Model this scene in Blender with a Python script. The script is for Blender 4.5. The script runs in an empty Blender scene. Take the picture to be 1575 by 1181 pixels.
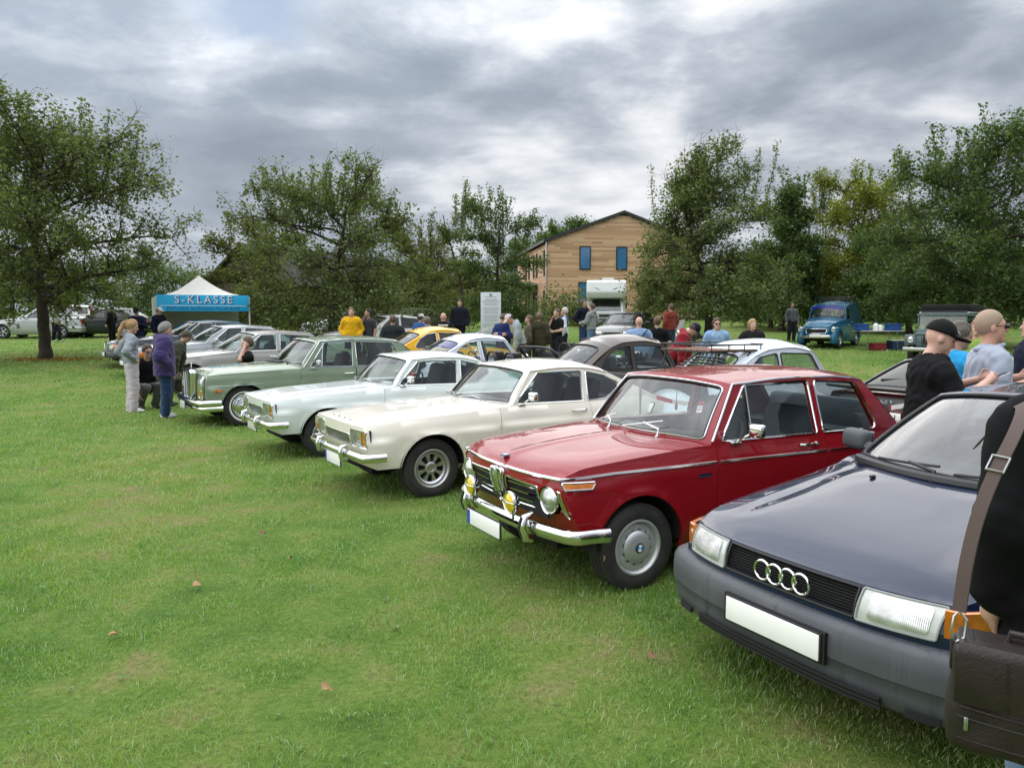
import bpy, bmesh, math, random
import numpy as np
from mathutils import Vector, Matrix
from mathutils.geometry import delaunay_2d_cdt
random.seed(7); RNG = np.random.default_rng(7)
SC = bpy.context.scene
COL = SC.collection
R = math.radians

# ------------------------------------------------------------ camera, sky, sun, exposure
PHW, PHH, PHF, PHHOR, CAMH = 1575, 1181, 1183.0, 488.0, 1.78
PITCH = math.atan((PHH/2-PHHOR)/PHF)
cam = bpy.data.cameras.new('camera'); camo = bpy.data.objects.new('camera', cam); COL.objects.link(camo)
cam.sensor_width = 36.0; cam.lens = 36.0*PHF/PHW; cam.clip_start = 0.05; cam.clip_end = 2000
camo.location = (0, 0, CAMH); camo.rotation_euler = (math.pi/2-PITCH, 0, 0)
SC.camera = camo
SC.render.resolution_x = 1024; SC.render.resolution_y = 767
SUN_EL, SUN_AZ = 46.0, -48.0      # azimuth measured from +Y (view direction) towards +X
SC.view_settings.view_transform = 'Standard'; SC.view_settings.look = 'None'
SC.view_settings.exposure = 2.22; SC.view_settings.gamma = 1.0
SC.view_settings.use_curve_mapping = False

def ray(px, py):
    c, s = math.cos(PITCH), math.sin(PITCH)
    a, b = px-PHW/2, PHH/2-py
    return np.array([a, PHF*c+b*s, -PHF*s+b*c])
class NT:
    """tiny node-tree helper"""
    def __init__(s, tree): s.t = tree; s.n = tree.nodes; s.l = tree.links
    def add(s, typ, **kw):
        n = s.n.new(typ)
        for k, v in kw.items():
            if k.startswith('_'): setattr(n, k[1:], v)
            else: s.set(n, k, v)
        return n
    def set(s, n, key, v):
        sock = n.inputs[int(key[1:])] if (key[0] == 'i' and key[1:].isdigit()) else n.inputs[key.replace('__', ' ')]
        if hasattr(v, 'is_output') or isinstance(v, bpy.types.NodeSocket): s.l.new(v, sock)
        else: sock.default_value = v
    def math(s, op, a, b=0.0, c=None, clamp=False):
        n = s.n.new('ShaderNodeMath'); n.operation = op; n.use_clamp = clamp
        for i, v in enumerate((a, b) if c is None else (a, b, c)): s.set(n, 'i%d' % i, v)
        return n.outputs[0]
    def vmath(s, op, a, b=(0, 0, 0)):
        n = s.n.new('ShaderNodeVectorMath'); n.operation = op
        s.set(n, 'i0', a); s.set(n, 'i1', b); return n.outputs[0]
    def ramp(s, fac, stops, interp='LINEAR'):
        n = s.n.new('ShaderNodeValToRGB'); s.l.new(fac, n.inputs[0]); e = n.color_ramp; e.interpolation = interp
        while len(e.elements) < len(stops): e.elements.new(0.5)
        for el, (p, c) in zip(e.elements, stops):
            el.position = p; el.color = (c if isinstance(c, tuple) else (c, c, c))[:3]+(1,)
        return n.outputs[0]
    def mix(s, fac, a, b, mode='MIX'):
        n = s.n.new('ShaderNodeMix'); n.data_type = 'RGBA'; n.blend_type = mode
        s.set(n, 'i0', fac)
        for i, v in ((6, a), (7, b)):
            if isinstance(v, tuple): v = (v+(1,))[:4]
            s.set(n, 'i%d' % i, v)
        return n.outputs[2]
    def noise(s, vec, scale, detail=4, rough=.55, dist=0.0):
        n = s.n.new('ShaderNodeTexNoise')
        if vec is not None: s.l.new(vec, n.inputs['Vector'])
        n.inputs['Scale'].default_value = scale; n.inputs['Detail'].default_value = detail
        n.inputs['Roughness'].default_value = rough; n.inputs['Distortion'].default_value = dist
        return n.outputs['Fac']

def build_world():
    w = bpy.data.worlds.new('World'); SC.world = w; w.use_nodes = True
    T = NT(w.node_tree); w.node_tree.nodes.clear()
    out = T.add('ShaderNodeOutputWorld')
    sky = T.add('ShaderNodeTexSky', _sky_type='NISHITA', _sun_disc=False)
    sky.sun_elevation = R(SUN_EL); sky.sun_rotation = R(SUN_AZ); sky.air_density = 1.2; sky.dust_density = 1.5
    skyc = T.mix(1.0, sky.outputs[0], (SKY_STR,)*3, 'MULTIPLY')
    tc = T.add('ShaderNodeTexCoord').outputs['Generated']
    sep = T.add('ShaderNodeSeparateXYZ'); T.l.new(tc, sep.inputs[0])
    zc = T.math('MAXIMUM', sep.outputs[2], 0.0)
    den = T.math('ADD', zc, 0.16)
    u = T.math('DIVIDE', sep.outputs[0], den); v = T.math('DIVIDE', sep.outputs[1], den)
    cb = T.add('ShaderNodeCombineXYZ'); T.l.new(u, cb.inputs[0]); T.l.new(v, cb.inputs[1])
    vec = T.vmath('ADD', cb.outputs[0], CLOUD_OFF)
    n1 = T.noise(vec, 0.72, 9, .57, .1)            # big banks
    n2 = T.noise(vec, 2.9, 9, .58, .2)            # billows
    n3 = T.noise(T.vmath('ADD', vec, (7.3, 2.1, 0)), 0.55, 3, .5)
    comb = T.math('ADD', T.math('MULTIPLY', n1, .72), T.math('MULTIPLY', n2, .28))
    # cloud tone: dark grey-blue bellies to bright silver breaks
    tone = T.ramp(comb, [(0.34, (1.10, 1.10, 1.10)), (0.42, (.78, .81, .85)), (0.475, (.50, .55, .62)), (0.54, (.335, .385, .455)), (0.66, (.23, .27, .335))])
    # thin places brighten towards the hidden sun
    sd = (math.sin(R(SUN_AZ))*math.cos(R(SUN_EL)), math.cos(R(SUN_AZ))*math.cos(R(SUN_EL)), math.sin(R(SUN_EL)))
    dt = T.n.new('ShaderNodeVectorMath'); dt.operation = 'DOT_PRODUCT'; T.l.new(tc, dt.inputs[0]); dt.inputs[1].default_value = sd
    glow = T.math('POWER', T.math('MAXIMUM', dt.outputs['Value'], 0.0), 5.0)
    gain = T.math('MULTIPLY_ADD', glow, .8, 0.95)
    gain = T.math('MULTIPLY', gain, T.math('MULTIPLY_ADD', T.math('MULTIPLY', zc, zc), 2.3, .86))       # overcast deck: brighter overhead than at the horizon
    tone = T.mix(1.0, tone, T.add('ShaderNodeCombineXYZ', i0=gain, i1=gain, i2=gain).outputs[0], 'MULTIPLY')
    # horizon haze under the cloud deck
    hz = T.ramp(sep.outputs[2], [(0.0, 1.0), (0.10, .55), (0.30, 0.0)])
    tone = T.mix(T.math('MULTIPLY', hz, .55), tone, (.62, .68, .76))
    cloud = T.mix(1.0, tone, (CLOUD_STR,)*3, 'MULTIPLY')
    cover = T.ramp(T.math('ADD', T.math('MULTIPLY', n1, .45), T.math('MULTIPLY', n3, .55)), [(0.30, 0.0), (0.36, 1.0)])
    hd = ray(402, 14); hd = hd/np.linalg.norm(hd); hp = Vector((hd[0]/(hd[2]+.16), hd[1]/(hd[2]+.16), 0))      # one small blue gap in the deck
    gap = T.n.new('ShaderNodeVectorMath'); gap.operation = 'DISTANCE'; T.l.new(cb.outputs[0], gap.inputs[0]); gap.inputs[1].default_value = hp
    gp = T.ramp(T.math('ADD', gap.outputs['Value'], T.math('MULTIPLY', T.math('SUBTRACT', n2, .5), .5)), [(.07, 0.0), (.17, 1.0)])
    colr = T.mix(T.math('MULTIPLY', cover, gp), skyc, cloud)
    bg = T.add('ShaderNodeBackground', Color=colr, Strength=1.0)
    T.l.new(bg.outputs[0], out.inputs[0])
SKY_STR, CLOUD_STR, CLOUD_OFF = 0.022, 0.222, (3.1, 1.7, 0.0)
build_world()
sun = bpy.data.lights.new('sun', 'SUN'); suno = bpy.data.objects.new('sun', sun); COL.objects.link(suno)
sun.energy = 0.8; sun.angle = R(175); sun.color = (1.0, .96, .90)
_sd = Vector((math.sin(R(SUN_AZ))*math.cos(R(SUN_EL)), math.cos(R(SUN_AZ))*math.cos(R(SUN_EL)), math.sin(R(SUN_EL))))
suno.rotation_euler = _sd.to_track_quat('Z', 'Y').to_euler()

# ------------------------------------------------------------ terrain height and photograph rays
_TY = [-50, 0, 14, 18, 24, 30, 37, 50, 60, 90, 150, 600]
_TZ = [0, 0, 0, .10, .36, .55, .80, 1.25, 1.6, 2.3, 2.9, 3.0]
def pchip(pts):
    p = sorted(pts); x = np.array([a for a, b in p], float); y = np.array([b for a, b in p], float)
    if len(x) == 1: return lambda q: np.full(np.shape(q), y[0])
    h = np.diff(x); d = np.diff(y)/h; m = np.zeros(len(x))
    if len(x) == 2: m[:] = d[0]
    else:
        for i in range(1, len(x)-1):
            if d[i-1]*d[i] > 0:
                w1 = 2*h[i]+h[i-1]; w2 = h[i]+2*h[i-1]; m[i] = (w1+w2)/(w1/d[i-1]+w2/d[i])
        m[0] = d[0]; m[-1] = d[-1]
    def f(q):
        q = np.clip(np.asarray(q, float), x[0], x[-1]); i = np.clip(np.searchsorted(x, q)-1, 0, len(x)-2)
        t = (q-x[i])/h[i]
        return (1+2*t)*(1-t)**2*y[i]+t*(1-t)**2*h[i]*m[i]+t*t*(3-2*t)*y[i+1]+t*t*(t-1)*h[i]*m[i+1]
    return f
_tz = pchip(list(zip(_TY, _TZ)))
def ter(x, y): return float(_tz(y))
def at_depth(px, py, d):
    v = ray(px, py); return np.array([0, 0, CAMH])+v*(d/v[1])
def on_ground(px, py):
    v = ray(px, py); lo, hi = 1.0, 200.0
    for _ in range(50):
        m = (lo+hi)/2; p = np.array([0, 0, CAMH])+v*(m/v[1])
        if p[2] > _tz(p[1]): lo = m
        else: hi = m
    return np.array([p[0], p[1], float(_tz(p[1]))])
def spot(px, d):
    """ground point under image column px at depth d"""
    p = at_depth(px, 500, d); return (p[0], p[1], ter(p[0], p[1]))

# ------------------------------------------------------------ objects
def new_obj(name, data, parent=None):
    o = bpy.data.objects.new(name, data); COL.objects.link(o)
    if parent is not None: o.parent = parent
    return o
def thing(name, label, cat, loc=(0, 0, 0), rz=0.0, group=None):
    o = new_obj(name, None); o.empty_display_size = .2
    o.location = loc; o.rotation_euler = (0, 0, rz)
    tag(o, label, cat, group); return o
def tag(o, label=None, cat=None, group=None, kind=None):
    if label: o['label'] = label
    if cat: o['category'] = cat
    if group: o['group'] = group
    if kind: o['kind'] = kind
    return o
def mk_mesh(name, V, F, mat, smooth=40, normals=None):
    me = bpy.data.meshes.new(name)
    V = np.asarray(V, float)
    me.from_pydata([tuple(v) for v in V], [], [tuple(int(i) for i in f) for f in F])
    if mat is not None: me.materials.append(mat)
    if normals is not None:
        me.polygons.foreach_set('use_smooth', np.ones(len(me.polygons), bool))
        me.normals_split_custom_set_from_vertices([tuple(n) for n in normals])
    elif smooth:
        me.polygons.foreach_set('use_smooth', np.ones(len(me.polygons), bool))
        if smooth < 180: me.set_sharp_from_angle(angle=R(smooth))
    me.update(); return me
def mesh_np(name, V, faces, mat, smooth=False):
    """fast path: V (n,3), faces (m,k) int array"""
    me = bpy.data.meshes.new(name); n, (m, k) = len(V), faces.shape
    me.vertices.add(n); me.vertices.foreach_set('co', np.asarray(V, np.float32).ravel())
    me.loops.add(m*k); me.loops.foreach_set('vertex_index', faces.astype(np.int32).ravel())
    me.polygons.add(m); me.polygons.foreach_set('loop_start', np.arange(0, m*k, k, dtype=np.int32))
    if smooth: me.polygons.foreach_set('use_smooth', np.ones(m, bool))
    me.materials.append(mat); me.update(calc_edges=True); me.validate(); return me

class MB:
    """collects shapes; build() links them as one mesh object"""
    def __init__(s): s.V = []; s.F = []
    def add(s, V, F, M=None):
        b = len(s.V)
        for v in V:
            v = Vector(v); s.V.append(tuple(M @ v) if M is not None else tuple(v))
        s.F += [tuple(b+i for i in f) for f in F]; return s
    def box(s, c, d, rot=None, M=None):
        x, y, z = d[0]/2, d[1]/2, d[2]/2
        V = [Vector((sx*x, sy*y, sz*z)) for sz in (-1, 1) for sy in (-1, 1) for sx in (-1, 1)]
        if rot is not None:
            from mathutils import Euler
            q = Euler(rot).to_matrix(); V = [q @ v for v in V]
        V = [v+Vector(c) for v in V]
        return s.add(V, [(0, 2, 3, 1), (4, 5, 7, 6), (0, 1, 5, 4), (2, 6, 7, 3), (0, 4, 6, 2), (1, 3, 7, 5)], M)
    def rbox(s, c, d, r=.02, rot=None, seg=2):
        """rounded box"""
        bm = bmesh.new(); bmesh.ops.create_cube(bm, size=1.0)
        for v in bm.verts: v.co = Vector((v.co.x*d[0], v.co.y*d[1], v.co.z*d[2]))
        bmesh.ops.bevel(bm, geom=bm.edges[:], offset=min(r, min(d)*.49), segments=seg, profile=.5, affect='EDGES')
        from mathutils import Euler
        q = Euler(rot).to_matrix() if rot is not None else Matrix.Identity(3)
        bm.verts.index_update()
        s.add([q @ v.co+Vector(c) for v in bm.verts], [[v.index for v in f.verts] for f in bm.faces]); bm.free(); return s
    def tube(s, pts, r, n=8, closed=False, cap=True, flat=None):
        P = [Vector(p) for p in pts]; m = len(P)
        rs = r if hasattr(r, '__len__') else [r]*m
        T = []
        for i in range(m):
            a = P[(i-1) % m] if (closed or i > 0) else P[i]; b = P[(i+1) % m] if (closed or i < m-1) else P[i]
            t = (b-a); T.append(t.normalized() if t.length > 1e-9 else Vector((0, 0, 1)))
        u = T[0].orthogonal().normalized()
        if flat is not None: u = (Vector(flat)-T[0]*T[0].dot(Vector(flat))).normalized()
        base = len(s.V)
        for i in range(m):
            if flat is not None: u = Vector(flat)
            u = u-T[i]*u.dot(T[i])
            u = u.normalized() if u.length > 1e-6 else T[i].orthogonal().normalized()
            w = T[i].cross(u)
            for k in range(n):
                a = 2*math.pi*k/n; s.V.append(tuple(P[i]+(u*math.cos(a)+w*math.sin(a))*rs[i]))
        for i in range(m if closed else m-1):
            j = (i+1) % m
            for k in range(n): s.F.append((base+i*n+k, base+i*n+(k+1) % n, base+j*n+(k+1) % n, base+j*n+k))
        if not closed and cap:
            s.F.append(tuple(base+k for k in reversed(range(n)))); s.F.append(tuple(base+(m-1)*n+k for k in range(n)))
        return s
    def lathe(s, prof, n=24, c=(0, 0, 0), axis='z', a0=0, a1=360):
        """prof: (radius, height) pairs turned about the axis through c"""
        base = len(s.V); full = abs(a1-a0) >= 359.9; m = len(prof); cnt = n if full else n+1
        for k in range(cnt):
            a = R(a0+(a1-a0)*k/n)
            for (r, h) in prof:
                p = (r*math.cos(a), r*math.sin(a), h)
                if axis == 'y': p = (p[0], p[2], -p[1])
                if axis == 'x': p = (p[2], p[0], p[1])
                s.V.append((p[0]+c[0], p[1]+c[1], p[2]+c[2]))
        for k in range(n):
            k2 = (k+1) % cnt
            for i in range(m-1):
                s.F.append((base+k*m+i, base+k2*m+i, base+k2*m+i+1, base+k*m+i+1))
        return s
    def ell(s, c, r, n=16, m=10, M=None):
        V = []; F = []
        for i in range(m+1):
            t = math.pi*i/m
            for k in range(n):
                a = 2*math.pi*k/n
                V.append((c[0]+r[0]*math.sin(t)*math.cos(a), c[1]+r[1]*math.sin(t)*math.sin(a), c[2]+r[2]*math.cos(t)))
        for i in range(m):
            for k in range(n): F.append((i*n+k, (i+1)*n+k, (i+1)*n+(k+1) % n, i*n+(k+1) % n))
        return s.add(V, F, M)
    def prism(s, poly, o, ex, ey, depth):
        """extrude 2D polygon (in axes ex, ey from o) by vector depth"""
        o, ex, ey, dp = Vector(o), Vector(ex), Vector(ey), Vector(depth); n = len(poly)
        b = len(s.V)
        for q in (o, o+dp):
            for (u, v) in poly: s.V.append(tuple(q+ex*u+ey*v))
        s.F.append(tuple(b+i for i in range(n))[::-1]); s.F.append(tuple(b+n+i for i in range(n)))
        for i in range(n): s.F.append((b+i, b+(i+1) % n, b+n+(i+1) % n, b+n+i))
        return s
    def sweep(s, path, prof, closed_prof=True, cap=True):
        """path: plan points (x,y); prof: (out, z) pairs, out to the left of travel"""
        P = [Vector((p[0], p[1])) for p in path]; m = len(P); n = len(prof); b = len(s.V)
        for i in range(m):
            a = P[max(i-1, 0)]; c = P[min(i+1, m-1)]; t = (c-a).normalized(); nn = Vector((-t.y, t.x))
            sc = 1.0
            if 0 < i < m-1:
                t1 = (P[i]-P[i-1]).normalized(); cs = max(.5, abs(Vector((-t1.y, t1.x)).dot(nn))); sc = 1/cs
            for (o, z) in prof:
                q = P[i]+nn*o*sc; s.V.append((q.x, q.y, z))
        for i in range(m-1):
            for k in range(n if closed_prof else n-1):
                k2 = (k+1) % n; s.F.append((b+i*n+k, b+i*n+k2, b+(i+1)*n+k2, b+(i+1)*n+k))
        if cap and closed_prof:
            s.F.append(tuple(b+k for k in range(n))[::-1]); s.F.append(tuple(b+(m-1)*n+k for k in range(n)))
        return s
    def mirror_y(s):
        b = len(s.V); s.V += [(x, -y, z) for x, y, z in s.V]; s.F += [tuple(b+i for i in f[::-1]) for f in list(s.F)]; return s
    def mesh(s, name, mat, smooth=40):
        me = mk_mesh(name, s.V, s.F, mat, smooth)
        bm = bmesh.new(); bm.from_mesh(me); bmesh.ops.recalc_face_normals(bm, faces=bm.faces[:]); bm.to_mesh(me); bm.free()
        if smooth and smooth < 180: me.set_sharp_from_angle(angle=R(smooth))
        return me
    def build(s, name, mat, parent=None, smooth=40): return new_obj(name, s.mesh(name, mat, smooth), parent)

def copy_tree(o, parent=None):
    c = o.copy(); COL.objects.link(c); c.parent = parent
    for ch in list(o.children): copy_tree(ch, c)
    return c

# ------------------------------------------------------------ trimmed panels on analytic surfaces
def pip(P, poly):
    x, y = P[:, 0], P[:, 1]; ins = np.zeros(len(P), bool); n = len(poly)
    for i in range(n):
        x1, y1 = poly[i]; x2, y2 = poly[(i+1) % n]
        c = ((y1 > y) != (y2 > y))
        with np.errstate(divide='ignore', invalid='ignore'):
            ins ^= c & (x < (x2-x1)*(y-y1)/((y2-y1) if y2 != y1 else 1e-12)+x1)
    return ins
def dist_poly(P, poly):
    d = np.full(len(P), 1e9); n = len(poly)
    for i in range(n):
        a = np.array(poly[i]); b = np.array(poly[(i+1) % n]); ab = b-a; L = ab@ab
        if L < 1e-14: continue
        t = np.clip(((P-a)@ab)/L, 0, 1); d = np.minimum(d, np.hypot(*(P-(a+t[:, None]*ab)).T))
    return d
def dens(poly, step):
    out = []; n = len(poly)
    for i in range(n):
        a = np.array(poly[i], float); b = np.array(poly[(i+1) % n], float); k = max(1, int(math.ceil(np.hypot(*(b-a))/step)))
        for j in range(k): out.append(tuple(a+(b-a)*j/k))
    # drop duplicates
    res = []
    for p in out:
        if not res or math.hypot(p[0]-res[-1][0], p[1]-res[-1][1]) > 1e-5: res.append(p)
    if math.hypot(res[0][0]-res[-1][0], res[0][1]-res[-1][1]) < 1e-5: res.pop()
    return res
def rpoly(pts, r, seg=5):
    """polygon with rounded corners; r scalar or per corner"""
    n = len(pts); out = []; rr = r if hasattr(r, '__len__') else [r]*n
    for i in range(n):
        p = Vector(pts[i]); a = Vector(pts[i-1])-p; b = Vector(pts[(i+1) % n])-p
        la, lb = a.length, b.length; a.normalize(); b.normalize(); ang = math.acos(max(-1, min(1, a.dot(b))))
        if rr[i] < 1e-6 or ang > 3.05: out.append((p.x, p.y)); continue
        t = min(rr[i]/math.tan(ang/2), la*.48, lb*.48)
        p0 = p+a*t; p1 = p+b*t
        for k in range(seg+1):
            q = k/seg; m = p0*(1-q)**2+p*2*q*(1-q)+p1*q*q; out.append((m.x, m.y))
    return out
def inset_poly(poly, d):
    """approximate inward offset (positive d) for a counter-clockwise or clockwise polygon"""
    n = len(poly); A = sum(poly[i][0]*poly[(i+1) % n][1]-poly[(i+1) % n][0]*poly[i][1] for i in range(n)); sg = 1 if A > 0 else -1
    out = []
    for i in range(n):
        a = Vector(poly[i-1]); p = Vector(poly[i]); b = Vector(poly[(i+1) % n])
        t1 = (p-a); t2 = (b-p)
        if t1.length < 1e-9 or t2.length < 1e-9: out.append(tuple(p)); continue
        t1.normalize(); t2.normalize(); n1 = Vector((-t1.y, t1.x))*sg; n2 = Vector((-t2.y, t2.x))*sg
        m = (n1+n2); m = m/max(m.dot(n1), .4) if m.length > 1e-6 else n1
        out.append(tuple(p+m*d))
    return out
def panel_mesh(name, outline, mapf, mat, holes=(), step=.06, flange=.012, out=(0, 1, 0), lift=0.0):
    """mesh trimmed to outline/holes in parameter space; mapf(u,v)->(n,3); out: rough outward direction"""
    loops = [dens(outline, step)]+[dens(h, step) for h in holes]
    pts = []; edges = []
    for lp in loops:
        b = len(pts); pts += lp; edges += [(b+i, b+(i+1) % len(lp)) for i in range(len(lp))]
    A = np.array(pts); lo = A.min(0); hi = A.max(0)
    gx = np.arange(lo[0]+step*.5, hi[0], step); gy = np.arange(lo[1]+step*.5, hi[1], step)
    if len(gx) and len(gy):
        G = np.array(np.meshgrid(gx, gy)).reshape(2, -1).T
        ok = pip(G, loops[0]) & (dist_poly(G, loops[0]) > step*.35)
        for h in loops[1:]: ok &= ~pip(G, h) & (dist_poly(G, h) > step*.35)
        pts = pts+[tuple(g) for g in G[ok]]
    r = delaunay_2d_cdt([Vector(p) for p in pts], edges, [], 0, 1e-6)
    P2 = np.array([tuple(v) for v in r[0]]); tri = np.array([f for f in r[2]], int)
    cen = P2[tri].mean(1); keep = pip(cen, loops[0])
    for h in loops[1:]: keep &= ~pip(cen, h)
    tri = tri[keep]
    e = .006
    P = mapf(P2[:, 0], P2[:, 1]); du = (mapf(P2[:, 0]+e, P2[:, 1])-mapf(P2[:, 0]-e, P2[:, 1])); dv = (mapf(P2[:, 0], P2[:, 1]+e)-mapf(P2[:, 0], P2[:, 1]-e))
    N = np.cross(du, dv); N /= np.maximum(np.linalg.norm(N, axis=1), 1e-12)[:, None]
    N[(N@np.array(out)) < 0] *= -1 if np.mean((N@np.array(out)) < 0) < .5 else 1
    if np.mean(N@np.array(out)) < 0: N = -N
    if lift: P = P+N*lift
    fn = np.cross(P[tri[:, 1]]-P[tri[:, 0]], P[tri[:, 2]]-P[tri[:, 0]]); fl = (fn*N[tri].mean(1)).sum(1) < 0
    tri[fl] = tri[fl][:, ::-1]
    V = [P]; NN = [N]; F = [tuple(t) for t in tri]
    if flange > 0:
        cnt = {}
        for t in tri:
            for i in range(3):
                a, b = int(t[i]), int(t[(i+1) % 3]); cnt[(a, b)] = 1
        bd = [(a, b) for (a, b) in cnt if (b, a) not in cnt]
        base = len(P); vs = []; ns = []
        for (a, b) in bd:
            ed = P[b]-P[a]; nn = np.cross(ed, N[a]); nn /= max(np.linalg.norm(nn), 1e-12)
            k = base+len(vs); vs += [P[a], P[b], P[b]-N[b]*flange, P[a]-N[a]*flange]; ns += [nn]*4
            F.append((k+1, k, k+3, k+2))
        V.append(np.array(vs)); NN.append(np.array(ns))
    V = np.concatenate(V); NN = np.concatenate(NN)
    return mk_mesh(name, V, F, mat, normals=NN)
def panel(name, outline, mapf, mat, parent, **kw):
    return new_obj(name, panel_mesh(name, outline, mapf, mat, **kw), parent)

# ------------------------------------------------------------ signed-distance modelling (people, bags, hair)
def surf_nets(f, lo, hi, h):
    lo = np.array(lo, float); n = np.maximum(np.ceil((np.array(hi)-lo)/h).astype(int)+1, 3)
    ax = [lo[i]+h*np.arange(n[i]) for i in range(3)]
    c_ = 4; nb = -(-n//c_)                                 # coarse pass: only blocks near the surface are sampled finely
    bx = [lo[i]+h*(np.arange(nb[i])*c_+(c_-1)/2) for i in range(3)]
    vc = f(np.stack(np.meshgrid(*bx, indexing='ij'), -1).reshape(-1, 3)).reshape(nb)
    v = np.repeat(np.repeat(np.repeat(vc, c_, 0), c_, 1), c_, 2)[:n[0], :n[1], :n[2]].copy()
    near = np.argwhere(np.abs(v) < c_*h*1.45); v[tuple(near.T)] = f(lo+h*near); ins = v < 0
    c = [slice(0, -1), slice(1, None)]; cnt = np.zeros(n-1, int); S = np.zeros(tuple(n-1)+(3,)); W = np.zeros(n-1)
    corner = lambda a, i, j, k: a[c[i], c[j], c[k]]
    offs = [(i, j, k) for i in (0, 1) for j in (0, 1) for k in (0, 1)]
    for a in range(8):
        for b in range(a+1, 8):
            o1, o2 = offs[a], offs[b]
            if sum(abs(p-q) for p, q in zip(o1, o2)) != 1: continue
            v1, v2 = corner(v, *o1), corner(v, *o2); m = (v1 < 0) != (v2 < 0)
            t = np.where(m, v1/np.where(m, v1-v2, 1), 0)
            for d in range(3): S[..., d] += np.where(m, o1[d]+(o2[d]-o1[d])*t, 0)
            W += m
    act = W > 0; idx = -np.ones(n-1, int); idx[act] = np.arange(act.sum())
    I = np.argwhere(act); V = lo+h*(I+S[act]/W[act][:, None])
    Q = []
    for d in range(3):
        s0 = [slice(1, -1)]*3; s0[d] = slice(0, -1); s1 = [slice(1, -1)]*3; s1[d] = slice(1, None)
        m = ins[tuple(s0)] != ins[tuple(s1)]; fl = ins[tuple(s0)][m]
        E = np.argwhere(m); E = E+np.array([0 if i == d else 1 for i in range(3)])
        a, b = [i for i in range(3) if i != d]
        if d == 1: a, b = b, a
        def g(da, db):
            e = E.copy(); e[:, a] -= da; e[:, b] -= db; return idx[e[:, 0], e[:, 1], e[:, 2]]
        q = np.stack([g(1, 1), g(0, 1), g(0, 0), g(1, 0)], 1); q[~fl] = q[~fl][:, ::-1]; Q.append(q)
    Q = np.concatenate(Q) if Q else np.zeros((0, 4), int); Q = Q[(Q >= 0).all(1)]
    return V, Q
def smin(a, b, k):
    h = np.clip(.5+.5*(b-a)/k, 0, 1); return b+(a-b)*h-k*h*(1-h)
def s_cap(P, a, b, ra, rb, sc=(1, 1, 1)):
    """tapered capsule, optionally squashed by sc"""
    s = np.array(sc); p = (P-np.array(a))/s; ab = (np.array(b)-np.array(a))/s
    t = np.clip((p@ab)/max(ab@ab, 1e-12), 0, 1)
    return (np.linalg.norm(p-t[:, None]*ab, axis=1)-(ra+(rb-ra)*t))*min(sc)
def s_ell(P, c, r):
    r = np.array(r); q = (P-np.array(c))/r; k = np.linalg.norm(q, axis=1)
    return (k-1)*min(r)*np.where(k > 1, 1, 1) if False else k*(k-1)/np.maximum(np.linalg.norm(q/r, axis=1), 1e-9)
# ------------------------------------------------------------ materials
MAT = {}
def mat(name):
    m = bpy.data.materials.new(name); m.use_nodes = True; m.node_tree.nodes.clear()
    T = NT(m.node_tree); o = T.add('ShaderNodeOutputMaterial'); T.out = o; return m, T
def pbr(name, col, rough=.5, metal=0.0, coat=0.0, spec=.5, noise=0.0, nscale=8.0, bump=0.0, bscale=60.0, col2=None, coatr=.03, emis=None, sub=0.0, rvar=0.0):
    if name in MAT: return MAT[name]
    m, T = mat(name); b = T.add('ShaderNodeBsdfPrincipled')
    tc = T.add('ShaderNodeTexCoord').outputs['Object']
    c = tuple(col)+(1,)
    if noise > 0 or col2 is not None:
        n = T.noise(tc, nscale, 6, .6)
        c2 = col2 if col2 is not None else tuple(min(1, v*(1-noise)) for v in col)
        c = T.mix(T.ramp(n, [(.35, 0.0), (.65, 1.0)]), tuple(col), tuple(c2))
    T.set(b, 'Base__Color', c); T.set(b, 'Roughness', rough); T.set(b, 'Metallic', metal)
    if rvar > 0:
        rn = T.noise(tc, nscale*2.7, 5, .65); T.set(b, 'Roughness', T.math('MULTIPLY_ADD', rn, rvar*2, rough-rvar))
    T.set(b, 'Coat__Weight', coat); T.set(b, 'Coat__Roughness', coatr); T.set(b, 'Specular__IOR__Level', spec)
    if sub: T.set(b, 'Subsurface__Weight', sub); b.inputs['Subsurface Radius'].default_value = (.02, .008, .005)
    if bump > 0:
        bn = T.add('ShaderNodeBump', Strength=bump, Distance=.01, Height=T.noise(tc, bscale, 4, .6)); T.set(b, 'Normal', bn.outputs[0])
    if emis: T.set(b, 'Emission__Color', tuple(emis[:3])+(1,)); T.set(b, 'Emission__Strength', emis[3])
    T.l.new(b.outputs[0], T.out.inputs[0]); MAT[name] = m; return m
def paint(name, col, metal=0.0, rough=.32, coat=.9):
    if name in MAT: return MAT[name]
    m, T = mat(name); b = T.add('ShaderNodeBsdfPrincipled')
    tc = T.add('ShaderNodeTexCoord').outputs['Object']
    dirt = T.noise(tc, 3.0, 7, .65); fine = T.noise(tc, 140.0, 2, .5)
    c = T.mix(T.math('MULTIPLY', T.ramp(dirt, [(.45, 0.0), (.8, 1.0)]), .18), tuple(col), tuple(v*.75+.02 for v in col))
    T.set(b, 'Base__Color', c); T.set(b, 'Metallic', metal); T.set(b, 'Roughness', rough); T.set(b, 'Specular__IOR__Level', .08)
    T.set(b, 'Coat__Weight', coat); T.set(b, 'Coat__Roughness', T.math('MULTIPLY_ADD', dirt, .03, .002))
    T.l.new(b.outputs[0], T.out.inputs[0]); MAT[name] = m; return m
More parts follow.
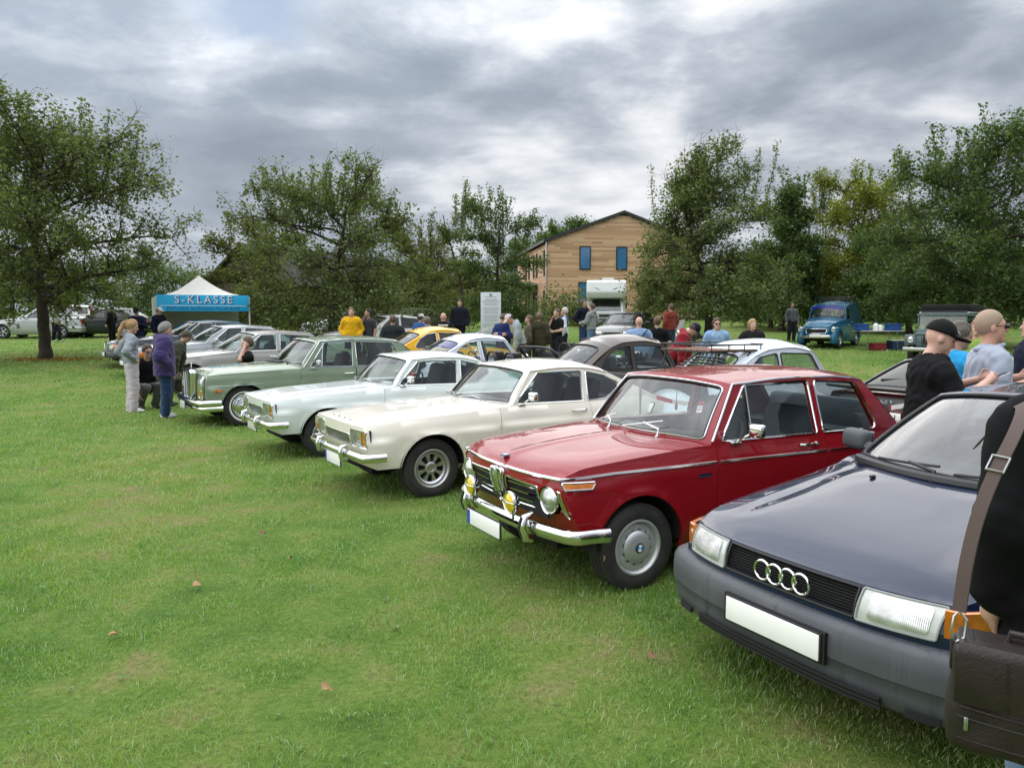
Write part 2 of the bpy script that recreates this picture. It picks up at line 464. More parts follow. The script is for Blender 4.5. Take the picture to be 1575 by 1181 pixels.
def glass(name, tint=(.80, .86, .84), refl=1.0):
    if name in MAT: return MAT[name]
    m, T = mat(name)
    tr = T.add('ShaderNodeBsdfTransparent', Color=tuple(tint)+(1,)); gl = T.add('ShaderNodeBsdfGlossy', Roughness=.02)
    geo = T.add('ShaderNodeNewGeometry'); ior = T.math('MULTIPLY_ADD', geo.outputs['Backfacing'], 1/1.55-1.55, 1.55); fr = T.add('ShaderNodeFresnel', IOR=ior); tc = T.add('ShaderNodeTexCoord').outputs['Object']
    dust = T.noise(tc, 5.0, 6, .7)
    f = T.math('ADD', T.math('MULTIPLY', fr.outputs[0], 1.25*refl), T.math('MULTIPLY', dust, .06), clamp=True)
    mx = T.add('ShaderNodeMixShader', i0=f, i1=tr.outputs[0], i2=gl.outputs[0]); T.l.new(mx.outputs[0], T.out.inputs[0])
    MAT[name] = m; return m
def lens(name, col, ribs=120.0, rough=.12, metal=.25):
    """moulded lamp glass: coloured body, vertical flutes, clear top coat"""
    if name in MAT: return MAT[name]
    m, T = mat(name); b = T.add('ShaderNodeBsdfPrincipled'); tc = T.add('ShaderNodeTexCoord').outputs['Object']
    w = T.add('ShaderNodeTexWave', Scale=ribs/20, Distortion=.6, _bands_direction='Y'); T.l.new(tc, w.inputs['Vector'])
    n = T.noise(tc, 14.0, 3, .5)
    c = T.mix(T.ramp(n, [(.35, 0.0), (.7, 1.0)]), tuple(col), tuple(v*.45 for v in col))
    T.set(b, 'Base__Color', c); T.set(b, 'Roughness', rough); T.set(b, 'Metallic', metal); T.set(b, 'Coat__Weight', 1.0); T.set(b, 'Coat__Roughness', .02)
    bp = T.add('ShaderNodeBump', Strength=.35, Distance=.003, Height=w.outputs['Fac']); T.set(b, 'Normal', bp.outputs[0])
    T.l.new(b.outputs[0], T.out.inputs[0]); MAT[name] = m; return m
def cloth(name, col, rough=.9, scale=220.0, var=.25):
    if name in MAT: return MAT[name]
    m, T = mat(name); b = T.add('ShaderNodeBsdfPrincipled'); tc = T.add('ShaderNodeTexCoord').outputs['Object']
    n = T.noise(tc, 6.0, 5, .6); f = T.noise(tc, scale, 2, .5)
    c = T.mix(T.ramp(n, [(.3, 0.0), (.75, 1.0)]), tuple(col), tuple(v*(1-var) for v in col))
    T.set(b, 'Base__Color', c); T.set(b, 'Roughness', rough); T.set(b, 'Specular__IOR__Level', .2); T.set(b, 'Sheen__Weight', .15 if max(col) > .05 else .0)
    bp = T.add('ShaderNodeBump', Strength=.25, Distance=.006, Height=T.math('ADD', n, T.math('MULTIPLY', f, .3))); T.set(b, 'Normal', bp.outputs[0])
    T.l.new(b.outputs[0], T.out.inputs[0]); MAT[name] = m; return m
CHROME = pbr('chrome', (.78, .79, .80), .09, 1.0, rvar=.05, nscale=5)
STEEL = pbr('steel', (.50, .51, .53), .32, 1.0, rvar=.08)
ALU = pbr('alloy', (.55, .56, .58), .35, .9, rvar=.1)
RUBBER = pbr('rubber', (.016, .016, .018), .78, bump=.3, bscale=90, noise=.3, col2=(.035, .033, .03))
BLACKP = pbr('black_plastic', (.012, .012, .014), .45)
DARK = pbr('dark_inside', (.010, .010, .011), .9)
GREYP = pbr('grey_plastic', (.085, .095, .108), .55, noise=.3, nscale=3, bump=.08, bscale=300)
WHITEP = pbr('white_plate', (.88, .88, .86), .35, noise=.03)
SKIN = pbr('skin', (.56, .33, .25), .55, noise=.16, nscale=9, sub=.05)
SKIN2 = pbr('skin_tanned', (.44, .25, .18), .55, noise=.18, nscale=9, sub=.05)
GLASS = glass('car_glass'); GLASSG = glass('green_glass', (.62, .76, .70)); GLASSD = glass('dark_glass', (.35, .40, .42))
CLEAR = lens('clear_lens', (.80, .83, .83), 900, .16, .8); AMBER = lens('amber_lens', (.80, .22, .015)); YELLOW = lens('yellow_lens', (.85, .62, .01)); REDL = lens('red_lens', (.45, .012, .012))
# ------------------------------------------------------------ cars: panels trimmed from analytic body surfaces
# car frame: x forward (0 = front axle), y left, z up (0 = ground)
WHEELS = {}
def wheel_parts(kind, rt, wt, rr):
    """meshes for one wheel whose outer face looks to +y; rt tyre radius, wt width, rr rim radius"""
    key = (kind, rt, wt, rr)
    if key in WHEELS: return WHEELS[key]
    h = wt/2; t = MB()
    prof = [(rr-.012, -h*.75), (rr+.012, -h*.95), (rr+(rt-rr)*.5, -h*1.06), (rt-.025, -h*.96), (rt-.008, -h*.84)]
    for k in range(5):                                    # tread ribs
        c = -h*.72+k*h*.36; prof += [(rt, c-h*.12), (rt, c+h*.12), (rt-.006, c+h*.14), (rt-.006, c+h*.22)]
    prof = prof[:-2]+[(rt-.008, h*.84), (rt-.025, h*.96), (rr+(rt-rr)*.5, h*1.06), (rr+.012, h*.95), (rr-.012, h*.75)]
    t.lathe(prof, 48, axis='y'); tyre = t.mesh('tyre', RUBBER, 50)
    extra = []
    if kind == 'whitewall':
        w = MB(); w.lathe([(rr+.030, h*1.005), (rr+.034, h*1.05), (rr+.052, h*1.068), (rr+.058, h*1.06)], 48, axis='y'); extra.append(('whitewall_band', w.mesh('whitewall_band', pbr('whitewall', (.72, .72, .70), .6), 60)))
    rm = MB()
    lipm = {'bmw': pbr('silver_wheel', (.52, .53, .54), .38, .55, rvar=.06), 'minilite': ALU, 'whitewall': CHROME, 'beetle': CHROME}.get(kind, ALU)
    rm.lathe([(rr+.006, h*.70), (rr+.008, h*.97), (rr-.004, h*1.0), (rr-.012, h*.93), (rr-.022, h*.62), (rr-.03, h*.25), (rr-.03, -h*.6)], 48, axis='y')
    if kind == 'bmw':
        rm.lathe([(rr-.022, h*.72), (rr-.04, h*.80), (rr-.06, h*.74)], 48, axis='y')
        n = 12
        for k in range(n):                               # slotted outer ring: bridges between slots
            a = 2*math.pi*k/n
            rm.add(*arc_slab(rr-.075, rr-.045, a, 2*math.pi/n*.52, h*.60, h*.80))
        rm.lathe([(rr-.068, h*.55), (rr-.070, h*.82), (rr-.082, h*.98), (rr-.11, h*1.06), (.03, h*1.12), (0.0, h*1.12)], 48, axis='y')
    elif kind == 'minilite':
        rm.lathe([(rr-.022, h*.62), (rr-.035, h*.74), (rr-.05, h*.62), (rr-.05, h*.3)], 40, axis='y')
        for k in range(8):
            a = 2*math.pi*k/8+.2; ca, sa = math.cos(a), math.sin(a)
            ex = Vector((ca, 0, -sa)); ey = Vector((sa, 0, ca))
            poly = [(.035, -.016), (.075, -.011), (rr-.07, -.020), (rr-.042, -.030), (rr-.042, .030), (rr-.07, .020), (.075, .011), (.035, .016)]
            rm.prism(poly, Vector((0, h*.30, 0)), ex, ey, Vector((0, h*.32, 0)))
        rm.lathe([(.062, h*.1), (.062, h*.66), (.05, h*.74), (.034, h*.74), (.030, h*.6), (0, h*.58)], 24, axis='y')
        for k in range(4):
            a = 2*math.pi*k/4+.6; rm.lathe([(.010, h*.7), (.010, h*.86), (0, h*.88)], 8, c=(.048*math.cos(a), 0, .048*math.sin(a)), axis='y')
    elif kind in ('whitewall', 'beetle'):
        rm.lathe([(rr-.022, h*.66), (rr-.05, h*.52), (rr-.065, h*.56), (rr-.07, h*.85), (rr-.10, h*.98), (.05, h*1.06), (.045, h*1.12), (0, h*1.15)], 48, axis='y')
    elif kind == 'gullideckel':                           # flat disc alloy with 15 drillings
        rm.lathe([(rr-.022, h*.72), (rr-.04, h*.92), (.07, h*1.0), (.06, h*.9), (0, h*.9)], 48, axis='y')
        for k in range(15):
            a = 2*math.pi*k/15; rm.lathe([(.016, h*.96), (.012, h*.985), (0, h*.98)], 10, c=((rr-.065)*math.cos(a), 0, (rr-.065)*math.sin(a)), axis='y')
    else:                                                # five or seven spokes
        n = 7 if kind == 'spoke7' else 5
        for k in range(n):
            a = 2*math.pi*k/n; ca, sa = math.cos(a), math.sin(a); ex = Vector((ca, 0, -sa)); ey = Vector((sa, 0, ca))
            rm.prism([(.03, -.03), (.09, -.026), (rr-.02, -.038), (rr-.02, .038), (.09, .026), (.03, .03)], Vector((0, h*.45, 0)), ex, ey, Vector((0, h*.3, 0)))
        rm.lathe([(.06, h*.2), (.06, h*.78), (.045, h*.86), (0, h*.86)], 24, axis='y')
    rim = rm.mesh('rim', lipm, 35)
    hb = MB(); hb.lathe([(rr-.02, h*.1), (0, h*.1)], 32, axis='y'); hb.lathe([(.11, h*.1), (.11, h*.28), (0, h*.28)], 24, axis='y')
    hub = hb.mesh('wheel', DARK, 40)
    WHEELS[key] = (hub, tyre, rim, extra); return WHEELS[key]
def arc_slab(r0, r1, a, da, y0, y1, n=3):
    V = []; F = []
    for i in range(n+1):
        q = a-da/2+da*i/n
        for (r, y) in ((r0, y0), (r1, y0), (r1, y1), (r0, y1)): V.append((r*math.cos(q), y, -r*math.sin(q)))
    for i in range(n):
        for k in range(4): F.append((i*4+k, i*4+(k+1) % 4, (i+1)*4+(k+1) % 4, (i+1)*4+k))
    F += [(3, 2, 1, 0), tuple(n*4+k for k in range(4))]
    return V, F

class Car:
    def __init__(s, name, label, loc, yaw, body, group=None, cat='car', step=.06, **k):
        """yaw: direction (radians, world) in which the nose points"""
        s.root = thing(name, label, cat, loc, yaw, group); s.body = body; s.step = step
        D = dict(xr=-2.5, rt=.30, wt=.165, rr=.18, wk='five', track=.70, arch=.345, sill=.22, zv=.30, zvr=.30,
                 plan=[(.75, .70), (.2, .79), (-1.5, .80), (-3.3, .70)], sec=[(0, .05), (.15, .015), (.45, 0), (.8, .012), (1, .05)],
                 sh=[(.6, .75), (-.6, .88), (-3.3, .85)], deck=[(.7, .77), (-.5, .92), (-2.6, .92), (-3.4, .86)], hp=4.0,
                 nose=[(.3, .60), (.5, .70), (.75, .68)], nc=.06, nq=3.0, zn=.75, tail=[(.3, -3.3), (.6, -3.4), (.85, -3.35)], tc=.08, zt=.85,
                 xb=-.62, xt=-.92, xrt=-2.3, xrb=-2.7, bowb=.16, bowt=.10, bowr=.06, bowrb=.12, zs=[(-.9, 1.30), (-1.5, 1.34), (-2.4, 1.29)], crown=.07,
                 tum=.28, gin=.012, doors=[(-.62, -.60, -1.74, -1.72)], wins=[], ws_in=(.07, .09), rw_in=(.09, .12), flare=.012,
                 trim=CHROME, glass=GLASS, seats=(.02, .02, .024), front=True, rear=True, interior=True, trim_r=.007, frame=None, roofmat=None, hfun=None, wyfun=None, bul=.02, headrest=False, ginx=None, fastback=False, wheels=True, rearglass=True, wsglass=True, hr=.05)
        D.update(k); s.__dict__.update(D)
        s.P = pchip(s.plan); s.SH0 = pchip(s.sh); s.DK = pchip(s.deck); s.SE = pchip(s.sec); s.NX = pchip(s.nose); s.TX = pchip(s.tail); s.ZS = pchip(s.zs)
        s.GX = pchip(s.ginx) if s.ginx else (lambda x: np.zeros(np.shape(x)))
        s.frame = s.frame or body; s.roofmat = s.roofmat or body
        s.shell(); s.greenhouse()
        if s.interior: s.cabin()
        if s.wheels: s.put_wheels()
    # ---- analytic surfaces
    def Wy(s, x, z):
        x = np.asarray(x, float); z = np.asarray(z, float); sh = s.SH(x); t = np.clip((z-s.sill)/np.maximum(sh-s.sill, .05), -.2, 1.2)
        y = s.P(x)-s.SE(np.clip(t, 0, 1))
        if s.flare:
            for xa in (0.0, s.xr):
                r = np.hypot(x-xa, z-s.rt); y = y+s.flare*np.exp(-((r-s.arch)/.035)**2)
        if s.wyfun: y = y+s.wyfun(x, z)
        return y
    def SH(s, x):
        x = np.asarray(x, float); z = s.SH0(x)
        z = s.zn+(z-s.zn)*(1-np.exp(-np.maximum(float(s.NX(s.zn))-s.nc-x, 0)/s.hr))
        return s.zt+(z-s.zt)*(1-np.exp(-np.maximum(x-float(s.TX(s.zt))-s.tc, 0)/s.hr))
    def side(s, sg=1): return lambda x, z: np.stack([x, sg*s.Wy(x, z), z], -1)
    def Hz(s, x, y):
        ye = s.Wy(x, s.SH(x)); q = np.clip(np.abs(y)/np.maximum(ye, .05), 0, 1.02)
        z = s.SH(x)+(s.DK(x)-s.SH(x))*(1-q**s.hp)
        if s.hfun: z = z+s.hfun(x, y)
        xm = s.xb-.5
        if not hasattr(s, '_ync'): s._ync = float(s.Yf(s.zn)); s._ytc = float(s.Yr(s.zt))
        df = np.maximum(float(s.NX(s.zn))-s.nc*np.clip(np.abs(y)/s._ync, 0, 1)**s.nq-x, 0); dr = np.maximum(x-float(s.TX(s.zt))-s.tc*np.clip(np.abs(y)/s._ytc, 0, 1)**s.nq, 0)
        return np.where(x > xm, s.zn+(z-s.zn)*(1-np.exp(-df/s.hr)), s.zt+(z-s.zt)*(1-np.exp(-dr/s.hr)))
    def top(s): return lambda x, y: np.stack([x, y, s.Hz(x, y)], -1)
    def xe(s, z): return s.NX(z)-s.nc
    def Yf(s, z): return s.Wy(s.xe(z), z)
    def Fx(s, y, z): return s.NX(z)-s.nc*np.clip(np.abs(y)/s.Yf(z), 0, 1.05)**s.nq
    def nosef(s): return lambda y, z: np.stack([s.Fx(y, z), y, z], -1)
    def te(s, z): return s.TX(z)+s.tc
    def Yr(s, z): return s.Wy(s.te(z), z)
    def Rx(s, y, z): return s.TX(z)+s.tc*np.clip(np.abs(y)/s.Yr(z), 0, 1.05)**s.nq
    def tailf(s): return lambda y, z: np.stack([s.Rx(y, z), y, z], -1)
    def G(s, x, z):
        sh = s.SH(x); return s.Wy(x, sh)-s.gin-s.tum*np.maximum(z-sh, 0)-s.GX(x)*np.clip((z-sh)/.3, 0, 1)
    def gside(s, sg=1, off=0.0): return lambda x, z: np.stack([x, sg*(s.G(x, z)-off), z], -1)
    def crn(s, x): return s.crown if not callable(s.crown) else s.crown(x)
    def roofp(s, u, v):
        xT = s.xt+s.bowt*(1-u*u); xR = s.xrt-s.bowr*(1-u*u); x = xT+(xR-xT)*v
        xc = np.clip(x, s.xrt, s.xt); zz = s.ZS(xc); y = u*s.G(xc, zz)
        z = zz+s.crn(xc)*(1-np.abs(u)**2.4)-.12*np.clip(x-s.xt, 0, 1)**1.0*.6-.10*np.clip(s.xrt-x, 0, 1)
        return np.stack([x, y, z], -1)
    def wsf(s, u, v):
        zb = float(s.SH(s.xb)); xB = s.xb+s.bowb*(1-u*u); yB = u*float(s.G(s.xb, zb)); zB = np.maximum(zb, zb+(float(s.DK(s.xb+s.bowb*.7))-zb)*(1-np.abs(u)**s.hp))+0*u
        B = np.stack([xB, yB, zB], -1); T = s.roofp(u, np.zeros_like(u)); p = B+(T-B)*v[..., None]
        p[..., 0] += s.bul*4*v*(1-v); return p
    def rwf(s, u, v):
        zb = float(s.SH(s.xrb)); xB = s.xrb-s.bowrb*(1-u*u); yB = u*float(s.G(s.xrb, zb)); zB = zb+(float(s.DK(s.xrb-s.bowrb*.7))-zb)*(1-np.abs(u)**s.hp)
        B = np.stack([xB, yB, zB+0*u], -1); T = s.roofp(u, np.ones_like(u)); p = B+(T-B)*v[..., None]
        p[..., 0] -= s.bul*4*v*(1-v); return p
    # ---- outer shell
    def arc(s, xc, x0, zb, n=18):
        """arch outline from front bottom over the top to the rear bottom"""
        a0 = math.asin(max(-1, min(1, (zb-s.rt)/s.arch)))
        return [(xc+s.arch*math.cos(a), s.rt+s.arch*math.sin(a)) for a in np.linspace(a0, math.pi-a0, n)]
    def shell(s):
        g = .0028; r = s.root; st = s.step
        zz = lambda a, b, n: list(np.linspace(a, b, n))
        d0 = s.doors[0]; d1 = s.doors[-1]
        fe = [(float(s.xe(z)), z) for z in zz(s.zv, s.zn, 9)]
        topf = [(x, float(s.SH(x))) for x in np.linspace(fe[-1][0]-.02, d0[0]+g, 14)]
        arcf = s.arc(0.0, 0, s.sill); arcf[0] = (arcf[0][0], max(s.sill, arcf[0][1]))
        a_f = [p for p in s.arc(0, 0, s.zv)][:9]; a_r = [p for p in s.arc(0, 0, s.sill)][9:]
        fend = fe+topf+[(d0[1]+g, s.sill)]+(a_f+a_r)[::-1]
        q_top = [(x, float(s.SH(x))) for x in np.linspace(d1[2]-g, float(s.te(s.zt))+.02, 14)]
        te = [(float(s.te(z)), z) for z in zz(s.zt, s.zvr, 9)]
        b_f = [p for p in s.arc(s.xr, 0, s.sill)][:9]; b_r = [p for p in s.arc(s.xr, 0, s.zvr)][9:]
        quart = [(d1[3]-g, s.sill)]+q_top+te+(b_f+b_r)[::-1]
        for sg in (1, -1):
            o = (0, sg, 0)
            panel('fender', fend, s.side(sg), s.body, r, step=st, out=o, flange=.02)
            panel('rear_quarter', quart, s.side(sg), s.body, r, step=st, out=o, flange=.02)
            for i, d in enumerate(s.doors):
                tp = [(x, float(s.SH(x))) for x in np.linspace(d[0]-g, d[2]+g, 10)]
                s_d = panel('door', [(d[1]-g, s.sill+.02)]+tp+[(d[3]+g, s.sill+.02)], s.side(sg), s.body, r, step=st, out=o, flange=.02)
                if sg == 1: s.door = getattr(s, 'door', [])+[s_d]
                else: s.doorR = getattr(s, 'doorR', [])+[s_d]
        for sg in (1, -1):                                # sills under the doors
            sl = MB()
            xs = np.linspace(-s.arch-.02, s.xr+s.arch+.02, 8)
            for i in range(7):
                xa, xb2 = xs[i], xs[i+1]; ya = float(s.Wy(xa, s.sill+.02))-.012; yb = float(s.Wy(xb2, s.sill+.02))-.012
                sl.add([(xa, sg*ya, s.sill+.05), (xb2, sg*yb, s.sill+.05), (xb2, sg*(yb-.05), s.sill-.05), (xa, sg*(ya-.05), s.sill-.05)], [(0, 1, 2, 3)])
            sl.build('sill', s.body, r)
        # bonnet
        zn = s.zn; yf = float(s.Yf(zn)); ys = np.linspace(-yf, yf, 17)
        fr = [(float(s.Fx(y, zn))-.001, float(y)) for y in ys]
        yb = float(s.Wy(s.xb, s.SH(s.xb))); cow = lambda y: s.xb+.012+s.bowb*max(0, 1-(y/yb)**2)
        xs = np.linspace(fr[-1][0]-.04, s.xb+.02, 12)
        rt = [(float(x), float(s.Wy(x, s.SH(x)))-.001) for x in xs]
        hood = fr+rt+[(cow(y), float(y)) for y in np.linspace(yb*.97, -yb*.97, 15)]+[(x, -y) for x, y in rt[::-1]]
        s.bonnet = panel('bonnet', hood, s.top(), s.body, r, step=st, out=(0, 0, 1), flange=.015)
        # boot
        if s.rear:
            zt = s.zt; yr = float(s.Yr(zt)); ys = np.linspace(yr, -yr, 17)
            fr = [(float(s.Rx(y, zt))+.001, float(y)) for y in ys]
            yb = float(s.Wy(s.xrb, s.SH(s.xrb))); cow = lambda y: s.xrb-.012-s.bowrb*max(0, 1-(y/yb)**2)
            xs = np.linspace(fr[-1][0]+.04, s.xrb-.02, 10)
            if xs[-1] > xs[0]+.02:
                lt = [(float(x), -(float(s.Wy(x, s.SH(x)))-.001)) for x in xs]
                boot = fr+lt+[(cow(y), float(y)) for y in np.linspace(-yb*.97, yb*.97, 13)]+[(x, -y) for x, y in lt[::-1]]
                s.boot = panel('boot_lid', boot, s.top(), s.body, r, step=st, out=(0, 0, 1), flange=.015)
            zb = s.zvr; L = [(float(s.Yr(z)), z) for z in zz(zb, zt, 9)]
            s.rearp = panel('rear_panel', L+[(-y, z) for y, z in L[::-1]], s.tailf(), s.body, r, step=st, out=(-1, 0, 0), holes=getattr(s, 'rholes', ()), flange=.02)
        if s.front:
            L = [(float(s.Yf(z)), z) for z in zz(s.zv, zn, 9)]
            s.nosep = panel('front_panel', L+[(-y, z) for y, z in L[::-1]], s.nosef(), s.body, r, step=min(st, .05), out=(1, 0, 0), holes=getattr(s, 'nholes', ()), flange=.02)
        # underbody: floor, wheel housings, bulkheads
        u = MB(); xf = float(s.NX(s.zv))-.12; xt = float(s.TX(s.zvr))+.12; w = s.track-.12
        u.box(((xf+xt)/2, 0, s.sill+.02), (xf-xt, w*1.35, .06))
        u.box((s.xb+.25, 0, .52), (.05, w*1.9, .55)); u.box((s.xrb+.1, 0, .5), (.05, w*1.8, .5))
        for xc in (0.0, s.xr):
            for sg in (1, -1):
                n = 14; y0 = sg*(float(s.Wy(xc, s.rt+s.arch))-.015); y1 = sg*(s.track-.28); b = len(u.V)
                for i in range(n+1):
                    a = math.pi*(.0+1.0*i/n); rr = s.arch+.015
                    for y in (y0, y1): u.V.append((xc+rr*math.cos(a), y, s.rt+rr*math.sin(a)))
                for i in range(n): u.F.append((b+2*i, b+2*i+1, b+2*i+3, b+2*i+2))
                u.add([(xc+(s.arch+.015)*math.cos(a), y1, s.rt+(s.arch+.015)*math.sin(a)) for a in np.linspace(0, math.pi, 14)], [tuple(range(14))])
        # inner blocks so that shut lines stay dark
        u.box(((xf+.0+s.xb+.3)/2-.05, 0, .48), (max(.2, xf-.05-s.xb-.35), .70, .30))
        u.box(((xt+s.xrb)/2, 0, .5), (max(.1, s.xrb-xt-.1), .9, .3))
        u.build('underbody', DARK, r, 0)
    # ---- roof, pillars, glass
    def greenhouse(s):
        r = s.root; st = s.step; xs = np.linspace(s.xt, s.xrt, 10)
        zb = float(s.SH(s.xb)); zr = float(s.SH(s.xrb))
        tp = [(float(x), float(s.ZS(x))) for x in xs]
        cp = getattr(s, 'cpil', [])                       # optional rear pillar line
        belt = [(float(x), float(s.SH(x))-.004) for x in np.linspace(s.xrb, s.xb, 16)]
        outl = [(s.xb, zb)]+tp+list(cp)+belt
        for sg in (1, -1):
            o = (0, sg, .2)
            panel('side_frame', outl, s.gside(sg), s.frame, r, step=st, holes=s.wins, out=o, flange=.03)
            for w in s.wins:
                g = panel('side_window', inset_poly(w, -.004), s.gside(sg, .012), s.glass, r, step=.12, out=o, flange=0)
                if s.trim is not None:
                    t = MB(); W = dens(inset_poly(w, -.003), .08); A = np.array(W); P = s.gside(sg, -.004)(A[:, 0], A[:, 1]); t.tube(P, s.trim_r, 6, closed=True); t.build('window_trim', s.trim, g)
        e = 1.0
        sq = [(-1, 0), (1, 0), (1, 1), (-1, 1)]
        a, b = s.ws_in; hole = rpoly([(-1+a, b*.6), (1-a, b*.6), (1-a*.9, 1-b), (-1+a*.9, 1-b)], .07)
        wf = lambda u, v: s.wsf(u, v)
        panel('windscreen_frame', sq, wf, s.frame, r, holes=[hole], step=.12, out=(1, 0, .5), flange=.03)
        if s.wsglass:
            g = panel('windscreen', inset_poly(hole, -.01), wf, s.glass, r, step=.12, out=(1, 0, .5), flange=0, lift=-.008)
            t = MB(); W = dens(hole, .06); A = np.array(W); t.tube(wf(A[:, 0], A[:, 1]), .011, 6, closed=True); t.build('seal', BLACKP if s.trim is not None else s.trim or BLACKP, g)
            if s.trim is CHROME:
                t = MB(); W = dens(inset_poly(hole, -.014), .06); A = np.array(W); P = wf(A[:, 0], A[:, 1]); P[:, 0] += .004; P[:, 2] += .004; t.tube(P, .0055, 6, closed=True); t.build('trim', CHROME, g)
        rs = MB()
        panel('roof', [(-1, 0), (1, 0), (1, 1), (-1, 1)], s.roofp_uv(), s.roofmat, r, step=.1, out=(0, 0, 1), flange=.02)
        if s.rearglass:
            a, b = s.rw_in; hole = rpoly([(-1+a, b), (1-a, b), (1-a, 1-b), (-1+a, 1-b)], getattr(s, 'rw_r', .1))
            rf = lambda u, v: s.rwf(u, v)
            panel('rear_window_frame', sq, rf, s.frame, r, holes=[hole], step=.12, out=(-1, 0, .5), flange=.03)
            g = panel('rear_window', inset_poly(hole, -.01), rf, s.glass, r, step=.12, out=(-1, 0, .5), flange=0, lift=-.008)
            t = MB(); W = dens(hole, .06); A = np.array(W); t.tube(rf(A[:, 0], A[:, 1]), .010, 6, closed=True); t.build('seal', BLACKP, g)
        # rain gutters
        if getattr(s, 'gutter', True):
            for sg in (1, -1):
                t = MB(); pl = [(s.xb+(s.xt-s.xb)*q, zb+(float(s.ZS(s.xt))-zb)*q) for q in np.linspace(.05, .96, 8)]+tp+list(cp)
                A = np.array(pl); P = s.gside(sg, -.006)(A[:, 0], A[:, 1]); t.tube(P, .008, 6); t.build('rain_gutter', s.trim if getattr(s, 'gchrome', False) else s.body, r)
    def roofp_uv(s): return lambda u, v: s.roofp(u, v)
    def cabin(s):
        r = s.root; c = pbr('upholstery_%d_%d_%d' % tuple(int(v*1000) for v in s.seats), s.seats, .75, bump=.2, bscale=40, noise=.3)
        zb = float(s.SH(s.xb)); y0 = float(s.G(-1.4, zb)); fl = s.sill+.08
        inn = MB(); inn.box((s.xb-.9, 0, fl), (2.2, 2*y0-.06, .04))
        for sg in (1, -1):                                # door linings
            xs = np.linspace(s.xb+.05, s.xrb+.25, 8)
            P = [(float(x), sg*(float(s.Wy(x, s.SH(x)))-.055), float(s.SH(x))-.015) for x in xs]
            b = len(inn.V); inn.V += P+[(x, y, fl) for x, y, z in P]; inn.F += [(b+i, b+i+1, b+9+i, b+8+i) for i in range(7)]
        # parcel shelf
        zr = float(s.SH(s.xrb)); yr = float(s.G(s.xrb, zr)); inn.add([(s.xrb-.02, -yr, zr-.02), (s.xrb-.02, yr, zr-.02), (s.xrb+.42, y0-.05, zr-.03), (s.xrb+.42, -y0+.05, zr-.03)], [(0, 1, 2, 3)])
        inn.build('cabin_lining', c, r, 0)
        d = MB(); d.rbox((s.xb-.06, 0, zb-.09), (.50, 2*y0-.12, .20), .05); d.rbox((s.xb-.30, y0*.48, zb-.04), (.16, .34, .10), .03); d.build('dashboard', BLACKP, r)
        w = MB(); a = np.linspace(0, 2*math.pi, 25)[:-1]; cx, cy, cz = s.xb-.46, y0*.48, zb-.02; ti = R(28)
        w.tube([(cx+.19*math.cos(q)*math.sin(ti)*-1, cy+.19*math.sin(q), cz+.19*math.cos(q)*math.cos(ti)) for q in a], .012, 6, closed=True)
        w.tube([(cx, cy-.18, cz), (cx, cy+.18, cz)], .012, 6); w.tube([(cx, cy, cz), (cx+.25, cy, cz-.12)], .025, 8); w.build('steering_wheel', BLACKP, r)
        def seat(y, wd, x, nm):
            m = MB(); m.rbox((x, y, fl+.20), (.50, wd, .20), .06); m.rbox((x-.30, y, fl+.47), (.16, wd, .60), .06, rot=(0, R(-16), 0))
            if s.headrest and nm == 'front_seat': m.rbox((x-.40, y, zb+.13), (.10, .26, .18), .04, rot=(0, R(-10), 0))
            m.build(nm, c, r)
        seat(y0*.5, .50, s.xb-.85, 'front_seat'); seat(-y0*.5, .50, s.xb-.85, 'front_seat'); seat(0, 2*y0-.22, s.xb-1.68, 'rear_seat')
    def put_wheels(s):
        hub, tyre, rim, extra = wheel_parts(s.wk, s.rt, s.wt, s.rr)
        for xc in (0.0, s.xr):
            for sg in (1, -1):
                o = new_obj('wheel', hub, s.root); o.location = (xc, sg*s.track, s.rt-.008); o.rotation_euler = (0, RNG.uniform(0, 6), 0 if sg == 1 else math.pi)
                new_obj('tyre', tyre, o); new_obj('rim', rim, o)
                for n, m in extra: new_obj(n, m, o)
                s.lastwheel = o
                if xc == 0.0 and sg == 1: s.wheel_fl = o
    # ---- fittings
    def bumper(s, z, h, mat, off=.05, ret=.35, thick=.05, rear=False, prof=None, name='bumper', lim=1.0, zc=None):
        """wrap-round bumper; prof: list of (out, dz)"""
        prof = prof or [(0, -h/2), (thick*.6, -h/2), (thick, -h*.15), (thick, h*.2), (thick*.55, h/2), (0, h/2)]
        f = (s.Rx if rear else s.Fx); Y = float((s.Yr if rear else s.Yf)(z))*lim; sgn = -1 if rear else 1
        ys = np.linspace(-Y, Y, 21); path = [(float(f(y, z))+sgn*off, float(y)) for y in ys]
        e = path[-1][0]; side = []
        for q in np.linspace(.04, ret, 7):
            x = e-sgn*q; side.append((x, float(s.Wy(x, z))+off*.55))
        path = [(x, -y) for x, y in side[::-1]]+path+side
        path = smooth_path(path, 2)
        if not rear: path = path[::-1]
        m = MB(); m.sweep(path, [(o, z+dz) for o, dz in prof]); return m.build(name, mat, s.root, 50)
    def strip(s, pts, r, mat, name='trim_strip', sg=(1, -1), off=.002, flat=None):
        """tube lying on the body side along (x,z) points"""
        A = np.array(dens(pts+pts[::-1], .06)[:0] or refine(pts, .06))
        for g in sg:
            P = s.side(g)(A[:, 0], A[:, 1]); P[:, 1] += g*off; m = MB(); m.tube(P, r, 6); m.build(name, mat, s.root)
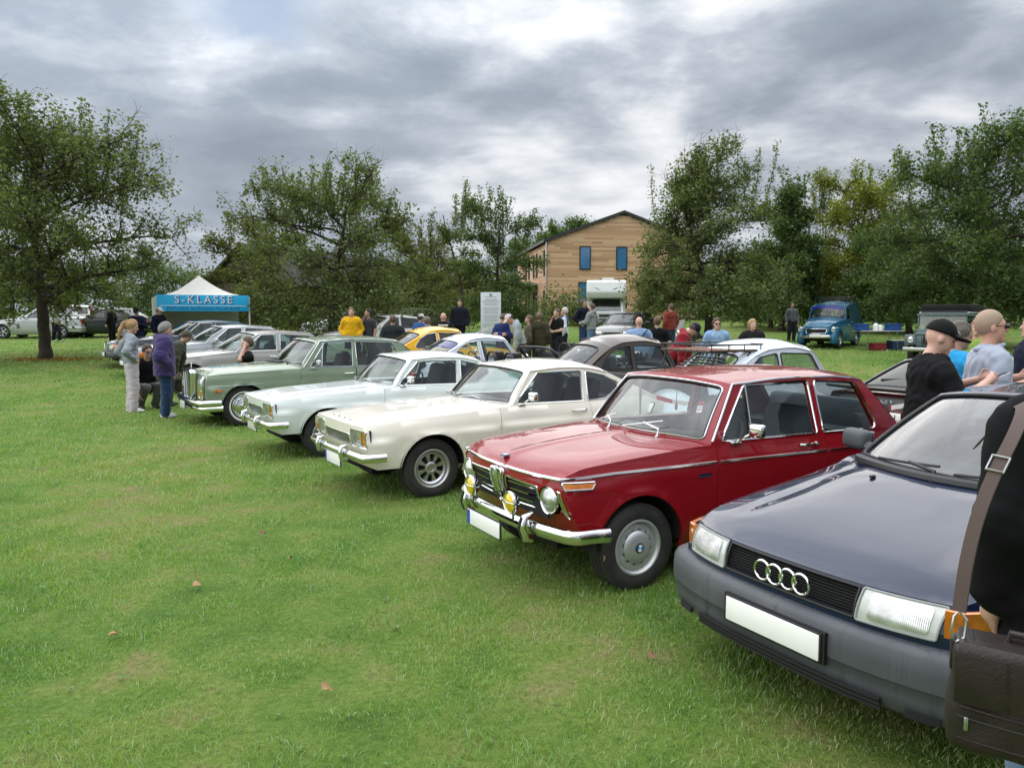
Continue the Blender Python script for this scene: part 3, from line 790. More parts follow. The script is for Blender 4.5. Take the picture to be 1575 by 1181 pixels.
    def handle(s, x, z, ln=.17, mat=None):
        for sg, L in ((1, s.door), (-1, getattr(s, 'doorR', s.door))):
            for i, xx in enumerate(x if hasattr(x, '__len__') else [x]):
                y = float(s.Wy(xx, z)); m = MB(); m.tube([(xx+ln/2, sg*(y+.002), z), (xx+ln/2-.015, sg*(y+.032), z), (xx-ln/2+.03, sg*(y+.034), z), (xx-ln/2, sg*(y+.010), z)], .010, 8); m.rbox((xx-ln/2, sg*(y+.006), z), (.05, .016, .026), .006)
                m.build('door_handle', mat or CHROME, L[min(i, len(L)-1)])
    def mirror(s, x, z, mat=None, kind='chrome', sides=(1,)):
        for sg in sides:
            y = float(s.Wy(x, float(s.SH(x)))); zz = float(s.SH(x)) if z is None else z; m = MB()
            if kind == 'chrome':
                m.tube([(x, sg*(y-.01), zz-.01), (x-.03, sg*(y+.05), zz+.03), (x-.05, sg*(y+.12), zz+.075)], .009, 8); m.rbox((x, sg*(y), zz-.008), (.09, .05, .018), .008)
                m.rbox((x-.05, sg*(y+.15), zz+.09), (.055, .12, .095), .022, rot=(0, 0, sg*R(8)), seg=3)
            else:
                m.rbox((x-.02, sg*(y+.13), zz+.07), (.10, .20, .13), .04, rot=(0, 0, sg*R(10)), seg=3); m.tube([(x, sg*(y-.01), zz+.01), (x-.01, sg*(y+.06), zz+.045)], .035, 8)
            o = m.build('wing_mirror', mat or CHROME, s.root)
            g = MB(); g.rbox((x-.078 if kind == 'chrome' else x-.072, sg*(y+(.15 if kind == 'chrome' else .13)), zz+(.09 if kind == 'chrome' else .07)), (.004, .10 if kind == 'chrome' else .17, .075 if kind == 'chrome' else .10), .0015); g.build('mirror_glass', CHROME, o)
    def wipers(s, us=((-.55, .20), (.15, .80)), mat=None, v=.10, r=.006):
        for (u0, u1) in us:
            A = np.array([(u0+(u1-u0)*q, .035+v*q*1.1) for q in np.linspace(0, 1, 8)]); P = s.wsf(A[:, 0], A[:, 1]); P[:, 0] += .035; P[:, 2] += .018
            B = np.array([(u1-.42*(u1-u0)*1.6*(1-q)+(u1-u0)*.25*q, .035+v*1.1*(.55+.45*q)) for q in np.linspace(0, 1, 6)])
            m = MB(); p0 = s.wsf(np.array([u1+.02]), np.array([-.02]))[0]
            m.tube(P, r*.8, 6); m.tube([p0+np.array([.05, 0, .0]), P[-1]*.35+p0*.65+np.array([.035, 0, .02]), P[4]+np.array([.008, 0, .006])], r, 6); m.lathe([(0, .0), (.016, 0), (.014, .025), (0, .03)], 10, c=(p0[0]+.05, p0[1], p0[2]-.01))
            m.build('wiper', mat or BLACKP, s.root)
    def plate(s, x, z, w=.52, h=.11, y=0, front=True, tilt=0.0, blue=True, mat=None):
        sg = 1 if front else -1; m = MB(); m.rbox((x, y, z), (.012, w+.016, h+.016), .004, rot=(0, -tilt, 0)); fr = m.build('number_plate', BLACKP, s.root)
        m = MB(); m.rbox((x+sg*.005, y, z), (.008, w, h), .003, rot=(0, -tilt, 0)); m.build('plate_face', mat or WHITEP, fr)
        if blue:
            m = MB(); m.box((x+sg*.0098, y-(w/2-.022)*sg, z), (.001, .042, h-.008), rot=(0, -tilt, 0)); m.build('euro_band', pbr('euro_blue', (.01, .06, .40), .4), fr)
        return fr
def refine(pts, st):
    out = []
    for a, b in zip(pts[:-1], pts[1:]):
        k = max(1, int(math.ceil(math.hypot(b[0]-a[0], b[1]-a[1])/st)))
        out += [(a[0]+(b[0]-a[0])*i/k, a[1]+(b[1]-a[1])*i/k) for i in range(k)]
    return out+[pts[-1]]
def smooth_path(p, it):
    for _ in range(it):
        q = [p[0]]
        for a, b in zip(p[:-1], p[1:]):
            q += [(a[0]*.75+b[0]*.25, a[1]*.75+b[1]*.25), (a[0]*.25+b[0]*.75, a[1]*.25+b[1]*.75)]
        p = q+[p[-1]]
    return p
def ring(n, c, r, ax='x', tilt=0):
    """circle of points facing along +x"""
    return [(c[0], c[1]+r*math.cos(a), c[2]+r*math.sin(a)) for a in np.linspace(0, 2*math.pi, n+1)[:-1]]
def circ(cy, cz, r, n=28): return [(cy+r*math.cos(a), cz+r*math.sin(a)) for a in np.linspace(0, 2*math.pi, n+1)[:-1]]
def round_lamp(root, c, r, name, lensmat, ringmat=CHROME, depth=.05, rot=0.0, bulge=.25):
    """round lamp facing +x at c: chrome bowl and ring, lens as sub-part"""
    m = MB(); m.lathe([(r*.55, -depth), (r*.95, -depth*.6), (r*1.10, -.004), (r*1.10, .006), (r*1.03, .014), (r*.95, .010), (r*.93, -.004), (0, -.006)], 32, c=c, axis='x'); o = m.build(name, ringmat, root)
    l = MB(); l.lathe([(r*.95, .004), (r*.8, .004+r*bulge*.35), (r*.5, .004+r*bulge*.75), (r*.2, .004+r*bulge*.97), (0, .004+r*bulge)], 32, c=c, axis='x'); l.build('lens', lensmat, o, 180)
    return o
# ------------------------------------------------------------ ground
def ground_mat():
    m, T = mat('meadow'); b = T.add('ShaderNodeBsdfPrincipled'); g = T.add('ShaderNodeNewGeometry').outputs['Position']
    n1 = T.noise(g, .35, 6, .6); n2 = T.noise(g, 2.2, 6, .65); n3 = T.noise(g, 26.0, 5, .7)
    c = T.ramp(T.math('ADD', T.math('MULTIPLY', n1, .5), T.math('MULTIPLY', n2, .5)), [(.36, (.080, .170, .027)), (.46, (.145, .255, .042)), (.53, (.220, .300, .066)), (.61, (.310, .270, .115))])
    c = T.mix(T.ramp(n3, [(.3, 0.0), (.7, .6)]), c, (.030, .058, .012))
    T.set(b, 'Base__Color', c); T.set(b, 'Roughness', .9); T.set(b, 'Specular__IOR__Level', .15)
    bp = T.add('ShaderNodeBump', Strength=.9, Distance=.06, Height=T.math('ADD', n3, T.math('MULTIPLY', n2, .6))); T.set(b, 'Normal', bp.outputs[0])
    T.l.new(b.outputs[0], T.out.inputs[0]); return m
def build_ground():
    ys = np.concatenate([np.linspace(-40, 0, 9), np.linspace(1, 60, 60), np.array([65, 72, 80, 90, 105, 125, 150, 200, 300, 450, 700])])
    xs = np.concatenate([-np.array([700, 450, 300, 200, 140, 100, 80])[0:7], np.linspace(-60, 60, 61), np.array([80, 100, 140, 200, 300, 450, 700])])
    X, Y = np.meshgrid(xs, ys); Z = _tz(Y)
    V = np.stack([X, Y, Z], -1).reshape(-1, 3); n = len(xs); m = len(ys)
    F = np.array([(j*n+i, j*n+i+1, (j+1)*n+i+1, (j+1)*n+i) for j in range(m-1) for i in range(n-1)])
    o = new_obj('ground', mesh_np('ground', V, F, ground_mat(), True)); tag(o, kind='structure')
build_ground()
def place(a_deg, x, y, z=0):
    """car pose: rear points a_deg to the right of the view axis"""
    a = R(a_deg); X = (-math.sin(a), -math.cos(a)); return (x, y, z), math.atan2(X[1], X[0])
def front_row_label(): pass
# ------------------------------------------------------------ red two-door saloon
def build_red():
    red = paint('red_paint', (.235, .006, .011), rough=.4, coat=.85)
    loc, yaw = place(61, .47, 5.56)
    wins = [rpoly([(-.735, .925), (-1.700, .912), (-1.700, 1.295), (-1.035, 1.287)], [.015, .02, .03, .06]),
            rpoly([(-1.775, .912), (-2.40, .902), (-2.24, 1.262), (-1.775, 1.293)], [.02, .05, .07, .03])]
    gr = [rpoly([(sg*.085, .535), (sg*.475, .545), (sg*.475, .700), (sg*.105, .712)], .012) for sg in (1, -1)]
    hl = [circ(sg*.568, .628, .092) for sg in (1, -1)]
    c = Car('classic_saloon', 'deep red two-door classic saloon with chrome trim and yellow fog lamps', loc, yaw, red, group='cars parked in the front row', step=.05,
            xr=-2.5, rt=.29, wt=.165, rr=.178, wk='bmw', track=.655, arch=.345, sill=.24, zv=.36, zvr=.36,
            plan=[(.68, .685), (.5, .725), (.2, .752), (-.3, .768), (-1.2, .785), (-2.3, .785), (-3.0, .75), (-3.5, .68)],
            sec=[(0, .045), (.15, .012), (.45, 0), (.74, .002), (.82, .010), (1, .045)],
            sh=[(.6, .80), (.4, .835), (.0, .87), (-.6, .905), (-1.7, .898), (-2.7, .878), (-3.5, .80)],
            deck=[(.70, .80), (.55, .838), (.2, .885), (-.2, .915), (-.55, .928), (-2.6, .905), (-3.1, .875), (-3.5, .82)], hp=5.0, hr=.035,
            nose=[(.33, .50), (.46, .545), (.60, .615), (.70, .645), (.775, .635)], nc=.085, nq=2.6, zn=.775,
            tail=[(.33, -3.38), (.5, -3.46), (.80, -3.42)], tc=.08, zt=.80,
            xb=-.635, xt=-.93, xrt=-2.33, xrb=-2.72, bowb=.17, bowt=.10, bowr=.05, bowrb=.10, zs=[(-.93, 1.302), (-1.5, 1.328), (-2.0, 1.322), (-2.35, 1.285)], crown=.055,
            tum=.30, gin=.02, doors=[(-.66, -.62, -1.755, -1.74)], wins=wins, ws_in=(.085, .09), trim=CHROME, gchrome=True, seats=(.075, .09, .115), nholes=gr+hl, bul=.015, flare=.014, trim_r=.009,
            hfun=lambda x, y: .012*np.exp(-(y/.055)**2)*np.clip((.66-x)/.1, 0, 1)*np.clip((x+.5)/.1, 0, 1))
    r = c.root
    # grille: dark back, slats with chrome edges, kidneys
    bk = MB(); bk.box((.575, 0, .62), (.012, 1.10, .24)); bk.build('grille_back', DARK, r, 0)
    for sg in (1, -1):
        fr = MB(); A = np.array(dens(gr[0 if sg == 1 else 1], .04)); P = c.nosef()(A[:, 0], A[:, 1]); P[:, 0] += .004; fr.tube(P, .007, 6, closed=True); g = fr.build('grille', CHROME, r)
        for i in range(9):
            z = .555+i*.0178; m = MB(); ya = .092+.02*(z-.535)/.17
            ys = np.linspace(ya, .474, 7); P = [(float(c.Fx(y, z))-.012, sg*y, z) for y in ys]; m.tube(P, .0058 if i % 3 == 1 else .0045, 6, flat=(0, 0, 1)); m.build('grille_slat', CHROME if i in (1, 4, 7) else BLACKP, g)
    for sg in (1, -1):
        k = rpoly([(sg*.012, .485), (sg*.050, .485), (sg*.078, .745), (sg*.012, .745)], .018, 6)
        A = np.array(dens(k, .03)); P = c.nosef()(A[:, 0], A[:, 1]); P[:, 0] += .022
        m = MB(); m.tube(P, .011, 8, closed=True); P2 = P.copy(); P2[:, 0] -= .018; m.tube(P2, .011, 8, closed=True); ki = m.build('kidney_grille', CHROME, r)
        m = MB()
        for i in range(5):
            y = sg*(.020+.012*i); m.tube([(float(c.Fx(y, .50))+.012, y*.72, .497), (float(c.Fx(y, .73))+.012, y, .735)], .0035, 5)
        m.build('kidney_bar', BLACKP, ki)
        m = MB(); m.prism([(p[0]*.98, p[1]) for p in k], (.572, 0, 0), (0, 1, 0), (0, 0, 1), (.01, 0, 0)); m.build('kidney_back', DARK, ki, 0)
    for sg in (1, -1):
        round_lamp(r, (.585, sg*.568, .628), .083, 'headlight', CLEAR, depth=.06, bulge=.32)
        o = round_lamp(r, (.715, sg*.295, .572), .070, 'fog_lamp', YELLOW, depth=.05, bulge=.30)
        m = MB(); m.tube([(.725, sg*.295-.07, .577), (.742, sg*.295, .577), (.725, sg*.295+.07, .577)], .0045, 6); m.build('lamp_bar', CHROME, o); m = MB(); m.tube([(.695, sg*.295, .53), (.69, sg*.295, .45)], .010, 8); m.build('lamp_bracket', CHROME, o)
        # chrome headlight spat at the corner
        m = MB(); A = np.array([(y, z) for y, z in dens([(sg*.668, .545), (sg*.690, .53), (sg*.672, .695), (sg*.655, .70)], .03)]); P = c.nosef()(A[:, 0], A[:, 1]); m.tube(P, .009, 6, closed=True); m.build('headlight_surround', CHROME, r)
        # amber indicator under the waist strip
        a = rpoly([(.555, .715), (.375, .712), (.345, .752), (.565, .755)], .008)
        i = panel('indicator', a, c.side(sg), AMBER, r, step=.04, out=(0, sg, 0), flange=.012, lift=.012)
        m = MB(); A = np.array(dens(a, .03)); P = c.side(sg)(A[:, 0], A[:, 1]); P[:, 1] += sg*.010; m.tube(P, .007, 6, closed=True); m.build('indicator_trim', CHROME, i)
    # waist strip right round the car
    c.strip([(.575, .772), (.2, .790), (-.64, .792)], .011, CHROME); c.strip([(-.67, .792), (-1.74, .785)], .011, CHROME); c.strip([(-1.77, .785), (-2.6, .772), (-3.3, .755)], .011, CHROME)
    m = MB(); ys = np.linspace(-.665, .665, 25); m.tube([(float(c.Fx(y, .772))+.004, y, .772) for y in ys], .011, 8); m.build('trim_strip', CHROME, r)
    # bonnet roundel and centre rib
    em = MB(); nx = .59; em.lathe([(0, .006), (.030, .005), (.040, 0)], 24, c=(nx, 0, float(c.Hz(np.array(nx), np.array(0.)))+.008)); e = em.build('bonnet_emblem', BLACKP, r); e.rotation_euler = (0, 0, 0)
    zz = float(c.Hz(np.array(nx), np.array(0.)))+.0155
    for q in range(4):
        m = MB(); m.lathe([(0, 0), (.026, 0)], 6, c=(nx, 0, zz), a0=q*90, a1=q*90+90); m.build('emblem_quarter', pbr('roundel_blue', (.03, .22, .62), .3) if q % 2 else pbr('roundel_white', (.85, .85, .85), .3), e, 0)
    # bumper, overriders, plate
    c.bumper(.430, .105, CHROME, off=.10, ret=.25, thick=.045, prof=[(0, -.040), (.020, -.045), (.036, -.026), (.042, .004), (.034, .032), (.016, .044), (0, .040)])
    for sg in (1, -1):
        m = MB(); y = sg*.43; x = float(c.Fx(y, .43))+.115; m.tube([(x-.0, y, .345), (x+.045, y, .36), (x+.068, y, .43), (x+.05, y, .50), (x, y, .52)], [.022, .03, .033, .03, .02], 10); m.build('overrider', CHROME, r)
        m = MB(); m.tube([(x+.072, y, .365), (x+.098, y, .43), (x+.078, y, .50)], .012, 8); m.build('overrider_rubber', RUBBER, r)
    c.bumper(.46, .10, CHROME, off=.08, ret=.4, thick=.045, rear=True)
    c.plate(.775, .380, .48, .105, y=.03)
    c.handle([-1.56], .845); c.mirror(-.84, .915); c.wipers(us=((-.62, -.28), (-.05, .48)), mat=CHROME, v=.16)
    m = MB(); y = float(c.Wy(-.52, .70)); m.box((-.53, y+.003, .715), (.11, .004, .026)); m.build('model_badge', CHROME, r)
    # quarter-light divider of the door glass
    m = MB(); A = np.array([(-1.02, .915), (-1.045, 1.285)]); P = c.gside(1, -.004)(A[:, 0], A[:, 1]); m.tube(P, .010, 6); m.build('quarterlight_post', CHROME, r)
    # hub cap roundels
    for w in [o for o in r.children if o.name.startswith('wheel') and not o.name.startswith('wheel_')]:
        m = MB(); m.lathe([(.034, .094), (.030, .098), (0, .098)], 20, axis='y'); cap = m.build('cap_emblem', BLACKP, w)
        for q in range(4):
            m = MB(); m.lathe([(0, .0995), (.024, .0995)], 6, axis='y', a0=q*90, a1=q*90+90); m.build('cap_emblem_quarter', MAT['roundel_blue'] if q % 2 else MAT['roundel_white'], w, 0)
    # tail lamps
    for sg in (1, -1): round_lamp_rear(c, sg*.52, .64, .065)
    # little yellow tree and bead string on the mirror inside
    m = MB(); xm = c.xt-.02; m.tube([(xm, .0, 1.27), (xm+.01, 0, 1.10)], .003, 5); m.ell((xm+.01, 0, 1.08), (.012, .012, .03), 8, 6); m.build('mirror_charm', pbr('amber_bead', (.35, .12, .03), .4), r)
    return c
def round_lamp_rear(c, y, z, rad):
    x = float(c.Rx(np.array(y), np.array(z))); m = MB(); m.lathe([(rad*1.12, .01), (rad*1.12, -.012), (rad, -.02), (rad*.9, -.012)], 24, c=(x, y, z), axis='x'); o = m.build('tail_light', CHROME, c.root)
    m = MB(); m.lathe([(rad*.95, -.012), (rad*.5, -.026), (0, -.03)], 24, c=(x, y, z), axis='x'); m.build('lens', REDL, o, 180)
BMW = build_red()

def build_heart():
    """heart-shaped dry leaf caught on the front tyre"""
    v = ray(927, 858); o = Vector((0, 0, CAMH)); M = Matrix.Translation(BMW.root.location) @ Matrix.Rotation(BMW.root.rotation_euler[2], 4, 'Z'); n = (M.to_3x3() @ Vector((1, 0, 0))); c = M @ Vector((.272, .66, .17)); d = Vector(tuple(v)); t = (c-o).dot(n)/d.dot(n); p = o+d*t
    pts = [(.030*(16*math.sin(a)**3)/16, .030*(13*math.cos(a)-5*math.cos(2*a)-2*math.cos(3*a)-math.cos(4*a))/16) for a in np.linspace(0, 2*math.pi, 25)[:-1]]
    m = MB(); m.prism(pts, (0, 0, 0), (0, 1, 0), (0, 0, 1), (.003, 0, 0)); ob = m.build('fallen_leaf', pbr('heart_leaf', (.42, .25, .13), .7, noise=.3, nscale=60), None, 0); ob.location = p; ob.rotation_euler = (0, 0, BMW.root.rotation_euler[2]); tag(ob, 'tan heart-shaped leaf stuck to the front tyre of the red saloon', 'leaf', 'fallen leaves on the lawn')
build_heart()
# ------------------------------------------------------------ lettering as thin meshes
def text_mesh(txt, size, mat_, depth=.002, align='CENTER', spacing=1.0, shear=0.0):
    cu = bpy.data.curves.new('lettering', 'FONT'); cu.body = txt; cu.size = size; cu.extrude = depth; cu.align_x = align; cu.align_y = 'CENTER'; cu.space_character = spacing; cu.shear = shear; cu.resolution_u = 3
    o = bpy.data.objects.new('lettering', cu); COL.objects.link(o); dg = bpy.context.evaluated_depsgraph_get()
    me = bpy.data.meshes.new_from_object(o.evaluated_get(dg)); bpy.data.objects.remove(o); bpy.data.curves.remove(cu)
    me.materials.clear(); me.materials.append(mat_); return me
def text(txt, size, mat_, parent, loc, rot, depth=.002, name='lettering', **k):
    o = new_obj(name, text_mesh(txt, size, mat_, depth, **k), parent); o.location = loc; o.rotation_euler = rot; return o
FACE_X = (math.pi/2, 0, math.pi/2)        # text readable from +x
FACE_NX = (math.pi/2, 0, -math.pi/2)      # readable from -x
FACE_CAM = (math.pi/2, 0, 0)              # readable from -y

def lens_on(c, poly, m, name, parent, lift=.004, face='n', trim=None, tr=.006, step=.04, sg=1):
    f = c.nosef() if face == 'n' else c.tailf() if face == 't' else c.side(sg); out = (1, 0, 0) if face == 'n' else (-1, 0, 0) if face == 't' else (0, sg, 0)
    o = panel(name, poly, f, m, parent, step=step, out=out, flange=.02, lift=lift)
    if trim is not None:
        A = np.array(dens(poly, .03)); P = f(A[:, 0], A[:, 1])+np.array(out)*(lift+.003); t = MB(); t.tube(P, tr, 6, closed=True); t.build('lamp_trim', trim, o)
    return o
# ------------------------------------------------------------ dark blue saloon with four rings
def build_blue():
    blue = paint('dark_blue_metallic', (.0035, .011, .038), metal=.0, rough=.34, coat=1.0)
    loc, yaw = place(61, 1.845, 3.665)
    wins = [rpoly([(-1.02, .955), (-1.66, .955), (-1.70, 1.29), (-1.45, 1.275)], .02), rpoly([(-1.75, .955), (-2.50, .955), (-2.42, 1.25), (-1.79, 1.29)], .03)]
    gr = rpoly([(-.352, .582), (.352, .582), (.352, .698), (-.352, .698)], .008)
    c = Car('saloon_car', 'dark blue metallic saloon with four chrome rings on its black grille', loc, yaw, blue, group='cars parked in the front row', step=.045,
            xr=-2.54, rt=.30, wt=.185, rr=.18, wk='five', track=.70, arch=.345, sill=.22, zv=.28, zvr=.30,
            plan=[(.75, .70), (.62, .745), (.5, .785), (.3, .812), (0, .83), (-1, .845), (-2.5, .835), (-3.2, .79), (-3.55, .72)],
            sec=[(0, .05), (.2, .012), (.5, 0), (.8, .012), (.93, .03), (1, .06)],
            sh=[(.60, .715), (.45, .75), (0, .81), (-.55, .885), (-.76, .935), (-2.6, .95), (-3.5, .92)],
            deck=[(.72, .715), (.62, .755), (.45, .80), (.0, .885), (-.35, .94), (-.75, .965), (-2.6, .99), (-3.5, .95)], hp=3.2, hr=.04,
            nose=[(.25, .64), (.42, .70), (.57, .745), (.64, .735), (.705, .705)], nc=.115, nq=3.0, zn=.708, tail=[(.3, -3.45), (.6, -3.55), (.93, -3.5)], tc=.12, zt=.93,
            xb=-.77, xt=-1.38, xrt=-2.42, xrb=-2.98, bowb=.33, bowt=.13, bowr=.06, bowrb=.14, zs=[(-1.38, 1.295), (-1.8, 1.325), (-2.45, 1.27)], crown=.065, tum=.36, gin=.02,
            doors=[(-.80, -.72, -1.70, -1.70), (-1.71, -1.71, -2.66, -2.40)], wins=wins, ws_in=(.05, .05), trim=BLACKP, glass=glass('sky_glass', (.62, .72, .70), 1.55), gutter=False, nholes=[gr], seats=(.03, .03, .035), headrest=True, bul=.05, flare=.01,
            hfun=lambda x, y: -.012*np.exp(-((np.abs(y)-.52-.10*np.clip(-x, 0, 1))/.05)**2)*np.clip((.5-x)/.3, 0, 1)*np.clip((x+.75)/.2, 0, 1))
    r = c.root
    bk = MB(); bk.prism([(-.36, .575), (.36, .575), (.36, .705), (-.36, .705)], (.660, 0, 0), (0, 1, 0), (0, 0, 1), (.01, 0, 0)); bk.build('grille_back', DARK, r, 0)
    fr = MB(); A = np.array(dens(gr, .04)); P = c.nosef()(A[:, 0], A[:, 1]); P[:, 0] += .002; fr.tube(P, .006, 6, closed=True); g = fr.build('grille', BLACKP, r)
    for i in range(10):
        z = .589+i*.0114; m = MB(); ys = np.linspace(-.35, .35, 13); P = [(float(c.Fx(y, z))-.008, y, z) for y in ys]; m.tube(P, .0036, 6, flat=(0, 0, 1)); m.build('grille_slat', pbr('satin_black', (.008, .008, .009), .6, spec=.25), g)
    for k in range(4):
        y = (k-1.5)*.072; cx = float(c.Fx(y, .645))+.022; m = MB()
        m.tube([(cx+.002*(k % 2), y+.0435*math.cos(a), .643+.0435*math.sin(a)) for a in np.linspace(0, 2*math.pi, 33)[:-1]], .0058, 8, closed=True); m.build('emblem_ring', CHROME, g)
    # thin body-colour lip above grille, lights
    for sg in (1, -1):
        hp = rpoly([(sg*.362, .578), (sg*.655, .582), (sg*.668, .703), (sg*.372, .703)], .010)
        h = lens_on(c, hp, pbr('lamp_shell', (.50, .53, .50), .25, .2, coat=1.0), 'headlight', r, .006, 'n', trim=pbr('grey_trim', (.30, .32, .31), .4), tr=.005)
        lens_on(c, rpoly([(sg*.405, .592), (sg*.625, .595), (sg*.630, .690), (sg*.410, .690)], .02), CLEAR, 'lens', h, .012, 'n')
        # wrap-round amber indicator
        pth = [(float(c.Fx(y, .64))+.004, y) for y in np.linspace(.672, float(c.Yf(.64)), 6)]+[(x, float(c.Wy(x, .64))+.004) for x in np.linspace(float(c.xe(.64))-.02, .46, 6)]
        pth = smooth_path(pth, 1); m = MB(); m.sweep([(x, sg*y) for x, y in pth], [(0, .583), (-.004*sg, .585), (-.006*sg, .64), (-.004*sg, .70), (0, .702), (.02*sg, .70), (.02*sg, .585)]); m.build('indicator', AMBER, r, 60)
    # big grey plastic bumper with crease, dark slot and lower lip
    prof = [(0, -.145), (.040, -.145), (.066, -.122), (.080, -.06), (.083, -.012), (.091, -.006), (.093, .05), (.088, .112), (.070, .138), (.03, .148), (0, .148)]
    bp = c.bumper(.405, .3, bumper_mat(), off=.012, ret=.75, prof=prof)
    def along(z, a, b, out, n=17): return [(float(c.Fx(y, .405))+.012+out, float(y)) for y in np.linspace(a, b, n)]
    for i in range(3):
        m = MB(); pth = along(0, .50, -.50, .074+.004*i); m.sweep(pth, [(0, .266+.019*i), (.012, .266+.019*i), (.012, .279+.019*i), (0, .279+.019*i)]); m.build('intake_slat', DARK if i != 1 else BLACKP, bp)
    for sg in (1, -1):
        m = MB(); pth = along(0, .70, .585, .070, 6) if sg == 1 else along(0, -.585, -.70, .070, 6); m.sweep(pth, [(0, .275), (.016, .275), (.016, .305), (0, .305)]); m.build('side_slot', DARK, bp)
    c.plate(.808+.006, .432, .52, .11, blue=False); m = MB(); m.box((.802, 0, .432), (.02, .56, .135)); m.build('plate_holder', BLACKP, r, 0)
    c.bumper(.42, .3, GREYP, off=.012, ret=.5, prof=prof, rear=True)
    c.mirror(-.93, .93, GREYP, 'plastic', (1, -1)); c.handle([-1.55, -2.45], .80, mat=BLACKP); c.wipers(us=((-.62, -.08), (.05, .72)), v=.05, r=.010)
    m = MB(); ys = np.linspace(-.62, .62, 15); m.tube([tuple(c.wsf(np.array([y/.72]), np.array([0.]))[0]+np.array([.05, 0, -.004])) for y in ys], .030, 8); m.build('scuttle_grille', BLACKP, r)
    for sg in (1, -1):
        m = MB(); m.tube([(.05, sg*.30, float(c.Hz(np.array(-.18), np.array(.3)))+.004)]*1+[(-.22, sg*.30, float(c.Hz(np.array(-.22), np.array(.3)))+.010)], .004, 6); x = -.26; m = MB(); m.rbox((x, sg*.30, float(c.Hz(np.array(x), np.array(.30)))+.008), (.035, .022, .016), .006); m.build('washer_jet', BLACKP, r)
        lens_on(c, rpoly([(sg*.30, .64), (sg*.70, .64), (sg*.70, .80), (sg*.30, .80)], .01), REDL, 'tail_light', r, .005, 't')
    c.strip([(-.36, .50), (-.75, .50)], .012, BLACKP); c.strip([(-.80, .50), (-2.15, .50)], .012, BLACKP)
    return c
def bumper_mat():
    """sun-bleached grey plastic with rain streaks"""
    m, T = mat('weathered_grey_plastic'); b = T.add('ShaderNodeBsdfPrincipled'); tc = T.add('ShaderNodeTexCoord').outputs['Object']
    mp = T.add('ShaderNodeMapping', Vector=tc); mp.inputs['Scale'].default_value = (30, 30, 1.2); st = T.noise(mp.outputs[0], 1.0, 4, .6); bl = T.noise(tc, 3.5, 4, .5)
    c = T.mix(T.ramp(bl, [(.35, 0.0), (.7, 1.0)]), (.055, .062, .070), (.085, .094, .104))
    sep = T.add('ShaderNodeSeparateXYZ'); T.l.new(tc, sep.inputs[0])
    c = T.mix(T.math('MULTIPLY', T.ramp(st, [(.5, 0.0), (.66, 1.0)]), T.ramp(bl, [(.42, 0.0), (.6, .8)])), c, (.022, .027, .032))
    T.set(b, 'Base__Color', c); T.set(b, 'Roughness', .5); T.l.new(b.outputs[0], T.out.inputs[0]); return m
AUDI = build_blue()

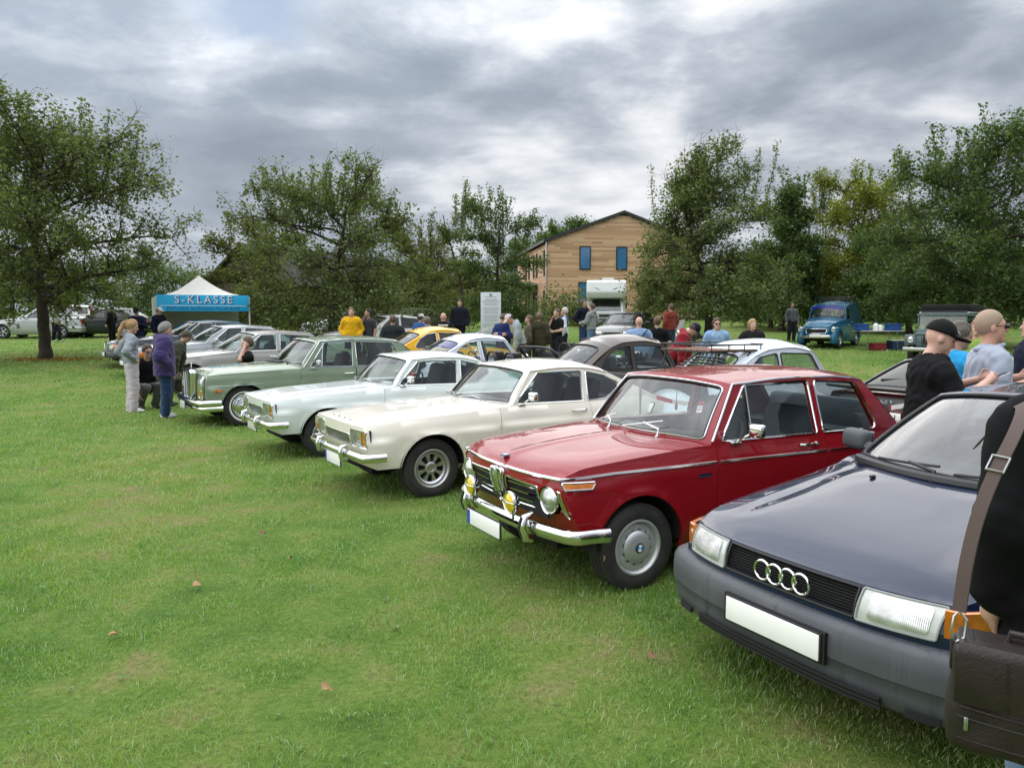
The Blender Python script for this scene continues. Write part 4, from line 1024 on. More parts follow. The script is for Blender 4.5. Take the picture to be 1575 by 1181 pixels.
# ------------------------------------------------------------ pale fastback coupes
def build_coupe(label, col, pose, plate=True, old=False):
    loc, yaw = pose
    wins = [rpoly([(-1.00, .868), (-1.895, .853), (-1.945, 1.172), (-1.345, 1.172)], [.02, .02, .03, .05]),
            rpoly([(-1.965, .853), (-2.22, .868), (-2.44, .985), (-2.425, 1.045), (-2.26, 1.115), (-2.005, 1.170)], [.02, .05, .05, .04, .06, .03])]
    hl = [rpoly([(sg*.395, .532), (sg*.742, .535), (sg*.742, .703), (sg*.395, .700)], .015) for sg in (1, -1)]
    gr = rpoly([(-.352, .538), (.352, .538), (.352, .640), (-.352, .640)], .012)
    c = Car('fastback_coupe', label, loc, yaw, col, group='cars parked in the front row', step=.05,
            xr=-2.56, rt=.295, wt=.19, rr=.188, wk='minilite', track=.655, arch=.345, sill=.235, zv=.33, zvr=.34,
            plan=[(.74, .745), (.5, .775), (0, .80), (-.7, .812), (-2.3, .812), (-3.0, .77), (-3.45, .70)],
            sec=[(0, .07), (.2, .022), (.5, .004), (.70, 0), (.735, .012), (.85, .030), (.95, .055), (1, .085)],
            sh=[(.66, .745), (.5, .762), (.2, .788), (-.3, .815), (-.75, .838), (-1.0, .852), (-1.9, .840), (-2.3, .852), (-2.7, .86), (-3.4, .80)],
            deck=[(.72, .752), (.55, .772), (.2, .812), (-.3, .838), (-.9, .868), (-2.9, .865), (-3.4, .80)], hp=7.0, hr=.03,
            nose=[(.30, .585), (.40, .64), (.52, .69), (.65, .715), (.738, .715)], nc=.025, nq=2.0, zn=.738, tail=[(.33, -3.32), (.5, -3.40), (.80, -3.38)], tc=.05, zt=.80,
            xb=-.955, xt=-1.255, xrt=-2.30, xrb=-3.02, bowb=.20, bowt=.13, bowr=.05, bowrb=.10, zs=[(-1.25, 1.197), (-1.7, 1.222), (-2.05, 1.205), (-2.32, 1.145)], crown=.075, tum=.36, gin=.015,
            doors=[(-.79, -.72, -1.955, -1.99)], wins=wins, ws_in=(.075, .08), rw_in=(.12, .12), trim=CHROME, seats=(.03, .025, .03), nholes=hl+[gr], bul=.02, flare=.012, trim_r=.008, headrest=False,
            hfun=lambda x, y: .016/(1+np.exp((np.abs(y)-.40)/.018))*np.clip((.62-x)/.25, 0, 1)*np.clip((x+.95)/.12, 0, 1))
    r = c.root
    bk = MB(); bk.prism([(-.75, .525), (.75, .525), (.75, .71), (-.75, .71)], (.635, 0, 0), (0, 1, 0), (0, 0, 1), (.01, 0, 0)); bk.build('grille_back', DARK, r, 0)
    fr = MB(); A = np.array(dens(gr, .04)); P = c.nosef()(A[:, 0], A[:, 1]); P[:, 0] += .002; fr.tube(P, .005, 6, closed=True); g = fr.build('grille', CHROME, r)
    for i in range(8):
        z = .5455+i*.0125; m = MB(); m.tube([(float(c.Fx(y, z))-.010, y, z) for y in np.linspace(-.35, .35, 9)], .0042, 6, flat=(0, 0, 1)); m.build('grille_slat', STEEL, g)
    for k, sg in enumerate((1, -1)):
        h = lens_on(c, rpoly([(sg*.405, .542), (sg*.615, .544), (sg*.615, .694), (sg*.405, .692)], .02), CLEAR, 'headlight', r, -.012, 'n', trim=pbr('lamp_bezel', (.42, .42, .38), .4), tr=.007)
        lens_on(c, rpoly([(sg*.632, .545), (sg*.722, .546), (sg*.722, .690), (sg*.632, .690)], .01), AMBER, 'indicator', r, -.004, 'n', trim=CHROME, tr=.005)
        m = MB(); A = np.array(dens(hl[k], .03)); P = c.nosef()(A[:, 0], A[:, 1]); P[:, 0] += .003; m.tube(P, .006, 6, closed=True); m.build('lamp_surround', CHROME, r)
        lens_on(c, rpoly([(sg*.42, .58), (sg*.66, .58), (sg*.66, .67), (sg*.42, .67)], .01), REDL, 'tail_light', r, .006, 't', trim=CHROME)
    for k, ch in enumerate('FORD'):
        y = -.24+.16*k; x = .655; text(ch, .040, CHROME, r, (x, y, float(c.Hz(np.array(x), np.array(y)))+.006), (R(52), 0, math.pi/2), .004, 'bonnet_letter')
    c.bumper(.455, .09, CHROME, off=.075, ret=.20, prof=[(0, -.035), (.018, -.040), (.036, -.018), (.041, .0), (.036, .020), (.018, .038), (0, .035)])
    for sg in (1, -1):
        m = MB(); y = sg*.35; x = float(c.Fx(y, .455))+.075; m.tube([(x, y, .385), (x+.05, y, .395), (x+.066, y, .46), (x+.05, y, .515), (x, y, .525)], [.018, .026, .028, .026, .016], 10); m.build('overrider', CHROME, r)
    c.bumper(.50, .09, CHROME, off=.07, ret=.3, rear=True)
    if plate: c.plate(.755, .355, .44, .115, blue=True)
    else: c.plate(.755, .37, .44, .10, blue=False, mat=pbr('old_plate', (.55, .56, .52), .5, noise=.2, nscale=30))
    if plate: A = rpoly([(.66, .74), (.90, .74), (.89, .93), (.70, .93)], .05); panel('green_sticker', A, lambda u, v: c.wsf(u, v), glass('green_film', (.10, .55, .38), .8), r, step=.15, out=(1, 0, .5), flange=0, lift=.003)
    else: m = MB(); m.box((-1.02, .22, .862), (.20, .28, .003), rot=(0, R(8), R(12))); m.build('info_sheet', WHITEP, r, 0)
    c.handle([-1.78], .765); c.mirror(-1.06, .862); c.wipers(us=((-.72, -.22), (-.10, .50)), mat=STEEL, v=.10)
    return c
CREAM = paint('cream_white_paint', (.78, .74, .65)); COOLW = paint('cool_white_paint', (.66, .71, .69))
CAPRI1 = build_coupe('cream fastback coupe with eight-spoke alloy wheels and a dark blue bench inside', CREAM, place(58, -1.185, 8.16))
CAPRI2 = build_coupe('cool white fastback coupe parked between green saloon and cream coupe', COOLW, place(58, -2.755, 10.374), plate=False)

# ------------------------------------------------------------ sage green chrome-grille saloon and silver saloons
def star_grille(c, x, w0, w1, z0, z1, name='radiator_grille', star=True):
    """upright chrome radiator shell with fine bars"""
    r = c.root; sh = rpoly([(-w0, z0), (w0, z0), (w1, z1-.03), (w1*.72, z1), (-w1*.72, z1), (-w1, z1-.03)], .02)
    m = MB(); A = dens(sh, .03)
    for dx in (0, .03, .055): m.tube([(x-dx, y, z) for y, z in A], .017, 8, closed=True)
    o = m.build(name, CHROME, r); m = MB(); m.prism(sh, (x-.045, 0, 0), (0, 1, 0), (0, 0, 1), (.01, 0, 0)); m.build('grille_back', DARK, o, 0)
    for k in range(13):
        z = z0+.03+(z1-z0-.06)*k/12; w = w0+(w1-w0)*(z-z0)/(z1-z0)-.01; m = MB(); m.tube([(x-.02, -w, z), (x-.02, w, z)], .0045, 6); m.build('grille_bar', STEEL, o)
    m = MB(); m.tube([(x, 0, z0), (x+.004, 0, z1)], .007, 6); m.build('grille_post', CHROME, o)
    if star:
        m = MB(); m.tube([(x-.06, 0, z1+.01), (x-.06, 0, z1+.045)], .006, 6); m.tube([(x-.06, .035*math.cos(a), z1+.085+.035*math.sin(a)) for a in np.linspace(0, 6.283, 21)[:-1]], .0035, 6, closed=True)
        for a in (90, 210, 330): m.tube([(x-.06, 0, z1+.085), (x-.06, .035*math.cos(R(a)), z1+.085+.035*math.sin(R(a)))], [.005, .002], 5)
        m.build('bonnet_star', CHROME, o)
def build_green():
    sage = paint('sage_green_paint', (.20, .255, .175))
    loc, yaw = place(56, -4.86, 13.26)
    wins = [rpoly([(-1.13, .935), (-1.900, .922), (-1.938, 1.345), (-1.435, 1.338)], [.015, .02, .03, .06]), rpoly([(-1.99, .922), (-2.78, .915), (-2.86, 1.05), (-2.74, 1.312), (-2.005, 1.345)], [.02, .03, .05, .07, .03])]
    c = Car('classic_saloon', 'sage green classic saloon with tall chrome grille and whitewall tyres', loc, yaw, sage, group='cars parked in the front row', step=.06,
            xr=-2.75, rt=.33, wt=.185, rr=.19, wk='whitewall', track=.735, arch=.362, sill=.25, zv=.34, zvr=.36,
            plan=[(.66, .82), (.3, .86), (0, .88), (-1.5, .90), (-3, .875), (-4.1, .80)], sec=[(0, .06), (.2, .015), (.58, 0), (.64, 0), (.68, .014), (.88, .032), (1, .065)],
            sh=[(.55, .84), (.3, .862), (-.1, .88), (-.9, .905), (-2, .905), (-3.2, .89), (-4.1, .84)], deck=[(.6, .885), (.3, .93), (-.2, .965), (-.75, .992), (-3.2, .93), (-4.1, .86)], hp=3.6, hr=.05,
            nose=[(.30, .58), (.45, .62), (.7, .625), (.84, .585)], nc=.03, nq=3, zn=.842, tail=[(.35, -4.05), (.6, -4.12), (.84, -4.08)], tc=.08, zt=.84,
            xb=-.99, xt=-1.345, xrt=-2.86, xrb=-3.35, bowb=.20, bowt=.12, bowr=.08, bowrb=.18, zs=[(-1.345, 1.357), (-2, 1.388), (-2.6, 1.365), (-2.9, 1.325)], crown=.055, tum=.30, gin=.018,
            doors=[(-.95, -.90, -1.945, -1.945), (-1.955, -1.955, -2.95, -2.40)], wins=wins, ws_in=(.055, .07), trim=CHROME, gchrome=True, seats=(.10, .055, .03), headrest=True, bul=.03, flare=.012, glass=GLASSG)
    r = c.root
    star_grille(c, .70, .235, .275, .43, .90)
    for sg in (1, -1):
        # upright lamp unit: chrome bezel, clear upper lens, amber lower lens
        pl = rpoly([(sg*.555, .47), (sg*.735, .47), (sg*.745, .68), (sg*.72, .815), (sg*.575, .815)], .05)
        b = lens_on(c, pl, CLEAR, 'headlight', r, .03, 'n', trim=CHROME, tr=.014)
        lens_on(c, rpoly([(sg*.60, .485), (sg*.70, .485), (sg*.70, .60), (sg*.60, .60)], .02), AMBER, 'lower_lens', b, .045, 'n')
        a = rpoly([(.475, .575), (.355, .575), (.355, .615), (.475, .615)], .018); i = panel('side_marker', a, c.side(sg), AMBER, r, step=.04, out=(0, sg, 0), flange=.012, lift=.012)
        lens_on(c, rpoly([(sg*.42, .55), (sg*.70, .55), (sg*.70, .72), (sg*.42, .72)], .02), REDL, 'tail_light', r, .01, 't', trim=CHROME)
    pf = [(0, -.040), (.025, -.045), (.045, -.02), (.050, 0), (.045, .02), (.025, .045), (0, .040)]
    c.bumper(.405, .08, CHROME, off=.10, ret=.30, prof=pf); c.bumper(.315, .08, CHROME, off=.10, ret=.30, prof=pf, name='lower_bumper'); c.bumper(.42, .1, CHROME, off=.09, ret=.5, rear=True)
    m = MB(); m.sweep([(.70, y) for y in np.linspace(.7, -.7, 5)], [(0, .335), (.03, .335), (.03, .385), (0, .385)]); m.build('bumper_rubber', RUBBER, r)
    c.plate(.795, .33, .36, .13, blue=False, mat=pbr('old_plate', (.55, .56, .52), .5))
    c.strip([(.56, .672), (.2, .676), (-.3, .676)], .006, CHROME); c.strip([(-1.0, .905), (-1.9, .905)], .008, CHROME, off=-.01); c.strip([(-1.97, .905), (-3.3, .89)], .008, CHROME, off=-.01)
    c.handle([-1.80, -2.78], .80); c.mirror(-1.16, .915); c.wipers(us=((-.5, .0), (.1, .62)), mat=BLACKP, v=.06)
    m = MB(); m.prism([(-.84, -.30), (-.84, .30), (-.70, .34), (-.70, -.34)], (0, 0, float(c.DK(-.78))+.006), (1, 0, 0), (0, 1, 0), (0, 0, .012)); m.build('scuttle_grille', BLACKP, r, 0)
    for x in (-1.165,):
        m = MB(); A = np.array([(-1.335, .93), (-1.40, 1.335)]); P = c.gside(1, -.004)(A[:, 0], A[:, 1]); m.tube(P, .010, 6); m.build('quarterlight_post', CHROME, r)
    return c
MERC = build_green()
def build_silver(label, col, pose, glassm=None):
    loc, yaw = pose
    wins = [rpoly([(-1.20, .945), (-1.98, .945), (-2.02, 1.315), (-1.66, 1.31)], .02), rpoly([(-2.08, .945), (-2.92, .945), (-2.86, 1.27), (-2.12, 1.318)], .03)]
    c = Car('luxury_saloon', label, loc, yaw, col, group='cars parked in the front row', step=.08,
            xr=-2.94, rt=.325, wt=.205, rr=.19, wk='gullideckel', track=.77, arch=.365, sill=.23, zv=.30, zvr=.30,
            plan=[(.85, .76), (.6, .84), (.2, .885), (-1, .91), (-3, .90), (-4.1, .82)], sec=[(0, .05), (.2, .01), (.5, 0), (.8, .012), (1, .055)],
            sh=[(.75, .76), (.4, .80), (-.3, .86), (-1.0, .92), (-3, .93), (-4.1, .90)], deck=[(.8, .77), (.5, .83), (0, .90), (-.8, .955), (-3.2, .97), (-4.1, .92)], hp=3.4, hr=.05,
            nose=[(.25, .74), (.45, .80), (.6, .80), (.76, .755)], nc=.10, nq=3, zn=.765, tail=[(.3, -4.0), (.6, -4.1), (.9, -4.05)], tc=.10, zt=.90,
            xb=-1.02, xt=-1.60, xrt=-2.90, xrb=-3.42, bowb=.26, bowt=.14, bowr=.08, bowrb=.16, zs=[(-1.6, 1.33), (-2.1, 1.36), (-2.9, 1.31)], crown=.06, tum=.34, gin=.02,
            doors=[(-1.04, -.98, -2.03, -2.03), (-2.04, -2.04, -3.05, -2.70)], wins=wins, ws_in=(.05, .06), trim=CHROME, gutter=False, seats=(.035, .04, .06), headrest=True, bul=.05, glass=glassm or GLASSG)
    r = c.root; star_grille(c, .83, .27, .30, .50, .78)
    for sg in (1, -1):
        lens_on(c, rpoly([(sg*.34, .555), (sg*.62, .555), (sg*.64, .715), (sg*.34, .72)], .02), CLEAR, 'headlight', r, .01, 'n', trim=CHROME, step=.06)
        pth = smooth_path([(float(c.Fx(y, .64))+.006, y) for y in np.linspace(.655, float(c.Yf(.64)), 5)]+[(x, float(c.Wy(x, .64))+.006) for x in np.linspace(float(c.xe(.64))-.03, .48, 4)], 1)
        m = MB(); m.sweep([(x, sg*y) for x, y in pth], [(0, .56), (-.006*sg, .57), (-.006*sg, .70), (0, .71), (.02*sg, .70), (.02*sg, .57)]); m.build('indicator', AMBER, r, 60)
        lens_on(c, rpoly([(sg*.35, .62), (sg*.76, .62), (sg*.76, .80), (sg*.35, .80)], .02), REDL, 'tail_light', r, .01, 't', step=.08)
    pf = [(0, -.10), (.05, -.10), (.085, -.06), (.09, .05), (.06, .10), (0, .10)]
    c.bumper(.42, .2, GREYP, off=.02, ret=.50, prof=pf); c.bumper(.42, .2, GREYP, off=.02, ret=.5, prof=pf, rear=True)
    m = MB(); m.sweep(smooth_path([(float(c.Fx(y, .42))+.11, y) for y in np.linspace(.72, -.72, 9)], 1), [(0, .475), (.012, .478), (.012, .50), (0, .503)]); m.build('bumper_trim', CHROME, r)
    c.plate(.925, .42, .52, .11); c.handle([-1.86, -2.85], .80); c.mirror(-1.22, .92, col, 'plastic', (1, -1)); c.wipers(us=((-.3, .62),), v=.06)
    for a, b in ((-.40, -.95), (-1.05, -2.02), (-2.06, -2.66)): c.strip([(a, .50), (b, .50)], .016, GREYP)
    return c
SILV = paint('silver_beige_metallic', (.42, .40, .38), metal=.45, rough=.35); SILV2 = paint('light_silver_metallic', (.47, .49, .51), metal=.45, rough=.35)
build_silver('beige silver luxury saloon parked beside the sage green saloon', SILV, place(54, -7.75, 18.0, .05))
build_silver('pale silver luxury saloon, second beyond the sage green saloon', SILV2, place(54, -9.6, 20.9, .16))
build_silver('dark-topped grey luxury saloon, third beyond the sage green saloon', paint('anthracite_metallic', (.06, .07, .085), metal=.4), place(54, -11.35, 23.3, .28))
# ------------------------------------------------------------ lawn: real blades, denser near the viewer
def grass_mat():
    m, T = mat('grass_blades'); g = T.add('ShaderNodeNewGeometry'); pos = g.outputs['Position']; rnd = g.outputs['Random Per Island']
    n1 = T.noise(pos, .38, 5, .6); n2 = T.noise(pos, 1.7, 5, .65)
    f = T.math('ADD', T.math('MULTIPLY', n1, .45), T.math('ADD', T.math('MULTIPLY', n2, .45), T.math('MULTIPLY', rnd, .14)))
    f = T.math('MULTIPLY_ADD', T.math('SUBTRACT', f, .51), 1.2, .50)
    c = T.ramp(f, [(.30, (.088, .192, .034)), (.42, (.150, .310, .052)), (.52, (.230, .400, .074)), (.61, (.335, .425, .120)), (.71, (.420, .365, .165))])
    c = T.mix(T.ramp(rnd, [(.93, 0.0), (.94, .75)]), c, (.36, .32, .17))
    d = T.add('ShaderNodeBsdfDiffuse', Color=c); tr = T.add('ShaderNodeBsdfTranslucent', Color=T.mix(1.0, c, (1.0, 1.0, .55), 'MULTIPLY'))
    gl = T.add('ShaderNodeBsdfGlossy', Roughness=.42); gl.inputs['Color'].default_value = (.9, .95, 1, 1)
    a = T.add('ShaderNodeMixShader', i0=.46, i1=d.outputs[0], i2=tr.outputs[0]); b = T.add('ShaderNodeMixShader', i0=.06, i1=a.outputs[0], i2=gl.outputs[0])
    T.l.new(b.outputs[0], T.out.inputs[0]); return m
def build_grass():
    rg = np.random.default_rng(3); B = []
    # (depth from, to, blades per m2, width, length)
    for d0, d1, dn, w, ln in ((1.9, 3.6, 6200, .0040, .040), (3.6, 5.5, 4800, .0048, .038), (5.5, 8, 2500, .0064, .040), (8, 12, 1000, .0095, .056), (12, 18, 420, .014, .056), (18, 27, 170, .022, .06), (27, 40, 60, .036, .07)):
        hw = lambda d: d*.70+.9
        n = int((hw(d0)+hw(d1))*(d1-d0)*dn); y = rg.uniform(d0, d1, n); x = rg.uniform(-1, 1, n)*hw((d0+d1)/2+.0)*np.clip(y/((d0+d1)/2), .7, 1.4)
        # tufts and bare patches
        q = np.sin(x*3.1+np.sin(y*2.3)*1.4)*np.sin(y*2.7+np.sin(x*1.9)*1.7)+.6*np.sin(x*9.1+y*3.3)*np.sin(y*8.3-x*2.1)
        k = rg.uniform(0, 1, n) < np.clip(.68+.36*q, .22, 1); x, y, q = x[k], y[k], q[k]; n = len(x)
        B.append(np.stack([x, y, np.full(n, w)*rg.uniform(.6, 1.25, n), ln*rg.uniform(.40, 1.25, n)*(1+.38*q)], 1))
    B = np.concatenate(B); n = len(B); az = rg.uniform(0, 2*math.pi, n); lean = rg.uniform(.25, 1.25, n); fz = rg.uniform(0, 2*math.pi, n)
    base = np.stack([B[:, 0], B[:, 1], _tz(B[:, 1])-.004], 1); dirh = np.stack([np.cos(az), np.sin(az), 0*az], 1); sid = np.stack([-np.sin(fz), np.cos(fz), 0*az], 1)
    w, L = B[:, 2:3], B[:, 3:4]; l1 = lean[:, None]*.55; l2 = lean[:, None]*1.2
    mid = base+L*.55*(dirh*np.sin(l1)+np.array([0, 0, 1])*np.cos(l1)); tip = mid+L*.5*(dirh*np.sin(l2)+np.array([0, 0, 1])*np.cos(l2))
    V = np.stack([base-sid*w*.5, base+sid*w*.5, mid+sid*w*.42, mid-sid*w*.42, tip], 1).reshape(-1, 3)
    i = np.arange(n)[:, None]*5; F = np.concatenate([i+np.array([0, 1, 2]), i+np.array([0, 2, 3]), i+np.array([3, 2, 4])])
    o = new_obj('grass', mesh_np('grass', V, F, grass_mat())); tag(o, 'short green lawn grass with straw-coloured patches under the cars', 'grass', kind='stuff')
    # broad-leaved weeds in the turf
    rg = np.random.default_rng(11); VV = []; FF = []
    for k in range(110):
        y = rg.uniform(2.2, 9); x = rg.uniform(-.68, .62)*y; nl = rg.integers(4, 8); s0 = rg.uniform(.014, .026)
        for a in rg.uniform(0, 6.28, nl):
            e = rg.uniform(.25, .8); d = np.array([math.cos(a)*math.cos(e), math.sin(a)*math.cos(e), math.sin(e)]); sd = np.array([-math.sin(a), math.cos(a), 0]); b0 = np.array([x, y, .012]); L = s0*rg.uniform(.8, 1.6); b = len(VV)
            VV += [b0, b0+d*L*.5+sd*L*.22, b0+d*L+np.array([0, 0, -.005]), b0+d*L*.5-sd*L*.22]; FF.append((b, b+1, b+2, b+3))
    wm = pbr('weed_leaf', (.09, .20, .03), .5, noise=.3, nscale=3); o = new_obj('lawn_weeds', mesh_np('lawn_weeds', np.array(VV), np.array(FF), wm)); tag(o, 'small broad-leaved weeds growing in the lawn', 'weeds', kind='stuff')
build_grass()
def build_fallen():
    """single dry leaves lying on the lawn"""
    lm = [pbr('dry_leaf_tan', (.36, .21, .09), .7, noise=.35, nscale=40), pbr('dry_leaf_brown', (.22, .10, .05), .7, noise=.35, nscale=40)]
    for k, (px, py, s, cm, lab) in enumerate([(304, 908, .055, 0, 'tan dry leaf lying on the open lawn beside a torn grass tuft'), (175, 986, .04, 0, 'small tan dry leaf alone on the open lawn'), (502, 1070, .042, 0, 'pale curled dry leaf in the deep green grass'), (1128, 977, .05, 1, 'brown dry leaf under the bumper of the dark blue saloon'), (405, 827, .045, 1, 'dark brown dry leaf on worn yellowish turf'), (447, 866, .03, 0, 'tiny tan leaf scrap on worn turf'), (1004, 1020, .035, 1, 'reddish brown leaf scrap in grass ahead of the dark blue saloon')]):
        p = on_ground(px, py); rg = random.Random(k); V = []; n = 10
        for i in range(n):
            a = 2*math.pi*i/n; rr = s*.72*(1+.25*math.cos(3*a+k))*(.9+.2*rg.random()); V.append((rr*math.cos(a), rr*.62*math.sin(a), .012*math.cos(2*a+k)+.006*rg.random()))
        V.append((0, 0, .0)); F = [(i, (i+1) % n, n) for i in range(n)]; o = new_obj('fallen_leaf', mk_mesh('fallen_leaf', V, F, lm[cm], 180)); o.location = (p[0], p[1], p[2]+.042); o.rotation_euler = (rg.uniform(-.3, .3), rg.uniform(-.3, .3), rg.uniform(0, 6)); tag(o, lab, 'leaf', 'fallen leaves on the lawn')
build_fallen()
# ------------------------------------------------------------ trees
def leaf_mat(name, dark, mid, light):
    if name in MAT: return MAT[name]
    m, T = mat(name); g = T.add('ShaderNodeNewGeometry'); rnd = g.outputs['Random Per Island']; n = T.noise(g.outputs['Position'], .9, 3, .5)
    c = T.ramp(T.math('ADD', T.math('MULTIPLY', rnd, .65), T.math('MULTIPLY', n, .35)), [(.15, dark), (.5, mid), (.85, light)])
    d = T.add('ShaderNodeBsdfDiffuse', Color=c); tr = T.add('ShaderNodeBsdfTranslucent', Color=T.mix(1.0, c, (1.0, 1.0, .5), 'MULTIPLY')); gl = T.add('ShaderNodeBsdfGlossy', Roughness=.6)
    a = T.add('ShaderNodeMixShader', i0=.45, i1=d.outputs[0], i2=tr.outputs[0]); b = T.add('ShaderNodeMixShader', i0=.02, i1=a.outputs[0], i2=gl.outputs[0]); T.l.new(b.outputs[0], T.out.inputs[0]); MAT[name] = m; return m
BARK = pbr('bark', (.060, .045, .034), .95, bump=1.0, bscale=14, noise=.45, nscale=5)
L_APPLE = leaf_mat('apple_leaves', (.075, .112, .036), (.135, .186, .062), (.215, .262, .102))
L_DARK = leaf_mat('dark_leaves', (.046, .088, .026), (.085, .142, .042), (.145, .205, .066))
L_YEL = leaf_mat('yellowing_leaves', (.105, .145, .022), (.190, .225, .034), (.290, .300, .050))
L_OLIVE = leaf_mat('olive_leaves', (.065, .090, .026), (.120, .145, .044), (.195, .205, .074))
def leaves_mesh(name, C, size, rg, m, spread):
    n = len(C); s = size*rg.uniform(.5, 1.5, n)[:, None]; c = C+rg.normal(0, spread, (n, 3))
    a = rg.uniform(0, 2*math.pi, n); e = rg.uniform(-.9, .75, n); u = np.stack([np.cos(a)*np.cos(e), np.sin(a)*np.cos(e), np.sin(e)], 1)
    v = np.cross(u, rg.normal(0, 1, (n, 3))+np.array([0, 0, 1.4])); v /= np.maximum(np.linalg.norm(v, axis=1), 1e-9)[:, None]; w = np.cross(u, v)
    V = np.stack([c-u*s*.5, c+v*s*.30+w*s*.07, c+u*s*.55, c-v*s*.30+w*s*.07], 1).reshape(-1, 3); i = np.arange(n)[:, None]*4
    return mesh_np(name, V, np.concatenate([i+np.array([0, 1, 2]), i+np.array([0, 2, 3])]), m)
def tree(name, label, loc, H, rad, trunk_h, tr, nleaf, lsize, lm, seed, lean=(0, 0), limbs=11, shoots=10, flat=.55, base=.22, shape='round', group=None, top=1.0, sx=1.0, low=0.0, liftx=0.0):
    """trunk, limbs and twigs grown into a crown envelope; leaves hang on the twigs. rad: crown radius, base: crown bottom / H"""
    rg = np.random.default_rng(seed); root = thing(name, label, 'tree', loc, 0, group); tb = MB(); tw = []
    up = np.array([0, 0, 1.0]); lx, ly = lean
    def path(p, d, L, r0, r1, n, curl, grav=0.0):
        P = [np.array(p, float)]; d = np.array(d, float)
        for i in range(n):
            d = d+rg.normal(0, curl, 3)+up*grav; d /= np.linalg.norm(d); P.append(P[-1]+d*L/n)
        return P, list(np.linspace(r0, r1, n+1))
    # trunk with flared foot
    n = 9; tp = [np.array([lx*(i/n)*trunk_h, ly*(i/n)*trunk_h, -.15+(trunk_h+.15)*i/n])+np.append(rg.normal(0, tr*.12, 2), 0)*(i > 0) for i in range(n+1)]
    tb.tube(tp, [tr*(1.45-.5*min(1, i/2.5)-.10*i/n) for i in range(n+1)], 10)
    top_p = tp[-1]
    ctr = np.array([top_p[0], top_p[1], 0]); zb = base*H
    def env(z):
        q = np.clip((z-zb)/(H*top-zb), 0, 1)
        if shape == 'cone': return rad*(1-q)**.72*min(1, .75+q*4)
        if shape == 'column': return rad*np.sqrt(max(0, 1-(q*1.0)**4))*min(1, .6+q*3)
        return rad*np.sqrt(np.clip(1-((q-.30)/.72)**2, .02, 1))
    lead, lr = path(top_p, (lx*.4, ly*.4, 1), H*.80-trunk_h, tr*.80, .02, 8, .10, .1); tb.tube(lead, lr, 7)
    pts = []
    for k in range(limbs):
        q = (k+.5)/limbs; j = q**1.0*(len(lead)-2); i = int(j); p = lead[i]+(lead[i+1]-lead[i])*(j-i)
        az = k*2.39996+rg.normal(0, .3); z_t = zb+(H*top-zb)*(.01+.86*q**1.15)
        z_t += liftx*max(0.0, math.cos(az))*(1-q); R_ = env(z_t)*rg.uniform(.86, 1.08); tgt = ctr+np.array([R_*math.cos(az)*sx, R_*math.sin(az), z_t+rg.normal(0, .15)])
        d = tgt-p; L = np.linalg.norm(d); d /= L; d0 = d+up*.35; P, rr = path(p, d0, L*1.02, tr*.46*(1-.6*q), .018, 7, .10, -.05)
        # steer to target
        P = [a+(tgt-P[-1])*(m/7)**1.5 for m, a in enumerate(P)]; tb.tube(P, rr, 6)
        for m in range(2, 8):
            for s_ in range(3):
                dv = (P[m]-P[m-1]); dv /= np.linalg.norm(dv); sd = rg.normal(0, 1, 3); sd[2] = sd[2]*.7+.30; sd /= np.linalg.norm(sd); dd = dv*.55+sd*.9; L2 = rad*rg.uniform(.26, .48)*(1.1-.06*m)
                Q, r2 = path(P[m], dd, L2, rr[m]*.55+.006, .006, 5, .16, .04); tb.tube(Q, r2, 4, cap=False)
                for t in range(1, 6):
                    pts.append(Q[t])
                    for _ in range(2):
                        sd = rg.normal(0, 1, 3); sd /= np.linalg.norm(sd); Q3, r3 = path(Q[t], dv*.3+sd, L2*rg.uniform(.3, .55), .006, .003, 3, .2, .05)
                        pts += Q3[1:]; tb.tube(Q3, r3, 3, cap=False)
    sh = []
    for k in range(shoots):                                # straight water shoots above the crown
        az = rg.uniform(0, 6.28); r_ = rad*rg.uniform(0, .75); z0 = H*rg.uniform(.58, .76); p = ctr+np.array([r_*math.cos(az)*sx, r_*math.sin(az), z0]); ln = max(.3, (H*rg.uniform(.86, 1.03)-z0)*(1-.35*r_/rad))
        Q, r3 = path(p, (math.cos(az)*.30*r_/rad, math.sin(az)*.30*r_/rad, 1), ln, .018, .005, 7, .06, .05); tb.tube(Q, r3, 4)
        for t in np.linspace(.05, 1, int(26*ln)+6):
            i = min(int(t*7), 6); sh.append(Q[i]+(Q[i+1]-Q[i])*(t*7-i))
    if low:                                                # drooping skirt of small twigs
        for k in range(int(low*3)):
            az = rg.uniform(0, 6.28)
            if liftx and math.cos(az) > -.1: continue
            r_ = rad*rg.uniform(.25, .88); p = ctr+np.array([r_*math.cos(az)*sx, r_*math.sin(az), zb+H*rg.uniform(.02, .22)]); Q, r3 = path(p, (math.cos(az)*.4, math.sin(az)*.4, -.7), rg.uniform(.4, 1.0), .010, .004, 4, .2, -.05); pts += Q*4; tb.tube(Q, r3, 3, cap=False)
    pts = np.array(pts); 
    # keep to the envelope
    rr_ = np.hypot((pts[:, 0]-ctr[0])/sx, pts[:, 1]-ctr[1]); lim = np.array([env(z) for z in pts[:, 2]])*1.30+.3; pts = pts[(rr_ < lim) & (pts[:, 2] > zb*.75)]
    pts = pts[rg.random(len(pts)) < .5]; idx = rg.integers(0, len(pts), int(nleaf*(.92 if len(sh) else 1))); C = pts[idx]
    tb.build('trunk', BARK, root, 60)
    cr = new_obj('crown', leaves_mesh('crown', C, lsize, rg, lm, lsize*1.05), root)
    if len(sh):
        sh = np.array(sh); C2 = sh[rg.integers(0, len(sh), max(60, int(len(sh)*3)))]; new_obj('shoot_leaves', leaves_mesh('shoot_leaves', C2, lsize*.95, rg, lm, lsize*.7), root)
    return root
TG = 'trees round the meadow'
